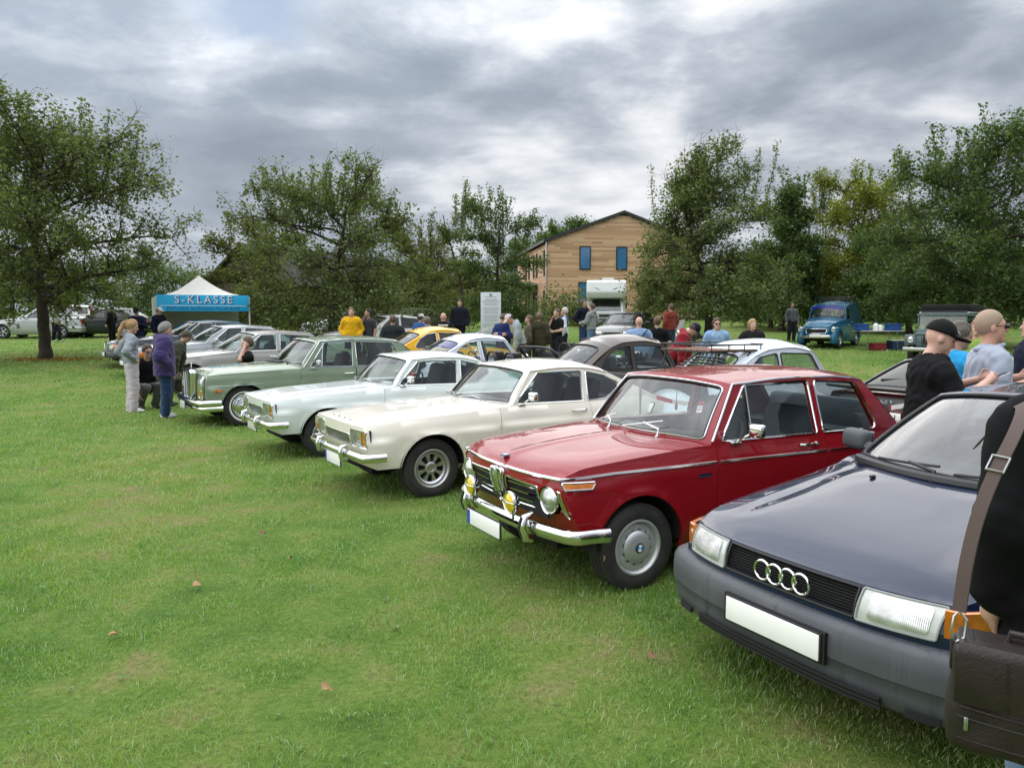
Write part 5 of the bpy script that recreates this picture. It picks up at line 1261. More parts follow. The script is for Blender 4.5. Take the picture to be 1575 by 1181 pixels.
p = on_ground(70, 553)
tree('apple_tree', 'broad old apple tree with leaning trunk standing alone in the lawn near parked cars', (p[0], p[1], p[2]), 8.5, 3.9, 1.7, .20, 48000, .11, L_APPLE, 1, lean=(.0, .0), limbs=24, shoots=60, base=.17, group=TG, low=30, liftx=1.5)
def at(px, d): return spot(px, d)
tree('apple_tree', 'bushy apple tree with dark trunk behind the man in the yellow hoodie', at(512, 29), 7.3, 3.4, 1.4, .20, 33000, .115, L_APPLE, 2, limbs=19, shoots=26, base=.12, group=TG, low=60)
tree('leafy_tree', 'rounded olive green tree growing right behind the tent', at(395, 39), 6.3, 2.4, 1.0, .16, 20000, .14, L_OLIVE, 3, limbs=10, shoots=5, base=.06, group=TG, low=30)
tree('leafy_tree', 'round olive tree between the bushy apple tree and the slender pear tree', at(650, 42), 6.6, 2.6, 1.3, .17, 20000, .14, L_OLIVE, 4, limbs=10, shoots=4, base=.12, group=TG, low=30)
tree('slender_tree', 'thin sparse young tree with bare-looking upright shoots beside the pear tree', at(712, 37), 7.4, 1.15, 1.6, .09, 2600, .11, L_APPLE, 5, limbs=6, shoots=9, base=.15, group=TG, shape='column')
tree('pear_tree', 'slender upright pear tree standing behind the white notice board', at(768, 34), 6.9, 1.9, 1.3, .12, 15000, .105, L_DARK, 6, limbs=10, shoots=16, base=.10, group=TG, shape='round', low=30)
tree('apple_tree', 'dense pointed apple tree in front of the wooden house and dark estate car', at(1090, 32.5), 8.9, 3.5, 1.5, .20, 44000, .115, L_APPLE, 7, limbs=22, shoots=14, base=.15, group=TG, shape='cone', low=80)
tree('pear_tree', 'dark narrow tree between the pointed apple tree and the yellowing tree', at(1203, 43), 9.0, 2.5, 1.3, .17, 30000, .14, L_DARK, 8, limbs=17, shoots=8, base=.06, group=TG, shape='cone', low=30)
tree('bare_tree', 'nearly bare thin tree behind the yellowing tree', at(1258, 52), 10.2, 1.6, 2.0, .12, 1500, .13, L_DARK, 9, limbs=8, shoots=9, base=.25, group=TG, shape='column')
tree('yellowing_tree', 'yellowing green tree rising behind the blue van', at(1318, 44), 9.6, 3.2, 1.6, .20, 40000, .14, L_YEL, 10, limbs=18, shoots=14, base=.12, group=TG, low=40)
tree('apple_tree', 'big dense dark tree behind the men beside the dark blue saloon', at(1492, 31), 9.3, 4.0, 1.6, .24, 58000, .125, L_DARK, 11, limbs=22, shoots=20, base=.13, group=TG, low=90)
tree('leafy_tree', 'low dark tree filling the gap beside the blue van', at(1398, 40), 5.6, 3.1, 1.2, .17, 26000, .14, L_DARK, 12, limbs=10, shoots=3, base=.16, group=TG, low=40)
tree('leafy_tree', 'small dark tree in the shade behind the leather-jacket woman', at(1185, 47), 5.4, 3.0, 1.1, .15, 20000, .15, L_DARK, 13, limbs=9, shoots=2, base=.10, group=TG, low=30)
tree('distant_tree', 'distant tall tree crown showing above the wooden house roof', at(868, 92), 12.0, 3.4, 3.5, .3, 7000, .32, L_DARK, 14, limbs=9, shoots=4, base=.3, group=TG)
tree('distant_tree', 'distant round tree beyond the balcony side of the wooden house', at(812, 98), 10.2, 4.2, 3.0, .3, 8000, .33, L_DARK, 15, limbs=9, shoots=2, base=.2, group=TG)
for k, (px, d, h, r_, lm, lab) in enumerate([(20, 62, 4.4, 5.5, L_DARK, 'dark hedge-like tree far beyond the lone apple tree'), (215, 66, 5.0, 6.0, L_DARK, 'dark tree in the distance beside the tent'), (-110, 58, 5.5, 5.5, L_OLIVE, 'olive tree in the far corner behind the silver saloon'), (560, 64, 4.6, 6.5, L_DARK, 'dark distant tree behind the bushy apple tree'), (700, 60, 4.2, 4.5, L_OLIVE, 'low olive tree behind the tall man in dark jacket'), (1440, 55, 7.5, 5.0, L_DARK, 'tall dark tree deep behind the grey off-roader'), (1290, 60, 6.0, 5.5, L_DARK, 'dark tree deep behind the blue van'), (1120, 62, 5.0, 5.5, L_DARK, 'dark tree deep behind the motorcycle'), (1600, 48, 8.0, 4.5, L_DARK, 'dark tree at the meadow edge beyond the big dense tree')]):
    tree('leafy_tree', lab, at(px, d), h, r_, 1.2, .2, 12000, .24, lm, 30+k, limbs=11, shoots=0, base=.03, group=TG, low=20)
def shrub(name, label, loc, h, r_, n, ls, lm, seed, cat='shrub', grassy=False):
    rg = np.random.default_rng(seed); root = thing(name, label, cat, loc, 0); tb = MB(); pts = []
    for k in range(26 if not grassy else 160):
        a = rg.uniform(0, 6.28); q = rg.uniform(0, 1)**.5; b = np.array([r_*.35*q*math.cos(a), r_*.35*q*math.sin(a), 0]) if not grassy else np.array([r_*q*math.cos(a), r_*.6*q*math.sin(a), 0]); t = np.array([r_*q*math.cos(a), r_*q*math.sin(a), h*rg.uniform(.6, 1)*math.sqrt(max(.1, 1-q*q*.75))]) if not grassy else b+np.array([rg.normal(0, .18), rg.normal(0, .12), h*rg.uniform(.6, 1)])
        P = [b+(t-b)*i/4+np.append(rg.normal(0, .03, 2), 0) for i in range(5)]; tb.tube(P, np.linspace(.012, .003, 5), 3, cap=False); pts += P[1:] if not grassy else P[2:]
    tb.build('stems', BARK if not grassy else pbr('reed', (.17, .19, .07), .8), root); pts = np.array(pts); new_obj('foliage', leaves_mesh('foliage', pts[rg.integers(0, len(pts), n)], ls, rg, lm, ls*2.2), root); return root
L_LIGHT = leaf_mat('light_shrub_leaves', (.06, .09, .03), (.11, .15, .05), (.18, .21, .08))
shrub('round_shrub', 'pale green feathery shrub beside the tall man in dark jacket', at(668, 40), 2.1, 2.0, 9000, .10, L_LIGHT, 50)
shrub('tall_grass_clump', 'tall reedy grass clump at the corner of the wooden house', at(885, 50), 1.7, 2.4, 2600, .22, L_LIGHT, 51, 'reeds', True)
# leaf litter under the lone apple tree
rg = np.random.default_rng(5); C = np.stack([p[0]+rg.normal(.25, .75, 420), p[1]+rg.normal(-.2, .35, 420), 0*rg.normal(0, 1, 420)], 1); C[:, 2] = _tz(C[:, 1])+.035
o = new_obj('leaf_litter', leaves_mesh('leaf_litter', C, .11, rg, leaf_mat('litter', (.16, .10, .03), (.30, .20, .05), (.42, .30, .09)), .01)); tag(o, 'yellow fallen leaves scattered round the lone apple tree trunk', 'leaf litter', kind='stuff')
# ------------------------------------------------------------ cars of the second row, tails towards the front row
def pose2(a, x, y, z=None):
    """nose points a degrees to the right of the view axis"""
    return (x, y, ter(x, y) if z is None else z), math.atan2(math.cos(R(a)), math.sin(R(a)))
G2 = 'cars parked in the second row'
def fender_bulb(c, x, y, r, m, name='fender_bulge'):
    for sg in (1, -1):
        f = lambda P: np.maximum(s_ell(P, (x, sg*y, c.rt+.02), r), -(np.hypot(P[:, 0]-x, P[:, 2]-c.rt)-c.arch+.02))
        f2 = lambda P: np.maximum(f(P), -(P[:, 2]-.18))
        V, Q = surf_nets(f2, (x-r[0]-.05, sg*y-r[1]-.05, .1), (x+r[0]+.05, sg*y+r[1]+.05, c.rt+r[2]+.1), .035); new_obj(name, mesh_np(name, V, Q, m, True), c.root)
def beetle(label, col, pose, rack=False):
    """rounded little car; centre of wheelbase placed at pose"""
    loc, yaw = pose; loc = (loc[0]+1.2*math.cos(yaw), loc[1]+1.2*math.sin(yaw), loc[2])
    wins = [rpoly([(-.80, .985), (-1.50, .975), (-1.52, 1.335), (-.98, 1.318)], [.03, .02, .03, .08]), rpoly([(-1.575, .975), (-2.16, .985), (-2.06, 1.14), (-1.86, 1.29), (-1.585, 1.335)], [.02, .07, .1, .1, .03])]
    c = Car('rounded_classic_car', label, loc, yaw, col, group=G2, step=.07, xr=-2.4, rt=.315, wt=.16, rr=.19, wk='beetle', track=.655, arch=.35, sill=.28, zv=.34, zvr=.40,
            plan=[(.45, .42), (.2, .50), (-.3, .58), (-.8, .635), (-1.6, .655), (-2.2, .615), (-2.8, .49), (-3.2, .36)], sec=[(0, .04), (.2, .01), (.5, 0), (.8, .008), (1, .035)],
            sh=[(.4, .66), (0, .82), (-.6, .94), (-1.5, .945), (-2.3, .95), (-2.7, .82), (-3.1, .56)], deck=[(.5, .66), (.3, .80), (-.1, .92), (-.6, .99), (-2.3, 1.10), (-2.6, 1.0), (-2.9, .84), (-3.2, .55)], hp=2.2, hr=.08,
            nose=[(.3, .42), (.5, .50), (.66, .46)], nc=.14, nq=2, zn=.66, tail=[(.38, -3.14), (.5, -3.16), (.56, -3.14)], tc=.16, zt=.56, xb=-.70, xt=-.93, xrt=-1.93, xrb=-2.42, bowb=.10, bowt=.08, bowr=.08, bowrb=.14,
            zs=[(-.93, 1.345), (-1.3, 1.405), (-1.7, 1.385), (-1.95, 1.305)], crown=lambda x: .105, tum=.24, gin=.008, doors=[(-.72, -.72, -1.54, -1.54)], wins=wins, ws_in=(.08, .10), rw_in=(.20, .16), rw_r=.16, bul=.045, flare=0, trim=BLACKP, trim_r=.010, seats=(.02, .02, .022), gutter=True)
    r = c.root; fender_bulb(c, -2.4, .63, (.50, .20, .44), col); fender_bulb(c, 0, .63, (.48, .20, .42), col)
    for sg in (1, -1):
        m = MB(); m.rbox((-1.2, sg*.70, .29), (1.5, .16, .04), .015); m.build('running_board', BLACKP, r)
        m = MB(); m.lathe([(.075, .0), (.08, .03), (.05, .07), (0, .085)], 20, c=(.40, sg*.58, .66), axis='x'); m.build('headlight', CLEAR, r)
        m = MB(); m.ell((-2.88, sg*.60, .62), (.05, .07, .11), 14, 8); m.build('tail_light', REDL, r)
    for x, nm in ((.74, 'bumper'), (-3.36, 'bumper')):
        m = MB(); m.tube([(x-.12*np.sign(x), -.74, .42), (x, -.55, .43), (x+.03*np.sign(x), 0, .43), (x, .55, .43), (x-.12*np.sign(x), .74, .42)], .045, 8); m.build(nm, CHROME, r)
    c.handle([-1.42], .84); c.mirror(-.83, .97); c.plate(-3.24, .72, .42, .12, front=False, tilt=-.5)
    if rack:
        m = pbr('rack_black', (.015, .014, .013), .5); z0, z1 = 1.37, 1.45; k = MB(); xs = (-1.78, -2.05, -2.3, -2.57)
        for z in (z0, z1): k.tube([(-1.75, -.45, z), (-1.75, .45, z), (-2.60, .45, z), (-2.60, -.45, z)], .011, 6, closed=True)
        for x in xs:
            for sg in (1, -1): k.tube([(x, sg*.45, z0), (x, sg*.45, z1)], .007, 6)
        for sg in (1, -1):
            for x, xe_, ze in ((-1.95, -2.10, 1.15), (-2.5, -2.70, .86)): k.tube([(x, sg*.46, z0), (xe_, sg*.40, ze)], .010, 6)
        rk = k.build('roof_rack', m, r)
        for i in range(8): q = MB(); q.rbox((-2.175, -.40+.115*i, z0+.012), (.84, .07, .016), .004); q.build('rack_slat', pbr('rack_wood', (.20, .085, .04), .6, noise=.3), rk)
    return c
beetle('dark brown rounded classic car with large oval rear window', paint('brown_paint', (.075, .058, .046), metal=.2), pose2(62, 1.95, 12.75))
wb = beetle('pale blue-white rounded classic car with wooden slat roof rack', paint('ice_white_paint', (.60, .66, .72)), pose2(62, 3.35, 10.1), rack=True)
# slats added to imitate a fence reflection in the white one's rear window
for k in range(7):
    m = MB(); z = 1.03+.032*k; m.box((-2.52+.085*k*.62, 0, z+.06), (.05, .72-.02*k, .006), rot=(0, R(20), 0)); m.build('reflection_slat', pbr('reflection_grey', (.35, .38, .40), .5), wb.root, 0)
def saab(label, col, pose, strip=True):
    loc, yaw = pose; loc = (loc[0]+1.25*math.cos(yaw), loc[1]+1.25*math.sin(yaw), loc[2])
    wins = [rpoly([(-.92, .94), (-1.62, .93), (-1.66, 1.30), (-1.14, 1.29)], [.02, .02, .03, .07]), rpoly([(-1.70, .93), (-2.30, .95), (-2.12, 1.17), (-1.94, 1.27), (-1.73, 1.30)], [.02, .05, .12, .1, .03])]
    c = Car('teardrop_classic_car', label, loc, yaw, col, group=G2, step=.08, xr=-2.49, rt=.30, wt=.16, rr=.185, wk='beetle', track=.66, arch=.345, sill=.26, zv=.34, zvr=.36,
            plan=[(.8, .60), (.4, .72), (-.3, .77), (-1.6, .785), (-2.4, .75), (-3.2, .60)], sec=[(0, .05), (.2, .01), (.5, 0), (.8, .02), (1, .08)], sh=[(.7, .72), (.3, .82), (-.5, .90), (-1.5, .915), (-2.5, .91), (-3.2, .66)],
            deck=[(.8, .74), (.4, .86), (-.3, .94), (-.8, .965), (-2.5, .98), (-2.9, .86), (-3.3, .66)], hp=2.6, hr=.07, nose=[(.3, .76), (.5, .84), (.72, .80)], nc=.12, nq=2.2, zn=.72, tail=[(.33, -3.2), (.5, -3.28), (.66, -3.24)], tc=.14, zt=.66,
            xb=-.86, xt=-1.10, xrt=-1.98, xrb=-2.72, bowb=.14, bowt=.09, bowr=.07, bowrb=.16, zs=[(-1.1, 1.315), (-1.5, 1.36), (-1.8, 1.335), (-2.0, 1.27)], crown=.085, tum=.32, gin=.01, doors=[(-.86, -.84, -1.68, -1.68)], wins=wins, rw_in=(.10, .10), rw_r=.12, bul=.03, trim=CHROME, seats=(.03, .03, .03))
    r = c.root
    if strip: A = rpoly([(-.86, .68), (.86, .68), (.86, .88), (-.86, .88)], .05); panel('sun_strip', A, lambda u, v: c.rwf(u, v), glass('blue_strip_glass', (.05, .12, .75), 1.0), r, step=.15, out=(-1, 0, .5), flange=0, lift=.004)
    for sg in (1, -1): round_lamp(r, (.78, sg*.50, .66), .085, 'headlight', CLEAR); m = MB(); m.ell((-3.06, sg*.56, .66), (.06, .06, .10), 12, 8); m.build('tail_light', REDL, r)
    c.bumper(.42, .1, CHROME, off=.06, ret=.3); c.bumper(.45, .1, CHROME, off=.06, ret=.4, rear=True); c.handle([-1.56], .83); c.mirror(-.98, .93)
    m = MB(); A = np.array([(-1.86, .985), (-2.08, .985), (-2.0, 1.08), (-1.86, 1.08)]); P = c.gside(1, -.002)(A[:, 0], A[:, 1]); m.add(P, [(0, 1, 2, 3)]); m.build('window_sticker', pbr('paper', (.75, .75, .75), .6), r, 0)
    return c
saab('pale blue-white teardrop classic car with blue sun strip on rear window', paint('pale_blue_white', (.56, .61, .68)), pose2(60, -.55, 15.6))
saab('bright yellow rounded classic car parked beside the pale teardrop car', paint('signal_yellow', (.80, .42, .0)), pose2(60, -1.65, 18.65), strip=False)
def roadster(label, pose, col=None):
    """open two-seater: no roof, windscreen frame, roll hoops and head rests"""
    loc, yaw = pose; loc = (loc[0]+1.1*math.cos(yaw), loc[1]+1.1*math.sin(yaw), loc[2]); col = col or paint('black_paint', (.008, .008, .010))
    Car.greenhouse_keep = Car.greenhouse; Car.greenhouse = lambda s: None
    c = Car('open_roadster', label, loc, yaw, col, group=G2, step=.09, xr=-2.27, rt=.30, wt=.185, rr=.19, wk='five', track=.70, arch=.34, sill=.22, zv=.28, zvr=.30, plan=[(.8, .62), (.4, .78), (-.6, .82), (-1.8, .83), (-2.6, .80), (-3.05, .64)],
            sh=[(.7, .62), (.2, .76), (-.8, .82), (-1.8, .84), (-2.6, .84), (-3.1, .74)], deck=[(.8, .63), (.3, .76), (-.6, .86), (-1.8, .88), (-2.7, .86), (-3.1, .74)], hp=2.8, hr=.07, nose=[(.25, .74), (.45, .84), (.62, .78)], nc=.16, nq=2.2, zn=.63, tail=[(.3, -3.0), (.5, -3.1), (.74, -3.05)], tc=.16, zt=.74,
            xb=-.86, xt=-1.26, xrt=-1.6, xrb=-2.05, bowb=.2, bowt=.12, bowrb=.05, zs=[(-1.26, 1.20), (-1.6, 1.22)], crown=.03, tum=.40, doors=[(-.9, -.88, -1.86, -1.84)], wins=[], interior=False, seats=(.015, .015, .016))
    Car.greenhouse = Car.greenhouse_keep; r = c.root
    A = np.array([(u, v) for u, v in [(-1, 0), (-1, .5), (-1, .9)]+[(q, 1) for q in np.linspace(-.92, .92, 9)]+[(1, .9), (1, .5), (1, 0)]]); m = MB(); m.tube(c.wsf(A[:, 0], A[:, 1]), .028, 8); f = m.build('windscreen_frame', BLACKP, r)
    panel('windscreen', [(-.98, .02), (.98, .02), (.98, .97), (-.98, .97)], lambda u, v: c.wsf(u, v), GLASS, r, step=.15, out=(1, 0, .5), flange=0)
    s_ = pbr('black_leather', (.014, .014, .015), .5, bump=.1)
    for sg in (1, -1):
        m = MB(); m.rbox((-1.72, sg*.34, .68), (.16, .46, .62), .06, rot=(0, R(-14), 0)); m.rbox((-1.52, sg*.34, .38), (.50, .46, .18), .06); m.rbox((-1.80, sg*.34, 1.06), (.10, .26, .20), .045, rot=(0, R(-10), 0)); m.build('seat', s_, r)
        m = MB(); m.tube([(-2.0, sg*.34-.17, .86), (-1.98, sg*.34-.16, 1.06), (-1.97, sg*.34-.08, 1.14), (-1.97, sg*.34+.08, 1.14), (-1.98, sg*.34+.16, 1.06), (-2.0, sg*.34+.17, .86)], .022, 8); m.build('roll_hoop', BLACKP, r)
        lens_on(c, rpoly([(sg*.36, .55), (sg*.6, .55), (sg*.6, .68), (sg*.36, .68)], .04), REDL, 'tail_light', r, .006, 't', step=.08)
    m = MB(); m.rbox((-2.18, 0, .89), (.42, 1.25, .14), .06, seg=3); m.build('folded_hood', cloth('hood_cloth', (.012, .012, .013)), r)
    m = MB(); m.rbox((-.95, 0, .78), (.4, 1.35, .2), .06); m.build('dashboard', BLACKP, r); m = MB(); m.tube([(-1.22+.05*math.cos(a), .36+.18*math.sin(a), .86+.17*math.cos(a)) for a in np.linspace(0, 6.283, 21)[:-1]], .014, 6, closed=True); m.build('steering_wheel', BLACKP, r)
    m = MB(); q = c.wsf(np.array([0.]), np.array([.93]))[0]; m.rbox((q[0]-.06, 0, q[2]-.03), (.03, .22, .06), .012); m.build('rear_view_mirror', BLACKP, f)
    c.mirror(-.98, .86, BLACKP, 'plastic', (1, -1)); return c
roadster('black open roadster with roll hoops between the teardrop car and brown car', pose2(62, .55, 14.35))
roadster('black open roadster parked in the row behind the brown rounded car', pose2(50, 2.05, 17.1))
def red_coupe():
    red = paint('garnet_red', (.16, .006, .010)); a = 60; loc, yaw = pose2(a, 3.98, 8.25)
    L = 3.72; loc = (loc[0]+L*math.cos(yaw), loc[1]+L*math.sin(yaw), 0)
    wins = [rpoly([(-1.02, .95), (-2.0, .95), (-2.0, 1.26), (-1.52, 1.255)], .03), rpoly([(-2.06, .95), (-2.72, .97), (-2.45, 1.20), (-2.06, 1.26)], .04)]
    c = Car('hatchback_coupe', 'garnet red coupe with black boot spoiler seen through the red saloon windows', loc, yaw, red, group=G2, step=.06, xr=-2.54, rt=.30, wt=.19, rr=.19, wk='five', track=.71, arch=.345, sill=.22, zv=.28, zvr=.30,
            plan=[(.8, .68), (.5, .79), (0, .83), (-1, .845), (-2.6, .84), (-3.3, .79), (-3.75, .72)], sh=[(.7, .70), (.2, .80), (-.7, .92), (-2.6, .95), (-3.6, .93)], deck=[(.8, .72), (.3, .84), (-.6, .95), (-2.8, .99), (-3.7, .95)], hp=3.4, hr=.04, nose=[(.25, .70), (.5, .80), (.7, .74)], nc=.12, zn=.71,
            tail=[(.28, -3.62), (.5, -3.72), (.8, -3.70), (.94, -3.64)], tc=.09, zt=.935, xb=-.80, xt=-1.40, xrt=-2.30, xrb=-3.15, bowb=.3, bowt=.12, bowr=.05, bowrb=.10, zs=[(-1.4, 1.275), (-1.9, 1.30), (-2.32, 1.255)], crown=.06, tum=.36, gin=.02, doors=[(-.84, -.78, -2.06, -2.06)], wins=wins, rw_in=(.07, .07), bul=.03, trim=BLACKP, frame=paint('black_paint', (.008, .008, .010)), roofmat=paint('black_paint', (.008, .008, .010)), gutter=False, glass=glass('smoked_glass', (.30, .35, .36), .7), seats=(.02, .02, .02))
    r = c.root; sp = MB(); sp.sweep(smooth_path([(-3.50, -.78), (-3.66, -.72), (-3.71, 0), (-3.66, .72), (-3.50, .78)], 2), [(-.16, .965), (.03, .985), (.045, 1.015), (.0, 1.03), (-.16, .995)]); sp.build('boot_spoiler', BLACKP, r)
    lens_on(c, rpoly([(-.74, .80), (.74, .80), (.74, .925), (-.74, .925)], .015), pbr('gloss_black', (.01, .01, .012), .25), 'black_panel', r, .006, 't')
    for sg in (1, -1):
        lens_on(c, rpoly([(sg*.34, .64), (sg*.74, .64), (sg*.74, .785), (sg*.34, .785)], .012), REDL, 'tail_light', r, .010, 't')
        lens_on(c, rpoly([(sg*.60, .66), (sg*.67, .66), (sg*.67, .72), (sg*.60, .72)], .01), CLEAR, 'reversing_light', r, .014, 't')
    pf = [(0, -.13), (.06, -.13), (.095, -.06), (.10, .09), (.06, .13), (0, .13)]; c.bumper(.42, .26, red, off=.01, ret=.6, prof=pf, rear=True); c.bumper(.42, .26, red, off=.01, ret=.6, prof=pf)
    fr = c.plate(-3.755, .715, .52, .115, front=False, mat=WHITEP); text('ED    S2H', .098, pbr('plate_black', (.01, .01, .01), .5), fr, (-3.7655, -.02, .715), FACE_NX, .001, 'plate_lettering', spacing=.95)
    g = MB()
    for k in range(4): g.tube([(-3.722, -.09+.055*k+.033*math.cos(t), .865+.033*math.sin(t)) for t in np.linspace(0, 6.283, 21)[:-1]], .004, 6, closed=True)
    g.build('four_rings', CHROME, r)
    m = MB(); m.tube([(-2.94, -.05, 1.09), (-3.0, .5, 1.05)], .010, 6); m.build('rear_wiper', BLACKP, r); c.handle([-1.92], .82, mat=red)
    return c
red_coupe()
# ------------------------------------------------------------ plain saloons further off
def plain(name, label, col, pose, group=None, kind='saloon', wk='five', facing=True, plate_txt=None, step=.1, glassm=None, hood_up=None):
    loc, yaw = pose
    S = dict(xr=-2.66, rt=.31, wt=.19, rr=.20, wk=wk, track=.74, arch=.355, sill=.22, zv=.28, zvr=.30, plan=[(.85, .70), (.6, .80), (.2, .865), (-1, .88), (-2.8, .875), (-3.7, .80)], sh=[(.75, .70), (.3, .80), (-.6, .92), (-2.7, .95), (-3.7, .93)], deck=[(.8, .72), (.4, .83), (-.1, .92), (-.7, .97), (-2.8, 1.0), (-3.7, .95)], hp=3.2, hr=.06,
             nose=[(.25, .76), (.45, .86), (.6, .86), (.71, .80)], nc=.16, zn=.71, tail=[(.3, -3.6), (.6, -3.7), (.94, -3.64)], tc=.12, zt=.94, xb=-.84, xt=-1.44, xrt=-2.50, xrb=-3.10, bowb=.30, bowt=.14, bowr=.07, bowrb=.16, zs=[(-1.44, 1.34), (-1.9, 1.375), (-2.52, 1.31)], crown=.07, tum=.36, gin=.02,
             doors=[(-.86, -.80, -1.80, -1.80), (-1.81, -1.81, -2.75, -2.45)], wins=[rpoly([(-1.08, .97), (-1.74, .965), (-1.77, 1.325), (-1.52, 1.315)], .03), rpoly([(-1.84, .965), (-2.66, .975), (-2.46, 1.28), (-1.86, 1.33)], .04)], trim=BLACKP, gutter=False, glass=glassm or GLASSD, seats=(.03, .03, .03), headrest=True)
    if kind == 'estate': S.update(xrt=-3.42, xrb=-3.60, bowrb=.05, zs=[(-1.44, 1.36), (-2, 1.40), (-3.42, 1.36)], wins=S['wins'][:1]+[rpoly([(-1.84, .965), (-2.62, .972), (-2.62, 1.33), (-1.86, 1.34)], .04), rpoly([(-2.72, .975), (-3.42, .98), (-3.34, 1.31), (-2.72, 1.33)], .05)], tail=[(.3, -3.68), (.6, -3.76), (.94, -3.72)])
    c = Car(name, label, loc, yaw, col, group=group, step=step, **S); r = c.root
    for sg in (1, -1):
        lens_on(c, rpoly([(sg*.40, .56), (sg*.72, .58), (sg*.70, .69), (sg*.42, .68)], .03), CLEAR, 'headlight', r, .008, 'n', step=.08)
        lens_on(c, rpoly([(sg*.48, .66), (sg*.76, .66), (sg*.76, .86), (sg*.50, .86)], .03), REDL, 'tail_light', r, .008, 't', step=.08)
        if kind == 'estate':
            m = MB(); m.rbox((-3.60, sg*.76, 1.10), (.10, .10, .42), .03); m.build('tail_light_column', REDL, r)
    lens_on(c, rpoly([(-.34, .55), (.34, .55), (.36, .68), (-.36, .68)], .03), BLACKP, 'grille', r, .006, 'n', trim=CHROME, step=.1)
    pf = [(0, -.13), (.06, -.13), (.09, -.06), (.095, .08), (.05, .12), (0, .12)]; c.bumper(.40, .26, col, off=.01, ret=.5, prof=pf); c.bumper(.42, .26, col, off=.01, ret=.5, prof=pf, rear=True)
    c.plate(.965, .40, .52, .11); c.plate(-3.83 if kind != 'estate' else -3.89, .45, .52, .11, front=False); c.handle([-1.66, -2.6], .83, mat=col); c.mirror(-1.0, .95, col, 'plastic', (1, -1)); c.wipers(us=((-.4, .6),), v=.05)
    return c
DARKG = paint('dark_grey_metallic', (.035, .040, .048), metal=.4)
ve = plain('estate_car', 'dark grey estate car facing the meadow under the pointed apple tree', DARKG, place(22, *spot(950, 30)[:2], z=ter(0, 30)), kind='estate')
m = MB(); m.box((.90, 0, .64), (.02, .10, .012)); 
FARC = 'cars parked along the far hedge'
def far(px, d, ang, *a, **k): x, y, z = spot(px, d); return plain(*a, (( x, y, z), ang), group=FARC, **k)
far(20, 37, math.pi+.05, 'saloon_car', 'silver modern saloon behind the trunk of the lone apple tree', SILV2)
far(52, 42.5, math.pi, 'estate_car', 'white estate car with tall red tail lamps behind the silver saloon', paint('plain_white', (.68, .68, .67)), kind='estate')
far(122, 37.5, math.pi-.05, 'saloon_car', 'dark green-black saloon parked beyond the lone apple tree', paint('black_green', (.012, .02, .022), metal=.3), wk='spoke7')
far(497, 36, math.pi*1.28, 'saloon_car', 'silver saloon in the shade of the bushy apple tree', SILV2)
far(590, 38, math.pi*1.22, 'saloon_car', 'grey saloon behind the bushy apple tree and dark-jacket man', paint('mid_grey', (.25, .26, .27), metal=.3))
x, y, z = spot(545, 26.5); plain('saloon_car', 'white saloon standing behind the man in the yellow hoodie', paint('plain_white', (.68, .68, .67)), ((x-.4, y, z), math.pi*1.17), kind='saloon', glassm=GLASS)
gr_ = roadster('low green open car with white and green bonnet raised behind the teardrop car', pose2(88, *spot(690, 21.4)[:2]), paint('rally_green', (.02, .26, .10)))
bpy.data.objects.remove(gr_.bonnet)
m = MB(); m.prism([(0, -.62), (1.02, -.54), (1.02, .54), (0, .62)], (-.62, 0, .98), (math.cos(R(22)), 0, math.sin(R(22))), (0, 1, 0), (-.02, 0, .025)); b = m.build('raised_bonnet', paint('plain_white', (.68, .68, .67)), gr_.root, 0)
for k in range(2): m = MB(); m.prism([(.10+.52*k, -.5), (.42+.52*k, -.5), (.42+.52*k, .5), (.10+.52*k, .5)], (-.6425, 0, 1.008), (math.cos(R(22)), 0, math.sin(R(22))), (0, 1, 0), (-.003, 0, .004)); m.build('green_stripe', MAT['rally_green'], b, 0)
# ------------------------------------------------------------ wooden house, other buildings
def wood_mat():
    m, T = mat('larch_cladding'); b = T.add('ShaderNodeBsdfPrincipled'); g = T.add('ShaderNodeNewGeometry'); tc = T.add('ShaderNodeTexCoord').outputs['Object']
    mp = T.add('ShaderNodeMapping', Vector=tc); mp.inputs['Scale'].default_value = (.6, .6, 9); n = T.noise(mp.outputs[0], 1.5, 5, .6)
    c = T.ramp(T.math('ADD', T.math('MULTIPLY', g.outputs['Random Per Island'], .6), T.math('MULTIPLY', n, .4)), [(.15, (.40, .235, .130)), (.5, (.55, .345, .20)), (.85, (.68, .48, .31))])
    T.set(b, 'Base__Color', c); T.set(b, 'Roughness', .8); T.l.new(b.outputs[0], T.out.inputs[0]); return m
WOOD = wood_mat(); ROOFM = pbr('dark_roof', (.035, .036, .040), .6, noise=.3); WINF = pbr('dark_window_frame', (.03, .033, .038), .5)
def win_glass():
    m, T = mat('window_painted_sky'); b = T.add('ShaderNodeBsdfPrincipled'); T.set(b, 'Base__Color', (.05, .18, .38, 1)); T.set(b, 'Roughness', .05); T.set(b, 'Coat__Weight', 1.0); T.set(b, 'Specular__IOR__Level', 1.0); T.l.new(b.outputs[0], T.out.inputs[0]); return m  # bright blue sky reflection painted into the pane colour
WGLASS = win_glass()
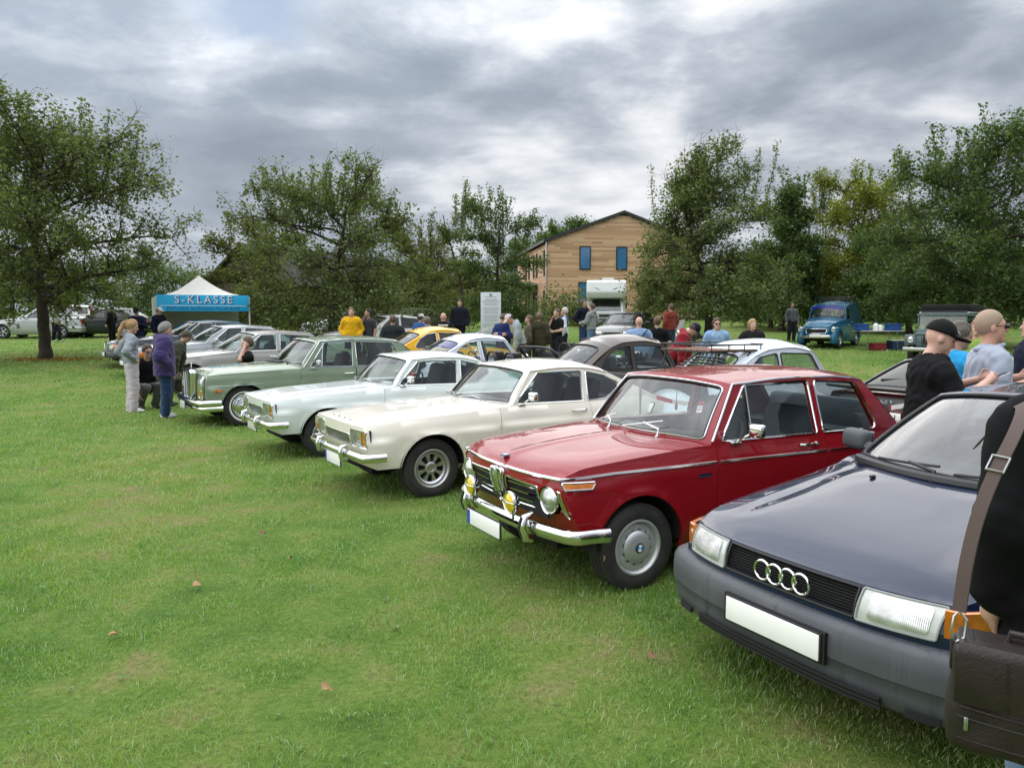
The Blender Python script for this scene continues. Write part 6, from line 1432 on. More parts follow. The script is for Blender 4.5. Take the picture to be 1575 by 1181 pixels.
def clad(name, root, o, ud, nd, spans, z0, z1, pitch=.15, holes=()):
    """lapped boards on a wall: o origin, ud along wall, nd outward; spans(z)->(u0,u1); holes (u0,u1,z0,z1)"""
    m = MB(); o, ud, nd = Vector(o), Vector(ud), Vector(nd); k = int((z1-z0)/pitch); rg = random.Random(4)
    for i in range(k):
        za = z0+i*pitch; zb = za+pitch*.97; s = spans((za+zb)/2)
        if not s: continue
        segs = [s]
        for (h0, h1, hz0, hz1) in holes:
            if za > hz0-.05 and zb < hz1+.05: segs = [q for a, b in segs for q in ((a, min(b, h0)), (max(a, h1), b)) if q[1]-q[0] > .05]
        for (a, b) in segs:
            cuts = [a]+sorted(x for x in [a+(b-a)*rg.random() for _ in range(max(1, int((b-a)/4)))] if a+.4 < x < b-.4)+[b]
            for c, d in zip(cuts[:-1], cuts[1:]):
                V = [o+ud*u+Vector((0, 0, z))+nd*n for u in (c+.004, d-.004) for z, n in ((za, .045), (zb, .018), (zb, 0), (za, 0))]
                m.add(V, [(0, 1, 2, 3), (7, 6, 5, 4), (0, 4, 5, 1), (1, 5, 6, 2), (2, 6, 7, 3), (3, 7, 4, 0)])
    ob = m.build(name, WOOD, root, 0); tag(ob, kind='stuff'); return ob
def house_window(root, o, ud, nd, u0, u1, z0, z1, n=.05):
    o, ud, nd = Vector(o), Vector(ud), Vector(nd); W = MB()
    def bar(a, b, c, d, dep, mb): mb.prism([(a, c), (b, c), (b, d), (a, d)], o+nd*n, ud, (0, 0, 1), nd*dep)
    t = .07
    for a, b, c, d in ((u0, u1, z0, z0+t), (u0, u1, z1-t, z1), (u0, u0+t, z0+t, z1-t), (u1-t, u1, z0+t, z1-t)): bar(a, b, c, d, .06, W)
    w = W.build('window', WINF, root, 0); g = MB(); bar(u0+t, u1-t, z0+t, z1-t, .02, g); g.build('pane', WGLASS, w, 0); return w
def build_house():
    d = 58.0; P0 = at_depth(842, 480, d); gz = ter(0, d)-.1; a = R(8); root = thing('wooden_house', 'two-storey house clad in orange-brown larch boards with dark gabled roof', 'house', (P0[0], P0[1], gz), 0)
    gd = Vector((math.cos(a), math.sin(a)*-1*-1*.0+math.sin(a), 0)); sd = Vector((-math.sin(a), math.cos(a), 0)); gd = Vector((math.cos(a), math.sin(a), 0)); W, L, he, ha = 11.6, 15.0, 7.45-gz+.0, 9.55-gz
    fn = -sd; ln = -gd
    # solid core
    m = MB(); pr = [(0, 0), (W, 0), (W, he), (W/2, ha), (0, he)]; m.prism([(u, z-.02) for u, z in pr], (0, 0, 0), gd, (0, 0, 1), sd*L); m.build('wall', pbr('wall_batten', (.10, .06, .035), .9), root, 0)
    sp = lambda z: (0.0, W) if z < he else ((z-he)/(ha-he)*W/2, W-(z-he)/(ha-he)*W/2)
    clad('gable_cladding', root, (0, 0, 0), gd, fn, sp, .3, ha-.1, holes=[(2.42, 3.28, 5.35-gz, 7.08-gz), (5.25, 6.1, 5.35-gz, 7.08-gz), (2.35, 3.3, 2.0-gz+.3, 4.4-gz)])
    wins_s = [(.9, 1.25), (4.2, 4.7), (5.6, 6.1), (8.0, 8.5), (9.6, 10.1)]
    hs = [(a_, b_, zz, zz+1.9) for a_, b_ in wins_s for zz in (.5, 3.5)]
    clad('side_cladding', root, (0, 0, 0), sd, ln, lambda z: (0, L), .3, he-.15, holes=hs)
    for u0, u1, z0, z1 in ((2.42, 3.28, 5.35-gz, 7.08-gz), (5.25, 6.1, 5.35-gz, 7.08-gz), (2.35, 3.3, .5, 4.4-gz)): house_window(root, (0, 0, 0), gd, fn, u0, u1, z0, z1)
    for (u0, u1, z0, z1) in hs: house_window(root, (0, 0, 0), sd, ln, u0, u1, z0, z1)
    # roof planes with overhang, gutter, downpipe, balcony
    for sg in (0, 1):
        m = MB(); e0 = Vector((0, 0, 0)); s_ = 1 if sg == 0 else -1; b0 = gd*(0 if sg == 0 else W); rise = ha-he; run = W/2
        pa = b0-gd*s_*.35+Vector((0, 0, he-.35*rise/run)); pb = gd*W/2+Vector((0, 0, ha)); o0 = -sd*.25; o1 = sd*(L+.25); th = Vector((0, 0, .22))
        m.add([pa+o0, pb+o0, pb+o1, pa+o1, pa+o0+th, pb+o0+th, pb+o1+th, pa+o1+th], [(0, 3, 2, 1), (4, 5, 6, 7), (0, 1, 5, 4), (2, 3, 7, 6), (1, 2, 6, 5), (0, 4, 7, 3)]); m.build('roof', ROOFM, root, 0)
    m = MB(); q = ln*.12; m.tube([q-sd*.1+Vector((0, 0, .2)), q-sd*.1+Vector((0, 0, he-.1))], .05, 8); m.build('downpipe', STEEL, root)
    m = MB(); bo = sd*4+ln*.0+Vector((0, 0, 2.9)); m.prism([(0, 0), (5.5, 0), (5.5, .14), (0, .14)], bo, sd, (0, 0, 1), ln*1.6); b = m.build('balcony', pbr('concrete', (.35, .35, .34), .8), root, 0)
    m = MB()
    for i in range(23): m.tube([bo+sd*(.25*i)+ln*1.55+Vector((0, 0, .14)), bo+sd*(.25*i)+ln*1.55+Vector((0, 0, 1.1))], .015, 4)
    m.tube([bo+ln*1.55+Vector((0, 0, 1.12)), bo+sd*5.5+ln*1.55+Vector((0, 0, 1.12))], .03, 6); tag(m.build('railing', STEEL, b), kind='stuff')
    for t in (.1, 5.4): m = MB(); m.tube([bo+sd*t+ln*1.5, bo+sd*t+ln*1.5-Vector((0, 0, 2.9))], .06, 8); m.build('balcony_post', STEEL, b)
build_house()
def simple_house(name, label, px, d, W, L, he, ha, wallm, roofm, rz, gable_front=True):
    x, y, z = spot(px, d); root = thing(name, label, 'building', (x, y, z), rz); m = MB(); m.prism([(-W/2, 0), (W/2, 0), (W/2, he), (0, ha), (-W/2, he)], (0, 0, 0), (1, 0, 0), (0, 0, 1), (0, L, 0)); m.build('wall', wallm, root, 0)
    for sg in (-1, 1):
        m = MB(); r_ = (ha-he)/(W/2); a = Vector((sg*(W/2+.5), -.4, he-.5*r_)); b = Vector((0, -.4, ha)); o1 = Vector((0, L+.8, 0)); th = Vector((0, 0, .2)); m.add([a, b, b+o1, a+o1, a+th, b+th, b+o1+th, a+o1+th], [(0, 3, 2, 1), (4, 5, 6, 7), (0, 1, 5, 4), (2, 3, 7, 6), (1, 2, 6, 5), (0, 4, 7, 3)]); m.build('roof', roofm, root, 0)
    for k in range(max(1, int(W//3))): house_window(root, (-W/2, 0, 0), (1, 0, 0), (0, -1, 0), 1+k*3, 2.1+k*3, 1.0, 2.3)
    return root
simple_house('barn', 'dark-roofed barn whose gable shows between tent and olive tree', 378, 54, 8.0, 14, 2.6, 5.3, pbr('dark_boards', (.05, .035, .028), .9), pbr('barn_roof', (.022, .020, .022), .8), R(-30))
simple_house('brick_cottage', 'low red brick cottage half hidden behind the bushy apple tree', 640, 66, 14, 8, 2.2, 4.2, pbr('brick', (.20, .085, .06), .9, noise=.3, nscale=6), pbr('tile_roof', (.10, .05, .04), .8, noise=.3), R(4))
# ------------------------------------------------------------ tent with banner
def build_tent():
    root = thing('pavilion_tent', 'cream pavilion tent with blue banner hung across its front', 'tent', (-11.15, 27.6, ter(0, 27.6)), R(27)); cm = cloth('tent_canvas', (.86, .83, .77), .8, 60, .06); h, e, ap = 1.5, 2.0, 2.78
    m = MB(); n = 8; cs = [(-h, -h), (h, -h), (h, h), (-h, h)]
    for i in range(4):
        a = Vector((*cs[i], e)); b = Vector((*cs[(i+1) % 4], e)); t = Vector((0, 0, ap)); V = []; F = []
        for r_ in range(n+1):
            q = r_/n; sag = -.16*math.sin(math.pi*q)
            for c in range(n+1): w = c/n; p_ = a+(b-a)*w; V.append(p_+(t-p_)*q+Vector((0, 0, sag-.06*math.sin(math.pi*w)*(1-q))))
        for r_ in range(n):
            for c in range(n): F.append((r_*(n+1)+c, r_*(n+1)+c+1, (r_+1)*(n+1)+c+1, (r_+1)*(n+1)+c))
        m.add(V, F)
        m.add([a, b, b-Vector((0, 0, .22)), a-Vector((0, 0, .22))], [(0, 1, 2, 3)])
    m.build('canopy', cm, root, 60)
    for x, y in cs: m = MB(); m.rbox((x*.985, y*.985, e/2), (.05, .05, e), .008); m.build('tent_pole', pbr('white_pole', (.7, .7, .68), .4), root)
    m = MB(); m.box((0, h*.99, 1.0), (2.9, .01, 1.9)); m.build('back_wall', cm, root, 0); m = MB(); m.box((-h*.99, .3, 1.0), (.01, 2.2, 1.9)); m.build('side_wall', cm, root, 0)
    m = MB(); m.rbox((0, -h-.03, 1.78), (2.92, .015, .55), .004); b = m.build('banner', pbr('banner_blue', (.02, .48, .85), .5, noise=.06), root)
    text('S-KLASSE', .36, pbr('letter_shadow', (.05, .02, .16), .6), b, (.045, -h-.040, 1.865), FACE_CAM, .001, 'banner_title_shadow', spacing=1.32); text('S-KLASSE', .36, pbr('letter_white', (.86, .88, .92), .5), b, (.0, -h-.0425, 1.89), FACE_CAM, .001, 'banner_title', spacing=1.32)
    m = MB(); m.box((0, -h-.0395, 1.695), (2.7, .002, .018)); m.build('banner_rule', MAT['letter_white'], b, 0)
    text('FREUNDE NORDDEUTSCHLAND', .145, pbr('letter_navy', (.01, .03, .16), .6), b, (0, -h-.040, 1.60), FACE_CAM, .001, 'banner_subtitle', spacing=1.12)
    m = MB(); m.rbox((.9, .2, .75), (.9, .5, .04), .01)
    for sx in (-.4, .4): m.tube([(.9+sx, .2, 0), (.9+sx, .2, .74)], .02, 6)
    t = m.build('tent_table', pbr('blue_cover', (.02, .08, .22), .7), None); t.location = (-11.15, 27.6, ter(0, 27.6)); t.rotation_euler = (0, 0, R(27)); tag(t, 'small dark blue covered table standing inside the pavilion tent', 'table')
build_tent()
# ------------------------------------------------------------ notice board
def build_sign():
    x, y, z = spot(755, 26); root = thing('notice_board', 'tall white notice board with printed grey text on two posts', 'sign', (x, y, z), R(-3)); s = 26/1183; w = 31*s; zt = 1.78+38*s-z; zb = .45
    m = MB(); m.rbox((0, 0, (zt+zb)/2), (w, .03, zt-zb), .006); b = m.build('board', pbr('board_white', (.60, .63, .66), .4), root)
    for sg in (-1, 1): m = MB(); m.rbox((sg*w*.36, .04, zt/2-.1), (.04, .04, zt-.2), .006); m.build('post', STEEL, root)
    ink = pbr('grey_ink', (.22, .25, .29), .6); rg = random.Random(2); zz = zt-.16; k = 0
    m = MB(); m.lathe([(0, 0), (.05, 0)], 12, c=(0, -.018, zt-.09), axis='y'); m.build('crest', ink, b, 0)
    while zz > zb+.12:
        ln = w*(.55 if k in (0, 1) else rg.uniform(.6, .82)); m = MB(); m.box((0, -.0175, zz), (ln, .003, .016 if k < 2 else .010)); m.build('text_line', ink, b, 0); zz -= .045 if k % 5 else .085; k += 1
build_sign()
# ------------------------------------------------------------ motorhome with cab-over bunk
def build_camper():
    x, y, z = spot(932, 45.5); root = thing('motorhome', 'white motorhome with cab-over bunk and dark eye decals facing the meadow', 'motorhome', (x, y, z), R(-97)); W = 2.25; white = pbr('camper_white', (.62, .64, .64), .35, coat=.4, noise=.1)
    def slab(poly, w, nm, m_, par=root): k = MB(); k.prism(poly, (0, -w/2, 0), (1, 0, 0), (0, 0, 1), (0, w, 0)); return k.build(nm, m_, par, 0)
    body = slab([(0, .35), (0, 1.65), (.35, 1.72), (1.15, 1.78), (1.28, 2.1), (1.05, 2.72), (.7, 2.82), (-4.2, 2.82), (-4.3, 2.7), (-4.3, .45)], W, 'body', white); bv = body.modifiers.new('bevel', 'BEVEL'); bv.width = .08; bv.segments = 3
    slab([(0, .36), (1.15, .40), (1.50, .50), (1.52, .95), (1.2, 1.05), (.55, 1.75), (0, 1.72)], W*.86, 'cab', white)
    g = MB(); g.prism([(-.85, 0), (.85, 0), (.78, .82), (-.78, .82)], (1.22, 0, 1.06), (0, 1, 0), (-.62, 0, .78), (.02, 0, .02)); g.build('windscreen', GLASSD, root, 0)
    d = MB(); d.prism([(-.82, .02), (.82, .02), (.76, .80), (-.76, .80)], (1.205, 0, 1.05), (0, 1, 0), (-.62, 0, .78), (.008, 0, .008)); d.build('cab_inside', DARK, root, 0)
    m = MB(); m.rbox((1.50, 0, .50), (.12, W*.86, .26), .05); m.build('bumper', GREYP, root); m = MB(); m.rbox((1.53, 0, .78), (.03, .8, .14), .02); m.build('grille', BLACKP, root)
    for sg in (1, -1):
        m = MB(); m.rbox((1.52, sg*.70, .80), (.05, .34, .16), .03); m.build('headlight', CLEAR, root)
        e = MB(); e.prism([(.08, .0), (.62, .14), (.70, .20), (.50, .12), (.40, -.02), (.22, -.06)], (1.222, 0, 2.20), (0, sg, 0), (-.20, 0, .98), (.012, 0, .002)); e.build('eye_decal', pbr('decal_dark', (.05, .055, .06), .5), root, 0)
        m = MB(); m.rbox((.75, sg*(W/2+.02), 1.35), (.12, .10, .34), .03); m.build('wing_mirror', BLACKP, root)
    m = MB(); m.box((1.12, 0, 1.86), (.10, W*.9, .06)); m.build('bunk_underside_trim', pbr('camper_grey', (.25, .26, .27), .5), root, 0)
    m = MB(); m.rbox((-.2, .1, 2.90), (.7, .7, .14), .05); m.build('roof_hatch', white, root)
    hub, tyre, rim, ex = wheel_parts('five', .34, .20, .20)
    for xc in (.75, -2.9):
        for sg in (1, -1): o = new_obj('wheel', hub, root); o.location = (xc, sg*.86, .335); o.rotation_euler = (0, 0, 0 if sg == 1 else math.pi); new_obj('tyre', tyre, o); new_obj('rim', rim, o)
build_camper()
# ------------------------------------------------------------ blue panel van
def build_van():
    x, y, z = spot(1262, 30.5); loc, yaw = place(37, x, y, z); blue = paint('azure_paint', (.012, .115, .215), rough=.4)
    wins = [rpoly([(-.98, 1.16), (-1.62, 1.16), (-1.64, 1.56), (-1.05, 1.55)], .05)]
    c = Car('panel_van', 'azure blue classic panel van with rounded bonnet beside the camping table', loc, yaw, blue, cat='van', step=.08, xr=-2.6, rt=.34, wt=.17, rr=.20, wk='beetle', track=.68, arch=.40, sill=.30, zv=.40, zvr=.40,
            plan=[(.6, .42), (.3, .52), (-.3, .66), (-.8, .75), (-1.5, .80), (-3.0, .80), (-3.6, .76)], sec=[(0, .03), (.3, 0), (.7, 0), (1, .03)], sh=[(.5, .86), (.1, .98), (-.6, 1.10), (-1.2, 1.13), (-3.5, 1.13)], deck=[(.6, .90), (.3, 1.06), (-.2, 1.15), (-.8, 1.22), (-3.5, 1.14)], hp=2.4, hr=.08,
            nose=[(.35, .56), (.6, .62), (.86, .55)], nc=.12, nq=2.2, zn=.86, tail=[(.38, -3.58), (.8, -3.64), (1.1, -3.62)], tc=.05, zt=1.12, xb=-.92, xt=-1.08, xrt=-3.45, xrb=-3.58, bowb=.14, bowt=.10, bowr=.03, bowrb=.03, zs=[(-1.08, 1.64), (-2, 1.76), (-3.45, 1.76)], crown=.12, tum=.16, gin=.01, doors=[(-.94, -.9, -1.74, -1.74)], wins=wins, ws_in=(.08, .10), trim=BLACKP, flare=0, seats=(.03, .03, .03), bul=.02, rw_in=(.2, .2))
    r = c.root; fender_bulb(c, 0, .62, (.58, .22, .50), blue); fender_bulb(c, -2.6, .68, (.52, .16, .46), blue)
    A = rpoly([(-.88, .66), (.88, .66), (.86, .90), (-.86, .90)], .05); panel('sun_visor_strip', A, lambda u, v: c.wsf(u, v), pbr('deep_blue_film', (.012, .015, .22), .3), r, step=.15, out=(1, 0, .5), flange=0, lift=.006)
    m = MB(); q0 = c.wsf(np.array([0.]), np.array([.05]))[0]; q1 = c.wsf(np.array([0.]), np.array([.92]))[0]; m.tube([q0+np.array([.01, 0, 0]), q1+np.array([.01, 0, 0])], .014, 6); m.build('windscreen_divider', blue, r)
    lens_on(c, rpoly([(-.36, .58), (.36, .58), (.40, .76), (-.40, .76)], .05), DARK, 'grille', r, .02, 'n', trim=CHROME, tr=.012)
    for sg in (1, -1): round_lamp(r, (.50, sg*.62, .76), .085, 'headlight', CLEAR); 
    c.bumper(.46, .12, CHROME, off=.14, ret=.12); c.plate(.80, .50, .46, .11); c.handle([-1.62], 1.02)
    m = MB()
    for z_ in (1.93, 2.02): m.tube([(-1.3, -.6, z_), (-1.3, .6, z_), (-3.2, .6, z_), (-3.2, -.6, z_)], .014, 6, closed=True)
    for xx in (-1.3, -1.9, -2.5, -3.2):
        for sg in (1, -1): m.tube([(xx, sg*.6, 1.76), (xx, sg*.6, 2.02)], .012, 6)
    m.build('roof_rack', BLACKP, r)
build_van()
# ------------------------------------------------------------ grey-green off-roader with roof tent
def build_offroader():
    x, y, z = spot(1440, 23.5); loc, yaw = place(42, x, y, z); root = thing('off_road_car', 'grey-green boxy off-roader with folded tent on its roof', 'off-roader', loc, yaw); root.scale = (.92,)*3; col = pbr('grey_green_paint', (.085, .125, .135), .5, coat=.3, noise=.2)
    def rb(nm, c, d, m_=col, r_=.03, par=root, rot=None): k = MB(); k.rbox(c, d, r_, rot=rot); return k.build(nm, m_, par)
    for sg in (1, -1):
        rb('front_wing', (.05, sg*.62, .82), (1.10, .36, .34)); round_lamp(root, (.62, sg*.60, .84), .09, 'headlight', CLEAR); rb('door', (-1.15, sg*.76, .78), (.85, .05, .62)); rb('rear_side', (-2.55, sg*.76, .80), (1.9, .05, .66))
        rb('windscreen_pillar', (-.72, sg*.72, 1.34), (.06, .06, .55), rot=(0, R(-6), 0)); rb('rear_pillar', (-1.62, sg*.74, 1.36), (.07, .05, .56)); rb('tail_pillar', (-3.42, sg*.74, 1.36), (.07, .05, .56)); rb('bumperette', (.78, sg*.5, .52), (.08, .1, .16), CHROME, .02)
    rb('bonnet', (-.02, 0, 1.02), (1.25, 1.02, .07), r_=.03); rb('front_panel', (.52, 0, .80), (.10, .92, .40)); g = rb('grille', (.585, 0, .82), (.02, .56, .28), DARK, .01)
    for k in range(7): rb('grille_bar', (.60, -.24+.08*k, .82), (.012, .010, .27), STEEL, .003, g)
    rb('bumper', (.80, 0, .52), (.10, 1.55, .13), STEEL, .02); rb('bulkhead', (-.70, 0, .92), (.10, 1.5, .50)); rb('roof', (-2.1, 0, 1.64), (2.85, 1.56, .07)); rb('floor', (-1.4, 0, .46), (4.0, 1.3, .10), DARK)
    m = MB(); m.box((-.74, 0, 1.36), (.012, 1.40, .48), rot=(0, R(-6), 0)); m.build('windscreen', GLASS, root, 0); rb('seat', (-1.45, 0, .85), (.5, 1.3, .5), BLACKP, .08); rb('rear_wall', (-3.45, 0, .95), (.06, 1.5, .95))
    t = rb('roof_tent', (-2.1, 0, 1.86), (2.2, 1.5, .26), cloth('tent_black', (.015, .015, .017)), .06); rb('tent_base', (-2.1, 0, 1.72), (2.3, 1.54, .05), ALU, .01, t)
    m = MB(); m.tube([(-.95, -.7, 1.75), (-.95, .7, 1.75)], .03, 8); m.build('light_bar', BLACKP, root)
    hub, tyre, rim, ex = wheel_parts('five', .37, .20, .21)
    for xc in (0, -2.5):
        for sg in (1, -1): o = new_obj('wheel', hub, root); o.location = (xc, sg*.66, .365); o.rotation_euler = (0, 0, 0 if sg == 1 else math.pi); new_obj('tyre', tyre, o); new_obj('rim', rim, o)
build_offroader()
# ------------------------------------------------------------ camping table, crates, motorcycle
def build_camp():
    x, y, z = spot(1352, 29.5); rz = R(8); root = thing('folding_table', 'light folding camping table between the blue van and the off-roader', 'table', (x, y, z), rz); m = MB(); m.rbox((0, 0, .72), (1.7, .65, .035), .01); m.build('table_top', pbr('table_grey', (.45, .45, .43), .5), root)
    for sx in (-.65, .65):
        for sy in (-.25, .25): m = MB(); m.tube([(sx, sy, 0), (sx*.9, -sy*.0+sy, .71)], .014, 6); m.build('leg', STEEL, root)
    bl = pbr('crate_blue', (.015, .07, .27), .5)
    def crate(nm, lab, cat, dx, dy, dz, sz, m_, lid=None, grp=None):
        p_ = Matrix.Rotation(rz, 3, 'Z') @ Vector((dx, dy, dz)); r2 = thing(nm, lab, cat, (x+p_.x, y+p_.y, z+p_.z), rz, grp); w, d_, h = sz; k = MB()
        for c, s in (((0, 0, .012), (w, d_, .024)), ((-w/2+.012, 0, h/2), (.024, d_, h-.002)), ((w/2-.012, 0, h/2), (.024, d_, h-.002)), ((0, -d_/2+.012, h/2), (w-.05, .024, h-.004)), ((0, d_/2-.012, h/2), (w-.05, .024, h-.004))): k.box(c, s)
        k.build('box', m_, r2, 0); k = MB(); k.rbox((0, 0, h+.01), (w+.03, d_+.03, .03), .01); k.build('rim', lid or m_, r2)
        for sg in (1, -1): k = MB(); k.rbox((sg*(w/2+.012), 0, h*.72), (.02, .12, .03), .006); k.build('handle', BLACKP, r2)
        return r2
    crate('folding_crate', 'blue crate on the camping table end beside the blue van', 'crate', -.72, 0, .74, (.42, .36, .24), bl, grp='blue crates on the table'); crate('folding_crate', 'blue crate on the camping table end beside the off-roader', 'crate', .62, .05, .74, (.46, .36, .24), bl, grp='blue crates on the table')
    crate('cool_box', 'dark red box on the grass under the camping table', 'box', -.10, -.1, 0, (.50, .36, .24), pbr('crate_red', (.20, .012, .02), .5)); crate('cool_box', 'navy blue box with white lid under the camping table', 'box', .68, -.05, 0, (.5, .4, .36), pbr('crate_navy', (.012, .025, .07), .5), lid=WHITEP)
    for k, (dx, h, lab) in enumerate(((-.16, .30, 'white plastic water jug on the camping table'), (.02, .24, 'small white bottle beside the water jug'))):
        p_ = Matrix.Rotation(rz, 3, 'Z') @ Vector((dx, -.05, .74)); r2 = thing('water_jug', lab, 'jug', (x+p_.x, y+p_.y, z+p_.z), rz); q = MB(); q.lathe([(0, 0), (.10, 0), (.105, .02), (.105, h*.7), (.05, h*.88), (.035, h*.92), (.035, h)], 16); q.build('jug', WHITEP, r2); q = MB(); q.lathe([(.042, h-.01), (.042, h+.03), (0, h+.03)], 12); q.build('cap', bl, r2)
build_camp()
def build_bike():
    x, y, z = spot(1070, 23.5); root = thing('motorcycle', 'black motorcycle parked on the grass behind the rounded cars', 'motorcycle', (x, y, z), R(200)); blk = pbr('bike_black', (.012, .012, .014), .3, coat=.6)
    for xx in (.72, -.72):
        m = MB(); m.lathe([(.24, -.05), (.30, -.06), (.33, -.03), (.335, 0), (.33, .03), (.30, .06), (.24, .05)], 32, c=(xx, 0, .33), axis='y'); w = m.build('wheel', RUBBER, root); m = MB(); m.lathe([(.245, -.03), (.23, 0), (.245, .03)], 32, c=(xx, 0, .33), axis='y')
        for k in range(8): a = k*math.pi/4; m.tube([(xx, 0, .33), (xx+.235*math.cos(a), 0, .33+.235*math.sin(a))], .008, 5)
        m.build('spoked_rim', CHROME, w)
    m = MB(); m.tube([(-.72, .10, .33), (-.15, .12, .42), (.10, 0, .82), (.45, 0, .88)], .03, 8); m.tube([(-.72, -.10, .33), (-.15, -.12, .42), (.10, 0, .82)], .03, 8); m.build('frame', blk, root)
    m = MB(); m.rbox((.02, 0, .48), (.52, .34, .38), .06); m.build('engine', STEEL, root); m = MB(); m.ell((.12, 0, .88), (.32, .16, .15), 18, 12); m.build('fuel_tank', blk, root); m = MB(); m.rbox((-.42, 0, .84), (.58, .26, .11), .05); m.build('saddle', BLACKP, root)
    m = MB()
    for sg in (1, -1): m.tube([(.72, sg*.09, .33), (.52, sg*.09, .80), (.44, sg*.09, 1.02)], .025, 8)
    m.build('fork', CHROME, root); m = MB(); m.tube([(.30, -.40, 1.10), (.44, -.25, 1.10), (.46, 0, 1.05), (.44, .25, 1.10), (.30, .40, 1.10)], .016, 8); m.build('handlebar', CHROME, root)
    round_lamp(root, (.62, 0, .96), .09, 'headlight', CLEAR); m = MB(); m.tube([(.1, -.18, .35), (-.3, -.2, .28), (-.85, -.2, .36)], .04, 8); m.build('exhaust', CHROME, root)
    for sg in (1, -1): m = MB(); m.rbox((-.68, sg*.25, .66), (.46, .18, .36), .05); m.build('pannier', BLACKP, root)
    m = MB(); m.prism([(-.18, 0), (.18, 0), (.13, .34), (-.13, .34)], (.58, 0, 1.06), (0, 1, 0), (-.4, 0, .9), (.008, 0, 0)); m.build('wind_shield', GLASSD, root, 0)
build_bike()
# ------------------------------------------------------------ red and white barrier tape behind the red saloon
def build_tape():
    pts = [(1.35, 8.05, .98), (2.4, 8.25, .90), (3.15, 8.0, .98), (3.95, 7.55, .90), (4.55, 7.3, .80)]; root = thing('barrier_tape', 'red and white barrier tape strung on thin stakes behind the red saloon', 'barrier tape', (pts[0][0], pts[0][1], 0), 0); o = Vector((pts[0][0], pts[0][1], 0))
    m = [pbr('tape_white', (.80, .78, .76), .5), pbr('tape_red', (.62, .03, .04), .5)]; k = 0
    for a, b in zip(pts[:-1], pts[1:]):
        a, b = Vector(a)-o, Vector(b)-o; n = int((b-a).length/.16)
        for i in range(n):
            p0 = a+(b-a)*i/n; p1 = a+(b-a)*(i+1)/n; s0 = -.10*math.sin(math.pi*i/n); s1 = -.10*math.sin(math.pi*(i+1)/n); q = MB(); u = Vector((0, 0, .045)); th = Vector((.0012, -.0012, 0)); A = [p0+Vector((0, 0, s0)), p1+Vector((0, 0, s1))]
            q.add([A[0], A[1], A[1]+u, A[0]+u, A[0]+th, A[1]+th, A[1]+u+th, A[0]+u+th], [(0, 1, 2, 3), (7, 6, 5, 4), (0, 4, 5, 1), (3, 2, 6, 7)]); q.build('tape_band', m[k % 2], root, 0); k += 1
    for p_ in (pts[0], pts[2], pts[4]): q = MB(); v = Vector(p_)-o; q.tube([(v.x, v.y, 0), (v.x, v.y, v.z+.12)], .012, 6); q.build('stake', STEEL, root)
build_tape()
# ------------------------------------------------------------ people: bodies, clothes and hair as smooth signed-distance surfaces
def rotm(yaw=0, pitch=0, roll=0):
    cy, sy, cp, sp, cr, sr = math.cos(yaw), math.sin(yaw), math.cos(pitch), math.sin(pitch), math.cos(roll), math.sin(roll)
    return np.array([[cy, -sy, 0], [sy, cy, 0], [0, 0, 1]]) @ np.array([[cp, 0, sp], [0, 1, 0], [-sp, 0, cp]]) @ np.array([[1, 0, 0], [0, cr, -sr], [0, sr, cr]])
ARMS = {  # (elbow, wrist) for the left arm in units of body height; y mirrored for the right arm
    'down': ((-.015, .150, .645), (.035, .150, .505)), 'hips': ((-.085, .195, .660), (.010, .115, .575)), 'pocket': ((-.055, .165, .645), (.035, .115, .545)), 'phone': ((.030, .150, .650), (.165, .040, .690)),
    'fold': ((.045, .145, .655), (.135, -.030, .675)), 'chin': ((.075, .120, .665), (.085, .030, .820)), 'front': ((.045, .140, .640), (.185, .080, .620)), 'back': ((-.075, .140, .650), (-.085, .030, .570)), 'swing': ((.060, .145, .655), (.150, .135, .555)), 'swingb': ((-.085, .150, .655), (-.060, .150, .515)), 'reach': ((.110, .125, .70), (.245, .090, .700)), 'camera': ((.070, .150, .700), (.130, .040, .840)), 'phonehi': ((.045, .150, .668), (.205, .045, .745)), 'slim': ((-.030, .138, .640), (.020, .140, .500)), 'rest': ((-.020, .150, .655), (.150, .085, .705)), 'brace': ((.08, .15, .66), (.16, .13, .50)), 'head': ((.09, .14, .76), (.03, .06, .90))}
LEGS = {'stand': (((.0, .052, .515), (.012, .060, .285), (-.012, .062, .045)), ((.0, -.052, .515), (.006, -.060, .285), (-.012, -.066, .045))),
        'step': (((.0, .050, .515), (.055, .056, .290), (.045, .058, .050)), ((.0, -.050, .515), (.010, -.056, .285), (-.085, -.058, .060))),
        'crouch': (((.0, .055, .235), (.205, .085, .285), (.065, .075, .045)), ((.0, -.055, .235), (.215, -.090, .250), (.050, -.085, .045)))}
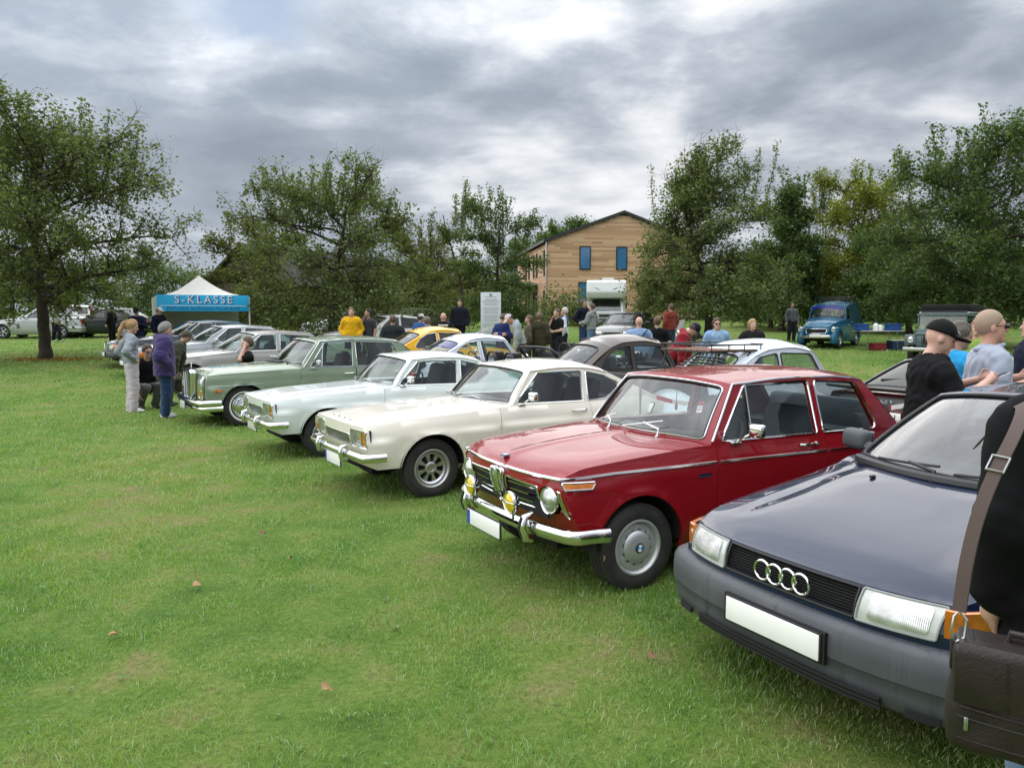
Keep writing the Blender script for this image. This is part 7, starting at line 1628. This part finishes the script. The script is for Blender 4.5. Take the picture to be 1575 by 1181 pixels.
def person(label, loc, H, face, top=(.1, .1, .1), legs=(.03, .04, .06), sleeve='long', hair='short', haircol=(.06, .04, .025), hat=None, arms=('down', 'down'), leg='stand', lean=0, look=(0, 0), skin=None, shoes=(.02, .02, .02), wide=1.0, belly=0.0, res=.020, jacket=0.0, extras=(), glasses=False, hem=.50, twist=0.0, group='visitors at the car show', vest=None, hood=False, hands=True, wrk=1.0):
    """face: world angle (deg) the person looks along; 0 = picture right, -90 = towards the viewer"""
    root = thing('person', label, 'person', loc, R(face), group); skin = skin or SKIN; dz = -.28 if leg == 'crouch' else 0.0; pel = np.array([0, 0, .53+dz]); M = rotm(R(twist), R(lean), 0); up = lambda p: pel+M @ (np.array(p, float)+np.array([0, 0, dz])-pel)
    sgn = np.array([1, -1, 1]); aj = []
    for i, k in enumerate(arms):
        e, w = ARMS[k]; f = np.array([1, 1, 1]) if i == 0 else sgn; s = np.array([0, .106*wide, .785]); e = np.array(e)*np.array([1, wide, 1]); aj.append((up(s*f), up(e*f), up(np.array(w)*f)))
    LJ = [[np.array(j) for j in l] for l in LEGS[leg]]
    if leg != 'crouch' and wide > 1: LJ = [[j*np.array([1, wide**.5, 1]) for j in l] for l in LJ]
    HM = M @ rotm(R(look[0]), R(look[1]), 0); nk = up((.0, 0, .845)); hd = lambda p: nk+HM @ (np.array(p, float)-np.array([0, 0, .845]))
    def inv_h(P): return (P-nk) @ HM+np.array([0, 0, .845])
    def inv_u(P): return (P-pel) @ M+pel-np.array([0, 0, dz])
    def torso(P, g):
        Q = inv_u(P); d = s_cap(Q, (0, 0, .545), (.004, 0, .735), .092*wide+g, .098*wide+g, (.66, 1, 1)); d = smin(d, s_cap(Q, (-.008, -.080*wide, .782), (-.008, .080*wide, .782), .036+g, .036+g, (1, 1, 1)), .045)
        for sg in (1, -1): d = smin(d, s_cap(Q, (-.012, sg*.018, .822), (-.010, sg*.085*wide, .795), .026+g*.8, .030+g*.8), .02)
        if belly: d = smin(d, s_ell(Q, (.045*belly, 0, .60), (.075+g, .085*wide+g, .085)), .05)
        return d
    def arm(P, j, r0, r1, r2, k=1.0): return smin(s_cap(P, j[0], j[1], r0, r1), s_cap(P, j[1], j[1]+(j[2]-j[1])*k, r1, r2), .012) if k > 0 else s_cap(P, j[0], j[0]+(j[1]-j[0])*.62, r0, r1+.003)
    def hand(P, j, side):
        f = (j[2]-j[1]); f /= np.linalg.norm(f); o = np.array([0, 1.0, 0])*side; o = o-f*(o@f); o /= max(np.linalg.norm(o), 1e-6); n = np.cross(f, o); w = j[2]
        d = s_cap(P, w, w+f*.038, .0135, .0175); d = smin(d, s_ell((P-w-f*.03) @ np.stack([f, n, o], 1), (0, 0, 0), (.030, .022, .012)), .01)
        for q, ln in ((-.018, .036), (-.006, .044), (.006, .041), (.018, .032)):
            b = w+f*.050+n*q; m_ = b+f*ln*.55-o*.006; t = m_+f*ln*.40-o*.018; d = smin(d, np.minimum(s_cap(P, b, m_, .0058, .0052), s_cap(P, m_, t, .0052, .0042)), .003)
        b = w+f*.018+n*.020; return smin(d, np.minimum(s_cap(P, b, b+f*.020+n*.016, .0065, .006), s_cap(P, b+f*.020+n*.016, b+f*.042+n*.018-o*.010, .006, .0045)), .004)
    def head(P):
        Q = inv_h(P); d = s_ell(Q, (-.006, 0, .940), (.054, .043, .056)); d = smin(d, s_ell(Q, (.018, 0, .903), (.036, .034, .038)), .02); d = smin(d, s_cap(Q, (-.006, 0, .83), (-.002, 0, .895), .031*wide**.4, .029), .016)
        d = smin(d, s_cap(Q, (.048, 0, .932), (.062, 0, .912), .006, .009), .008); d = smin(d, s_cap(Q, (.040, -.018, .944), (.040, .018, .944), .010, .010), .008)
        d = smin(d, s_cap(Q, (.047, -.011, .892), (.047, .011, .892), .006, .006), .006); d = smin(d, s_ell(Q, (.044, 0, .872), (.014, .016, .012)), .012)
        for sg in (1, -1): d = smin(d, s_ell(Q, (-.006, sg*.044, .922), (.012, .006, .018)), .004); d = np.maximum(d, -s_ell(Q, (.053, sg*.018, .931), (.008, .009, .006)))
        return d
    def wr(P, a=.0035): return wrk*a*(np.sin(31*P[:, 0]+7*np.sin(19*P[:, 2]))*np.sin(37*P[:, 2]+5*np.sin(23*P[:, 1]))+.6*np.sin(74*P[:, 2]+9*P[:, 1]*7)*np.sin(61*P[:, 1]+3))
    def leg2(P, g, k=1.0):
        d = None
        for l in LJ:
            q = smin(s_cap(P, l[0], l[1], .054*wide**.6+g, .041+g), s_cap(P, l[1], l[2], .041+g, .030+g*1.4), .02); d = q if d is None else smin(d, q, .012)
        return smin(d, s_cap(P, (0, 0, .545+dz), (0, 0, .51+dz), .086*wide+g, .078*wide+g, (.70, 1, 1)), .03)
    def mesh(nm, f, lo, hi, m_, r_=None, par=root, smooth=True):
        V, Q = surf_nets(lambda P: f(P), lo, hi, (r_ or res)/H)
        if not len(Q): return None
        return new_obj(nm, mesh_np(nm, V*H, Q, m_, smooth), par)
    allj = np.array([j for a in aj for j in a]+[hd((0, 0, 1.0)), hd((.1, 0, .9)), hd((-.08, 0, .9))]+[j for l in LJ for j in l]); lo = allj.min(0)-.14; hi = allj.max(0)+.14; lo[2] = -.02
    short = sleeve == 'short'
    def body(P):
        d = head(P)
        for i, j in enumerate(aj):
            a = smin(s_cap(P, j[0], j[1], .031, .026), s_cap(P, j[1], j[2], .026, .0165), .010) if short else smin(s_cap(P, j[0], j[1], .024, .020), s_cap(P, j[1], j[2], .020, .0165), .010)
            d = np.minimum(d, a)
            if hands: d = np.minimum(d, hand(P, j, 1 if i == 0 else -1))
        return smin(d, torso(P, -.014 if short else -.022), .01)
    br = min(res, .014) if hands else res
    lob = allj[:9].min(0)-.10; hib = allj[:9].max(0)+.10
    mesh('body', body, lob, hib, skin, br)
    hemz = hem
    def shirt(P):
        g = .006+jacket; Q = inv_u(P); d = torso(P, g)
        for j in aj: d = smin(d, arm(P, j, .036+g, .030+g, .024+g*.8, .90 if not short else 0), .022)
        d = smin(d, s_cap(Q, (0, 0, .60), (0, 0, hemz), .094*wide+g, .098*wide+g*1.3, (.68, 1, 1)), .03)
        if hood: d = smin(d, s_ell(Q, (-.055, 0, .835), (.040, .062, .034)), .02)
        d = np.maximum(d, hemz-Q[:, 2]); d = np.maximum(d, -s_cap(Q, (.004, 0, .838 if not jacket else .846), (.012, 0, 1.0), .036*wide**.4, .055)); return d+wr(P)*(1.2 if jacket else .9)
    # sleeves above the shoulder line are allowed
    def shirt2(P):
        d = shirt(P); g = .006+jacket
        if any(k in ('camera', 'chin', 'head') for k in arms):
            for j in aj: d = np.minimum(d, arm(P, j, .036+g, .030+g, .024+g*.8, .90 if not short else 0)+wr(P))
        return d
    sm = top if isinstance(top, bpy.types.Material) else cloth('cloth_%d_%d_%d' % tuple(int(v*1000) for v in top), top); sh = mesh('jacket' if jacket else 'shirt', shirt2, lo, hi, sm)
    if vest: mesh('vest', lambda P: np.maximum(np.maximum(torso(P, .014), .52-inv_u(P)[:, 2]), inv_u(P)[:, 2]-.84)+wr(P), lo, hi, cloth('vest_%d_%d_%d' % tuple(int(v*1000) for v in vest), vest))
    lm = cloth('cloth_%d_%d_%d' % tuple(int(v*1000) for v in legs), legs); mesh('trousers', lambda P: np.maximum(leg2(P, .010), P[:, 2]-(.565+dz))+wr(P, .003), lo, np.array([hi[0], hi[1], .60+dz]) if leg != 'crouch' else hi, lm)
    for l in LJ:
        a = l[2]; f = lambda P, a=a: np.maximum(smin(s_ell(P, (a[0]+.030, a[1], .020), (.082, .028, .024)), s_cap(P, (a[0]-.005, a[1], .045), (a[0]-.005, a[1], .02), .026, .028), .015), -P[:, 2]); mesh('shoe', f, (a[0]-.1, a[1]-.07, -.01), (a[0]+.16, a[1]+.07, .09), pbr('shoe_%d' % int(shoes[0]*1000), shoes, .6), min(res, .014))
    hm = pbr('hair_%d_%d_%d' % tuple(int(v*1000) for v in haircol), haircol, .65, noise=.35, nscale=140, bump=.35, bscale=320)
    def hairf(P):
        Q = inv_h(P); g = .007 if hair != 'buzz' else .0022; d = s_ell(Q, (-.010, 0, .944), (.056+g, .045+g, .058+g)); cut = (Q[:, 2]-.945)*.9-(Q[:, 0]-.016)*1.05; 
        if hair == 'short': cut = cut+.005*np.sin(95*Q[:, 1]+20*Q[:, 2])*np.sin(70*Q[:, 0]+1)
        if hair == 'buzz': cut = cut+.006+.006*np.sin(120*Q[:, 1]+9)*np.sin(90*Q[:, 0])
        if hair in ('short', 'buzz'): d = np.maximum(d, -cut-.0); d = np.maximum(d, .893-Q[:, 2])
        if hair == 'bob': d = np.maximum(smin(d, s_ell(Q, (-.024, 0, .918), (.050, .056, .056)), .02), -(cut+.006)); d = np.maximum(d, .868-Q[:, 2])
        if hair in ('long', 'pony'):
            d = np.maximum(d, -(cut+.004)); 
            if hair == 'long': d = smin(d, s_cap(Q, (-.040, 0, .93), (-.048, 0, .815), .044, .040, (.62, 1, 1)), .03)
            else: d = smin(d, np.minimum(s_cap(Q, (-.060, 0, .965), (-.085, 0, .94), .016, .024), np.minimum(s_cap(Q, (-.085, 0, .94), (-.098, 0, .85), .024, .026), s_cap(Q, (-.098, 0, .85), (-.088, .01, .74), .026, .007))), .012)
        return d+(.0025*np.sin(160*Q[:, 1]+40*Q[:, 2]) if hair != 'buzz' else 0)
    hl = hd((0, 0, .93)); box = (hl-np.array([.16, .12, .26]), hl+np.array([.12, .12, .12]))
    if hair != 'bald': mesh('hair', hairf, *box, hm, min(res, .012))
    if hat:
        cm = cloth('cap_%d_%d_%d' % tuple(int(v*1000) for v in hat), hat, .8)
        def capf(P):
            Q = inv_h(P); d = np.maximum(s_ell(Q, (-.006, 0, .946), (.064, .054, .064)), .948-Q[:, 2]); return np.minimum(d, np.maximum(s_ell(Q, (.058, 0, .951), (.062, .046, .009)), -Q[:, 0]))
        mesh('cap', capf, *box, cm, min(res, .011))
    if glasses:
        g = MB()
        for sg in (1, -1): q = hd((.056, sg*.019, .931)); g.ell(tuple(q*H), (.010*H, .016*H, .011*H), 12, 8); g.tube([tuple(hd((.053, sg*.034, .934))*H), tuple(hd((-.004, sg*.047, .932))*H)], .003, 5)
        g.tube([tuple(hd((.062, -.012, .934))*H), tuple(hd((.062, .012, .934))*H)], .003, 5); g.build('sunglasses', pbr('dark_lens', (.01, .01, .012), .15), root)
    elif res < .016:
        for sg in (1, -1): g = MB(); g.ell(tuple(hd((.0485, sg*.018, .931))*H), (.009, .012, .009), 10, 8); g.build('eye', pbr('eye_dark', (.10, .08, .07), .3), root)
    root['_H'] = H; return root, dict(aj=aj, hd=hd, H=H, up=up)
def head_at(px, ytop, d, hmin=1.58, hmax=1.93):
    """stand someone at depth d under column px so that the head reaches row ytop"""
    p = at_depth(px, ytop, d); z = ter(p[0], p[1]); return (p[0], p[1], z), float(np.clip(p[2]-z, hmin, hmax))
PE = lambda label, px, yt, d, face, hmin=1.60, **k: person(label, *head_at(px, yt, d, hmin), face, **k)
NAVY, BLK, JEAN, GREY = (.008, .011, .028), (.0065, .0065, .007), (.030, .052, .105), (.22, .235, .25)
# --- pair of women by the green saloon
p_ = on_ground(205, 634); person('young woman with long blonde ponytail, grey sweatshirt and pale loose trousers', (p_[0], p_[1], 0), 1.74, 38, top=(.27, .30, .34), legs=(.56, .50, .54), hair='pony', haircol=(.42, .25, .11), arms=('hips', 'hips'), look=(-14, 18), shoes=(.72, .72, .74), res=.014, hem=.535, jacket=.006, wide=.92)
p_ = on_ground(256, 642); person('grey-haired woman in purple jacket and blue jeans with hands in pockets', (p_[0], p_[1], 0), 1.70, 28, top=(.045, .030, .115), legs=(.018, .045, .105), hair='bob', haircol=(.24, .23, .22), arms=('pocket', 'pocket'), look=(-8, 20), shoes=(.5, .5, .5), res=.014, jacket=.030, hem=.44, hood=True, wide=1.16)
x, y, z = spot(219, 15.0); person('crouching man in black T-shirt and sunglasses beside the blonde woman', (x, y, z), 1.76, -40, top=BLK, legs=(.11, .115, .11), sleeve='short', hair='short', haircol=(.07, .045, .03), leg='crouch', arms=('brace', 'brace'), glasses=True, res=.016, lean=14, hem=.52)
x, y, z = spot(255, 15.3); person('stooping person in olive cap and olive jacket hidden behind the purple jacket', (x, y, z), 1.62, 10, top=(.055, .06, .035), legs=(.03, .055, .10), hair='short', hat=(.075, .08, .05), arms=('brace', 'brace'), lean=36, res=.018, jacket=.012)
PE('man in navy jumper and black cap looking at the phone in his hands', 210, 478, 24.5, -75, top=NAVY, legs=(.012, .02, .045), hat=BLK, arms=('phone', 'phone'), look=(0, 25), hmin=1.72, res=.018)
PE('man in dark jacket and white cap standing in front of the tent', 244, 478, 25.6, -20, top=NAVY, legs=(.02, .02, .03), hat=(.62, .62, .60), hmin=1.70, look=(0, 15), jacket=.01)
x, y, z = spot(379, 15.7); person('man crouching behind the green bonnet with one hand at his ear', (x, y, z), 1.88, 205, top=BLK, legs=(.03, .03, .04), sleeve='short', hair='short', haircol=(.11, .07, .04), leg='crouch', arms=('head', 'brace'), res=.016)
PE('person in white shirt and dark trousers walking beyond the lone apple tree', 85, 476, 34, -40, top=(.60, .60, .64), legs=(.015, .017, .03), leg='step', arms=('swing', 'swingb'), shoes=(.5, .5, .5))
PE('person in black with a blue cap standing at the dark green-black saloon', 171, 482, 33, 170, top=BLK, legs=BLK, hat=(.01, .16, .30), hmin=1.62)
# --- crowd in the middle
PE('man in bright yellow hoodie standing behind the green saloon', 540, 473, 22.3, -80, top=(.78, .42, .008), legs=(.02, .025, .05), haircol=(.22, .11, .05), hood=True, jacket=.012, arms=('pocket', 'pocket'))
PE('bearded man in charcoal T-shirt holding his chin beside the yellow hoodie', 566, 475, 22.6, -120, top=(.040, .042, .055), sleeve='short', legs=(.03, .03, .04), haircol=(.02, .015, .012), arms=('down', 'chin'), skin=SKIN2, look=(-25, 0))
PE('man in dark grey-green jacket seen from behind near the yellow sports coupe', 604, 485, 19.3, 95, top=(.022, .030, .032), legs=(.02, .02, .025), haircol=(.10, .075, .055), jacket=.014, wide=1.1)
PE('person in blue jacket and white cap behind the yellow sports coupe', 647, 483, 21.6, 60, top=(.03, .10, .28), legs=JEAN, hat=(.60, .60, .58), jacket=.01, look=(-30, 5))
pr, inf = PE('man in black T-shirt with blue oval print on his back behind the yellow coupe', 657, 487, 19.6, 92, top=BLK, sleeve='short', legs=JEAN, haircol=(.14, .12, .10), hat=(.16, .15, .13), wide=1.12)
q = MB(); q.ell((-.155, 0, 1.36), (.02, .11, .05), 16, 8); q.build('back_print', pbr('print_blue', (.03, .08, .40), .6), pr)
pr, inf = PE('bald man in black hooded top with white and teal print on the back', 682, 481, 20.6, 92, top=BLK, legs=JEAN, hair='bald', hood=True, wide=1.08, skin=pbr('skin_pink', (.60, .34, .26), .5, noise=.1))
for k, (c_, w_) in enumerate((((.70, .70, .70), .26), ((.03, .40, .40), .24), ((.03, .40, .40), .20))): q = MB(); q.rbox((-.148, 0, 1.36-.07*k), (.012, w_, .045), .004); q.build('print_line', pbr('print_%d' % k, c_, .6), pr)
PE('tall man in open dark jacket and navy shirt standing before the pale shrub', 707, 457, 28.5, -100, top=(.012, .014, .024), legs=BLK, haircol=(.05, .032, .02), jacket=.018, arms=('down', 'down'), vest=(.018, .026, .034), leg='step')
PE('man in royal blue jacket, cap and sunglasses beside the raised bonnet', 774, 483, 20.5, -110, top=(.012, .028, .12), legs=(.02, .02, .03), hat=(.10, .085, .07), glasses=True, jacket=.012, arms=('fold', 'fold'))
PE('man in pale grey hoodie and white cap bending over the raised bonnet', 800, 480, 20.4, 205, top=(.30, .36, .38), legs=(.06, .065, .07), hat=(.60, .60, .64), lean=22, look=(0, 25), hood=True, jacket=.012, arms=('brace', 'brace'), hmin=1.76)
PE('man in khaki waistcoat half hidden behind the bending man in grey hoodie', 813, 487, 21.2, 180, top=(.10, .085, .05), legs=(.05, .045, .035), haircol=(.16, .10, .06))
PE('person in olive parka and brown trousers seen from behind', 829, 481, 21.2, 75, top=(.050, .046, .026), legs=(.045, .038, .028), haircol=(.16, .11, .08), jacket=.022, hem=.45)
PE('man in black shirt with white bag slung in front, next to the olive parka', 856, 475, 22.5, -130, top=BLK, sleeve='short', legs=(.02, .022, .03), haircol=(.12, .08, .055), arms=('front', 'chin'))
PE('white-haired man in bright blue waistcoat over white shirt', 868, 473, 23.8, 175, top=(.62, .64, .68), legs=(.02, .025, .04), haircol=(.62, .60, .55), vest=(.012, .10, .36), arms=('down', 'swing'))
PE('tall man in navy jacket over white shirt talking to the grey-hooded man', 899, 461, 28.2, -60, top=(.008, .010, .022), legs=(.03, .055, .13), haircol=(.10, .06, .04), jacket=.012, arms=('pocket', 'pocket'), skin=SKIN2)
PE('man in light grey hoodie and pale jeans beside the dark estate car', 910, 467, 27.0, 150, top=(.25, .26, .27), legs=(.12, .20, .33), haircol=(.10, .065, .045), hood=True, jacket=.012, arms=('front', 'pocket'))
pr, inf = PE('bald man in light blue shirt with dark shoulder strap seen from behind', 983, 487, 17.0, 88, top=(.24, .36, .58), legs=(.05, .06, .09), hair='bald', wide=1.15, skin=pbr('skin_pink', (.60, .34, .26), .5))
q = MB(); q.tube([(-.135, -.17, 1.44), (-.162, -.02, 1.27), (-.165, .10, 1.08)], .014, 6); q.build('shoulder_strap', pbr('strap_navy', (.01, .012, .03), .7), pr)
PE('short-haired man in black T-shirt seen from behind beside the bald man', 1011, 487, 17.8, 85, top=BLK, sleeve='short', legs=BLK, haircol=(.14, .08, .045), wide=1.12)
PE('man in red hoodie and navy cap bending behind the brown rounded car', 1036, 500, 15.6, -25, top=(.26, .010, .022), legs=(.02, .02, .03), hat=(.012, .014, .028), hood=True, jacket=.012, lean=30, look=(0, 30), arms=('brace', 'brace'), hmin=1.80)
PE('person in rust red jacket and jeans under the pointed apple tree', 1032, 468, 27.0, 120, top=(.20, .03, .018), legs=JEAN, jacket=.012, haircol=(.08, .05, .03))
PE('woman in light blue shirt and large sunglasses behind the white rounded car', 1103, 489, 16.4, -92, top=(.24, .38, .60), legs=(.10, .12, .18), hair='bob', haircol=(.09, .05, .03), glasses=True, arms=('pocket', 'down'), jacket=.008, vest=(.34, .46, .64))
PE('blonde woman in black leather jacket behind the white rounded car', 1158, 491, 16.8, -85, top=(.014, .014, .016), legs=BLK, hair='long', haircol=(.42, .27, .11), jacket=.016, arms=('pocket', 'pocket'))
PE('person in grey top standing in tree shade beside the blue van', 1219, 465, 34.5, -90, top=(.16, .17, .18), legs=(.03, .035, .05))
# --- men by the dark blue saloon
def phone(inf, root, name='smartphone', off=(.03, 0, .03), lab=None):
    """phone lying in the hands, a thing of its own"""
    w = (inf['aj'][0][2]+inf['aj'][1][2])/2*inf['H']+np.array(off); M = Matrix.Translation(root.location) @ Matrix.Rotation(root.rotation_euler[2], 4, 'Z'); o = M @ Vector(tuple(w))
    t = thing('smartphone', lab, 'phone', tuple(o), root.rotation_euler[2]); q = MB(); q.rbox((0, 0, 0), (.155, .075, .009), .004, rot=(0, R(-24), 0)); q.build('case', pbr('phone_white', (.70, .70, .70), .3), t); q = MB(); q.rbox((.0, 0, .0055), (.14, .066, .003), .001, rot=(0, R(-24), 0)); q.build('screen', pbr('phone_glass', (.01, .01, .012), .08), t)
a_, H_ = head_at(1436, 498, 5.75)
pr, inf = person('heavy man in black T-shirt and black cap holding his phone by the dark blue saloon', a_, 1.76, -8, top=(.0055, .0055, .0065), legs=(.02, .022, .03), sleeve='short', hair='bald', hat=(.006, .006, .007), arms=('phonehi', 'phonehi'), look=(-6, 20), res=.011, wide=1.32, belly=1.25, skin=pbr('skin_pale', (.62, .37, .29), .5, noise=.15, sub=.05))
phone(inf, pr, lab='white smartphone held by the heavy man in black cap', off=(.10, 0, .03))
q = MB(); c0 = inf['hd']((.058, .012, .972))*1.76; q.rbox(tuple(c0), (.006, .05, .03), .002, rot=(0, R(-35), 0)); q.build('cap_badge', pbr('badge_white', (.75, .75, .75), .5), pr)
person('grey-haired man in bright blue T-shirt standing behind the man in black cap', *head_at(1473, 495, 7.1), 12, top=(.015, .30, .62), sleeve='short', legs=(.05, .05, .06), haircol=(.12, .10, .08), look=(-10, 12), arms=('down', 'front'), res=.013, skin=SKIN2)
a_, H_ = head_at(1526, 477, 6.15)
pr, inf = person('man with blond crew cut, sunglasses and pale grey-blue short-sleeved shirt', a_, H_, -12, top=cloth('chambray_shirt', (.34, .385, .47), .85), sleeve='short', legs=(.05, .06, .09), hair='buzz', haircol=(.42, .30, .215), arms=('rest', 'rest'), glasses=True, res=.011, wide=1.15, belly=.6, skin=pbr('skin_ruddy', (.60, .32, .24), .5, noise=.15, sub=.05))
col = MB(); col.tube([tuple(inf['up']((.055*math.cos(t)-.004, .050*math.sin(t), .842+.012*math.cos(t)))*H_) for t in np.linspace(.5, 5.78, 14)], .016, 6); col.build('collar', MAT['chambray_shirt'], pr)
person('man in light green T-shirt standing by the off-roader', *head_at(1503, 492, 12.2), -150, top=(.24, .36, .07), sleeve='short', legs=(.05, .05, .06), haircol=(.30, .17, .09), res=.016, look=(20, 0))
person('person in dark navy jacket beyond the man with blond crew cut', *head_at(1592, 480, 7.6), 160, top=NAVY, legs=BLK, res=.016, jacket=.014)
# --- person in black with a leather bag, standing by the front of the dark blue saloon
pr, inf = person('person in black jacket seen from behind beside the amber indicator', (1.775, 2.30, 0), 1.82, 84, top=cloth('black_jacket', (.0045, .0047, .0055), .95), legs=(.10, .16, .25), hair='short', arms=('slim', 'slim'), res=.012, jacket=.018, wide=1.06, hem=.40, wrk=.45)
def build_bag():
    bx, by, rz = 1.405, 2.00, R(152); root = thing('messenger_bag', 'dark brown leather messenger bag with strap over the black jacket', 'bag', (bx, by, 0), rz); lea = pbr('brown_leather', (.022, .0145, .0125), .42, noise=.4, nscale=7, bump=.25, bscale=120, rvar=.08)
    c = np.array([0, 0, .735]); Rm = rotm(0, R(-3), 0); L = lambda p: tuple(c+Rm @ np.array(p))
    f = lambda P: (lambda Q: (np.linalg.norm(np.maximum(np.abs(Q)-np.array([.160, .035, .120]), 0), axis=1)-.035+.003*np.sin(40*Q[:, 0])*np.sin(33*Q[:, 2])))((P-c) @ Rm)
    V, Q = surf_nets(f, c-.30, c+.30, .011); new_obj('bag_body', mesh_np('bag_body', V, Q, lea, True), root)
    fl = MB(); V = []; n = 10
    for i in range(n+1):
        for j in range(9): V.append(L((-.186+.372*j/8, .0735+.006*math.sin(math.pi*i/n), .140-.150*i/n)))
    top_ = [[L((-.186+.372*j/8, .062-.03*k, .156+.004*k)) for j in range(9)] for k in range(4)]; b0 = len(V)
    for t in top_: V += t
    F = [(i*9+j, i*9+j+1, (i+1)*9+j+1, (i+1)*9+j) for i in range(n) for j in range(8)]+[(b0+j, b0+j+1, j+1, j) for j in range(8)]+[(b0+k*9+j, b0+k*9+j+1, b0+(k+1)*9+j+1, b0+(k+1)*9+j) for k in range(3) for j in range(8)]
    fl.add(V, F); fl.build('flap', lea, root)
    for nm, z_, m_, y_ in (('zip', -.045, pbr('zip_grey', (.06, .055, .05), .4, .6), .071), ('piping', -.014, lea, .075), ('lower_seam', -.105, lea, .070)): s = MB(); s.tube([L((u, y_, z_-.010*math.sin((u+.19)*8))) for u in np.linspace(-.172, .172, 9)], .0032, 6); s.build(nm, m_, root)
    for u in (-.02, .07): s = MB(); s.tube([L((u, .0805, .125)), L((u-.006, .0815, .06)), L((u-.01, .0765, -.005))], .0018, 5); s.build('flap_seam', lea, root)
    q = MB(); q.rbox(L((.150, .078, -.062)), (.012, .008, .040), .004); q.build('zip_pull', STEEL, root)
    q = MB(); q.tube([L((.07, 0, .150)), L((.065, 0, .186)), L((-.055, 0, .186)), L((-.06, 0, .150))], .010, 8); q.build('carry_handle', lea, root)
    q = MB(); q.tube([L((.02, .02, .160)), L((.02, .02, .182)), L((-.03, .02, .182)), L((-.03, .02, .160))], .0045, 6, closed=True); q.build('metal_loop', STEEL, root)
    # strap over the left shoulder, given in world points and brought into the bag frame
    iv = Matrix.Rotation(-rz, 3, 'Z'); loc = lambda p: np.array(iv @ Vector((p[0]-bx, p[1]-by, p[2])))
    A = [loc(p) for p in ((1.232, 2.055, .975), (1.245, 2.06, 1.10), (1.278, 2.075, 1.23), (1.325, 2.085, 1.35), (1.395, 2.115, 1.45), (1.47, 2.19, 1.515), (1.52, 2.28, 1.528), (1.54, 2.38, 1.48), (1.50, 2.46, 1.36))]
    P = [A[i]*(1-t)+A[i+1]*t for i in range(len(A)-1) for t in np.linspace(0, 1, 5)[:-1]]+[A[-1]]
    for _ in range(4): P = [P[0]]+[(P[i-1]+2*P[i]+P[i+1])/4 for i in range(1, len(P)-1)]+[P[-1]]
    ctr = loc((1.70, 2.28, 1.15)); V = []; F = []
    for i, p in enumerate(P):
        t = P[min(i+1, len(P)-1)]-P[max(i-1, 0)]; t /= np.linalg.norm(t); o = p-ctr; o[2] *= .8; o /= np.linalg.norm(o); w = np.cross(t, o); w /= np.linalg.norm(w); nn = np.cross(w, t)
        for s1, s2 in ((-1, 0), (1, 0), (1, 1), (-1, 1)): V.append(p+w*.0195*s1+nn*.004*s2)
    for i in range(len(P)-1):
        for k in range(4): F.append((i*4+k, i*4+(k+1) % 4, (i+1)*4+(k+1) % 4, (i+1)*4+k))
    st = MB(); st.add(V, F); so = st.build('strap', pbr('strap_brown', (.075, .050, .042), .75, bump=.2, bscale=300), root)
    i = 13; p = P[i]; t = P[i+1]-P[i-1]; t /= np.linalg.norm(t); o = p-ctr; o /= np.linalg.norm(o); w = np.cross(t, o); w /= np.linalg.norm(w); nn = np.cross(w, t)*-1 if np.dot(np.cross(w, t), o) < 0 else np.cross(w, t)
    bk = MB(); bk.tube([p+w*.024*a+t*.022*b_+nn*.008 for a, b_ in ((-1, -1), (1, -1), (1, 1), (-1, 1))], .0042, 6, closed=True); bk.build('buckle', STEEL, so)
    hk = MB(); b = A[0]; hk.tube([b+np.array(d) for d in ((0, 0, .0), (-.018, .006, -.02), (-.014, .006, -.07), (.006, .004, -.085), (.018, .004, -.06), (.012, 0, -.015))], .0042, 6, closed=True); hk.build('snap_hook', STEEL, so)
    for sg in (1, -1): e = MB(); e.rbox(L((sg*.195, 0, .10)), (.012, .035, .09), .004); e.build('strap_tab', lea, root)
build_bag()
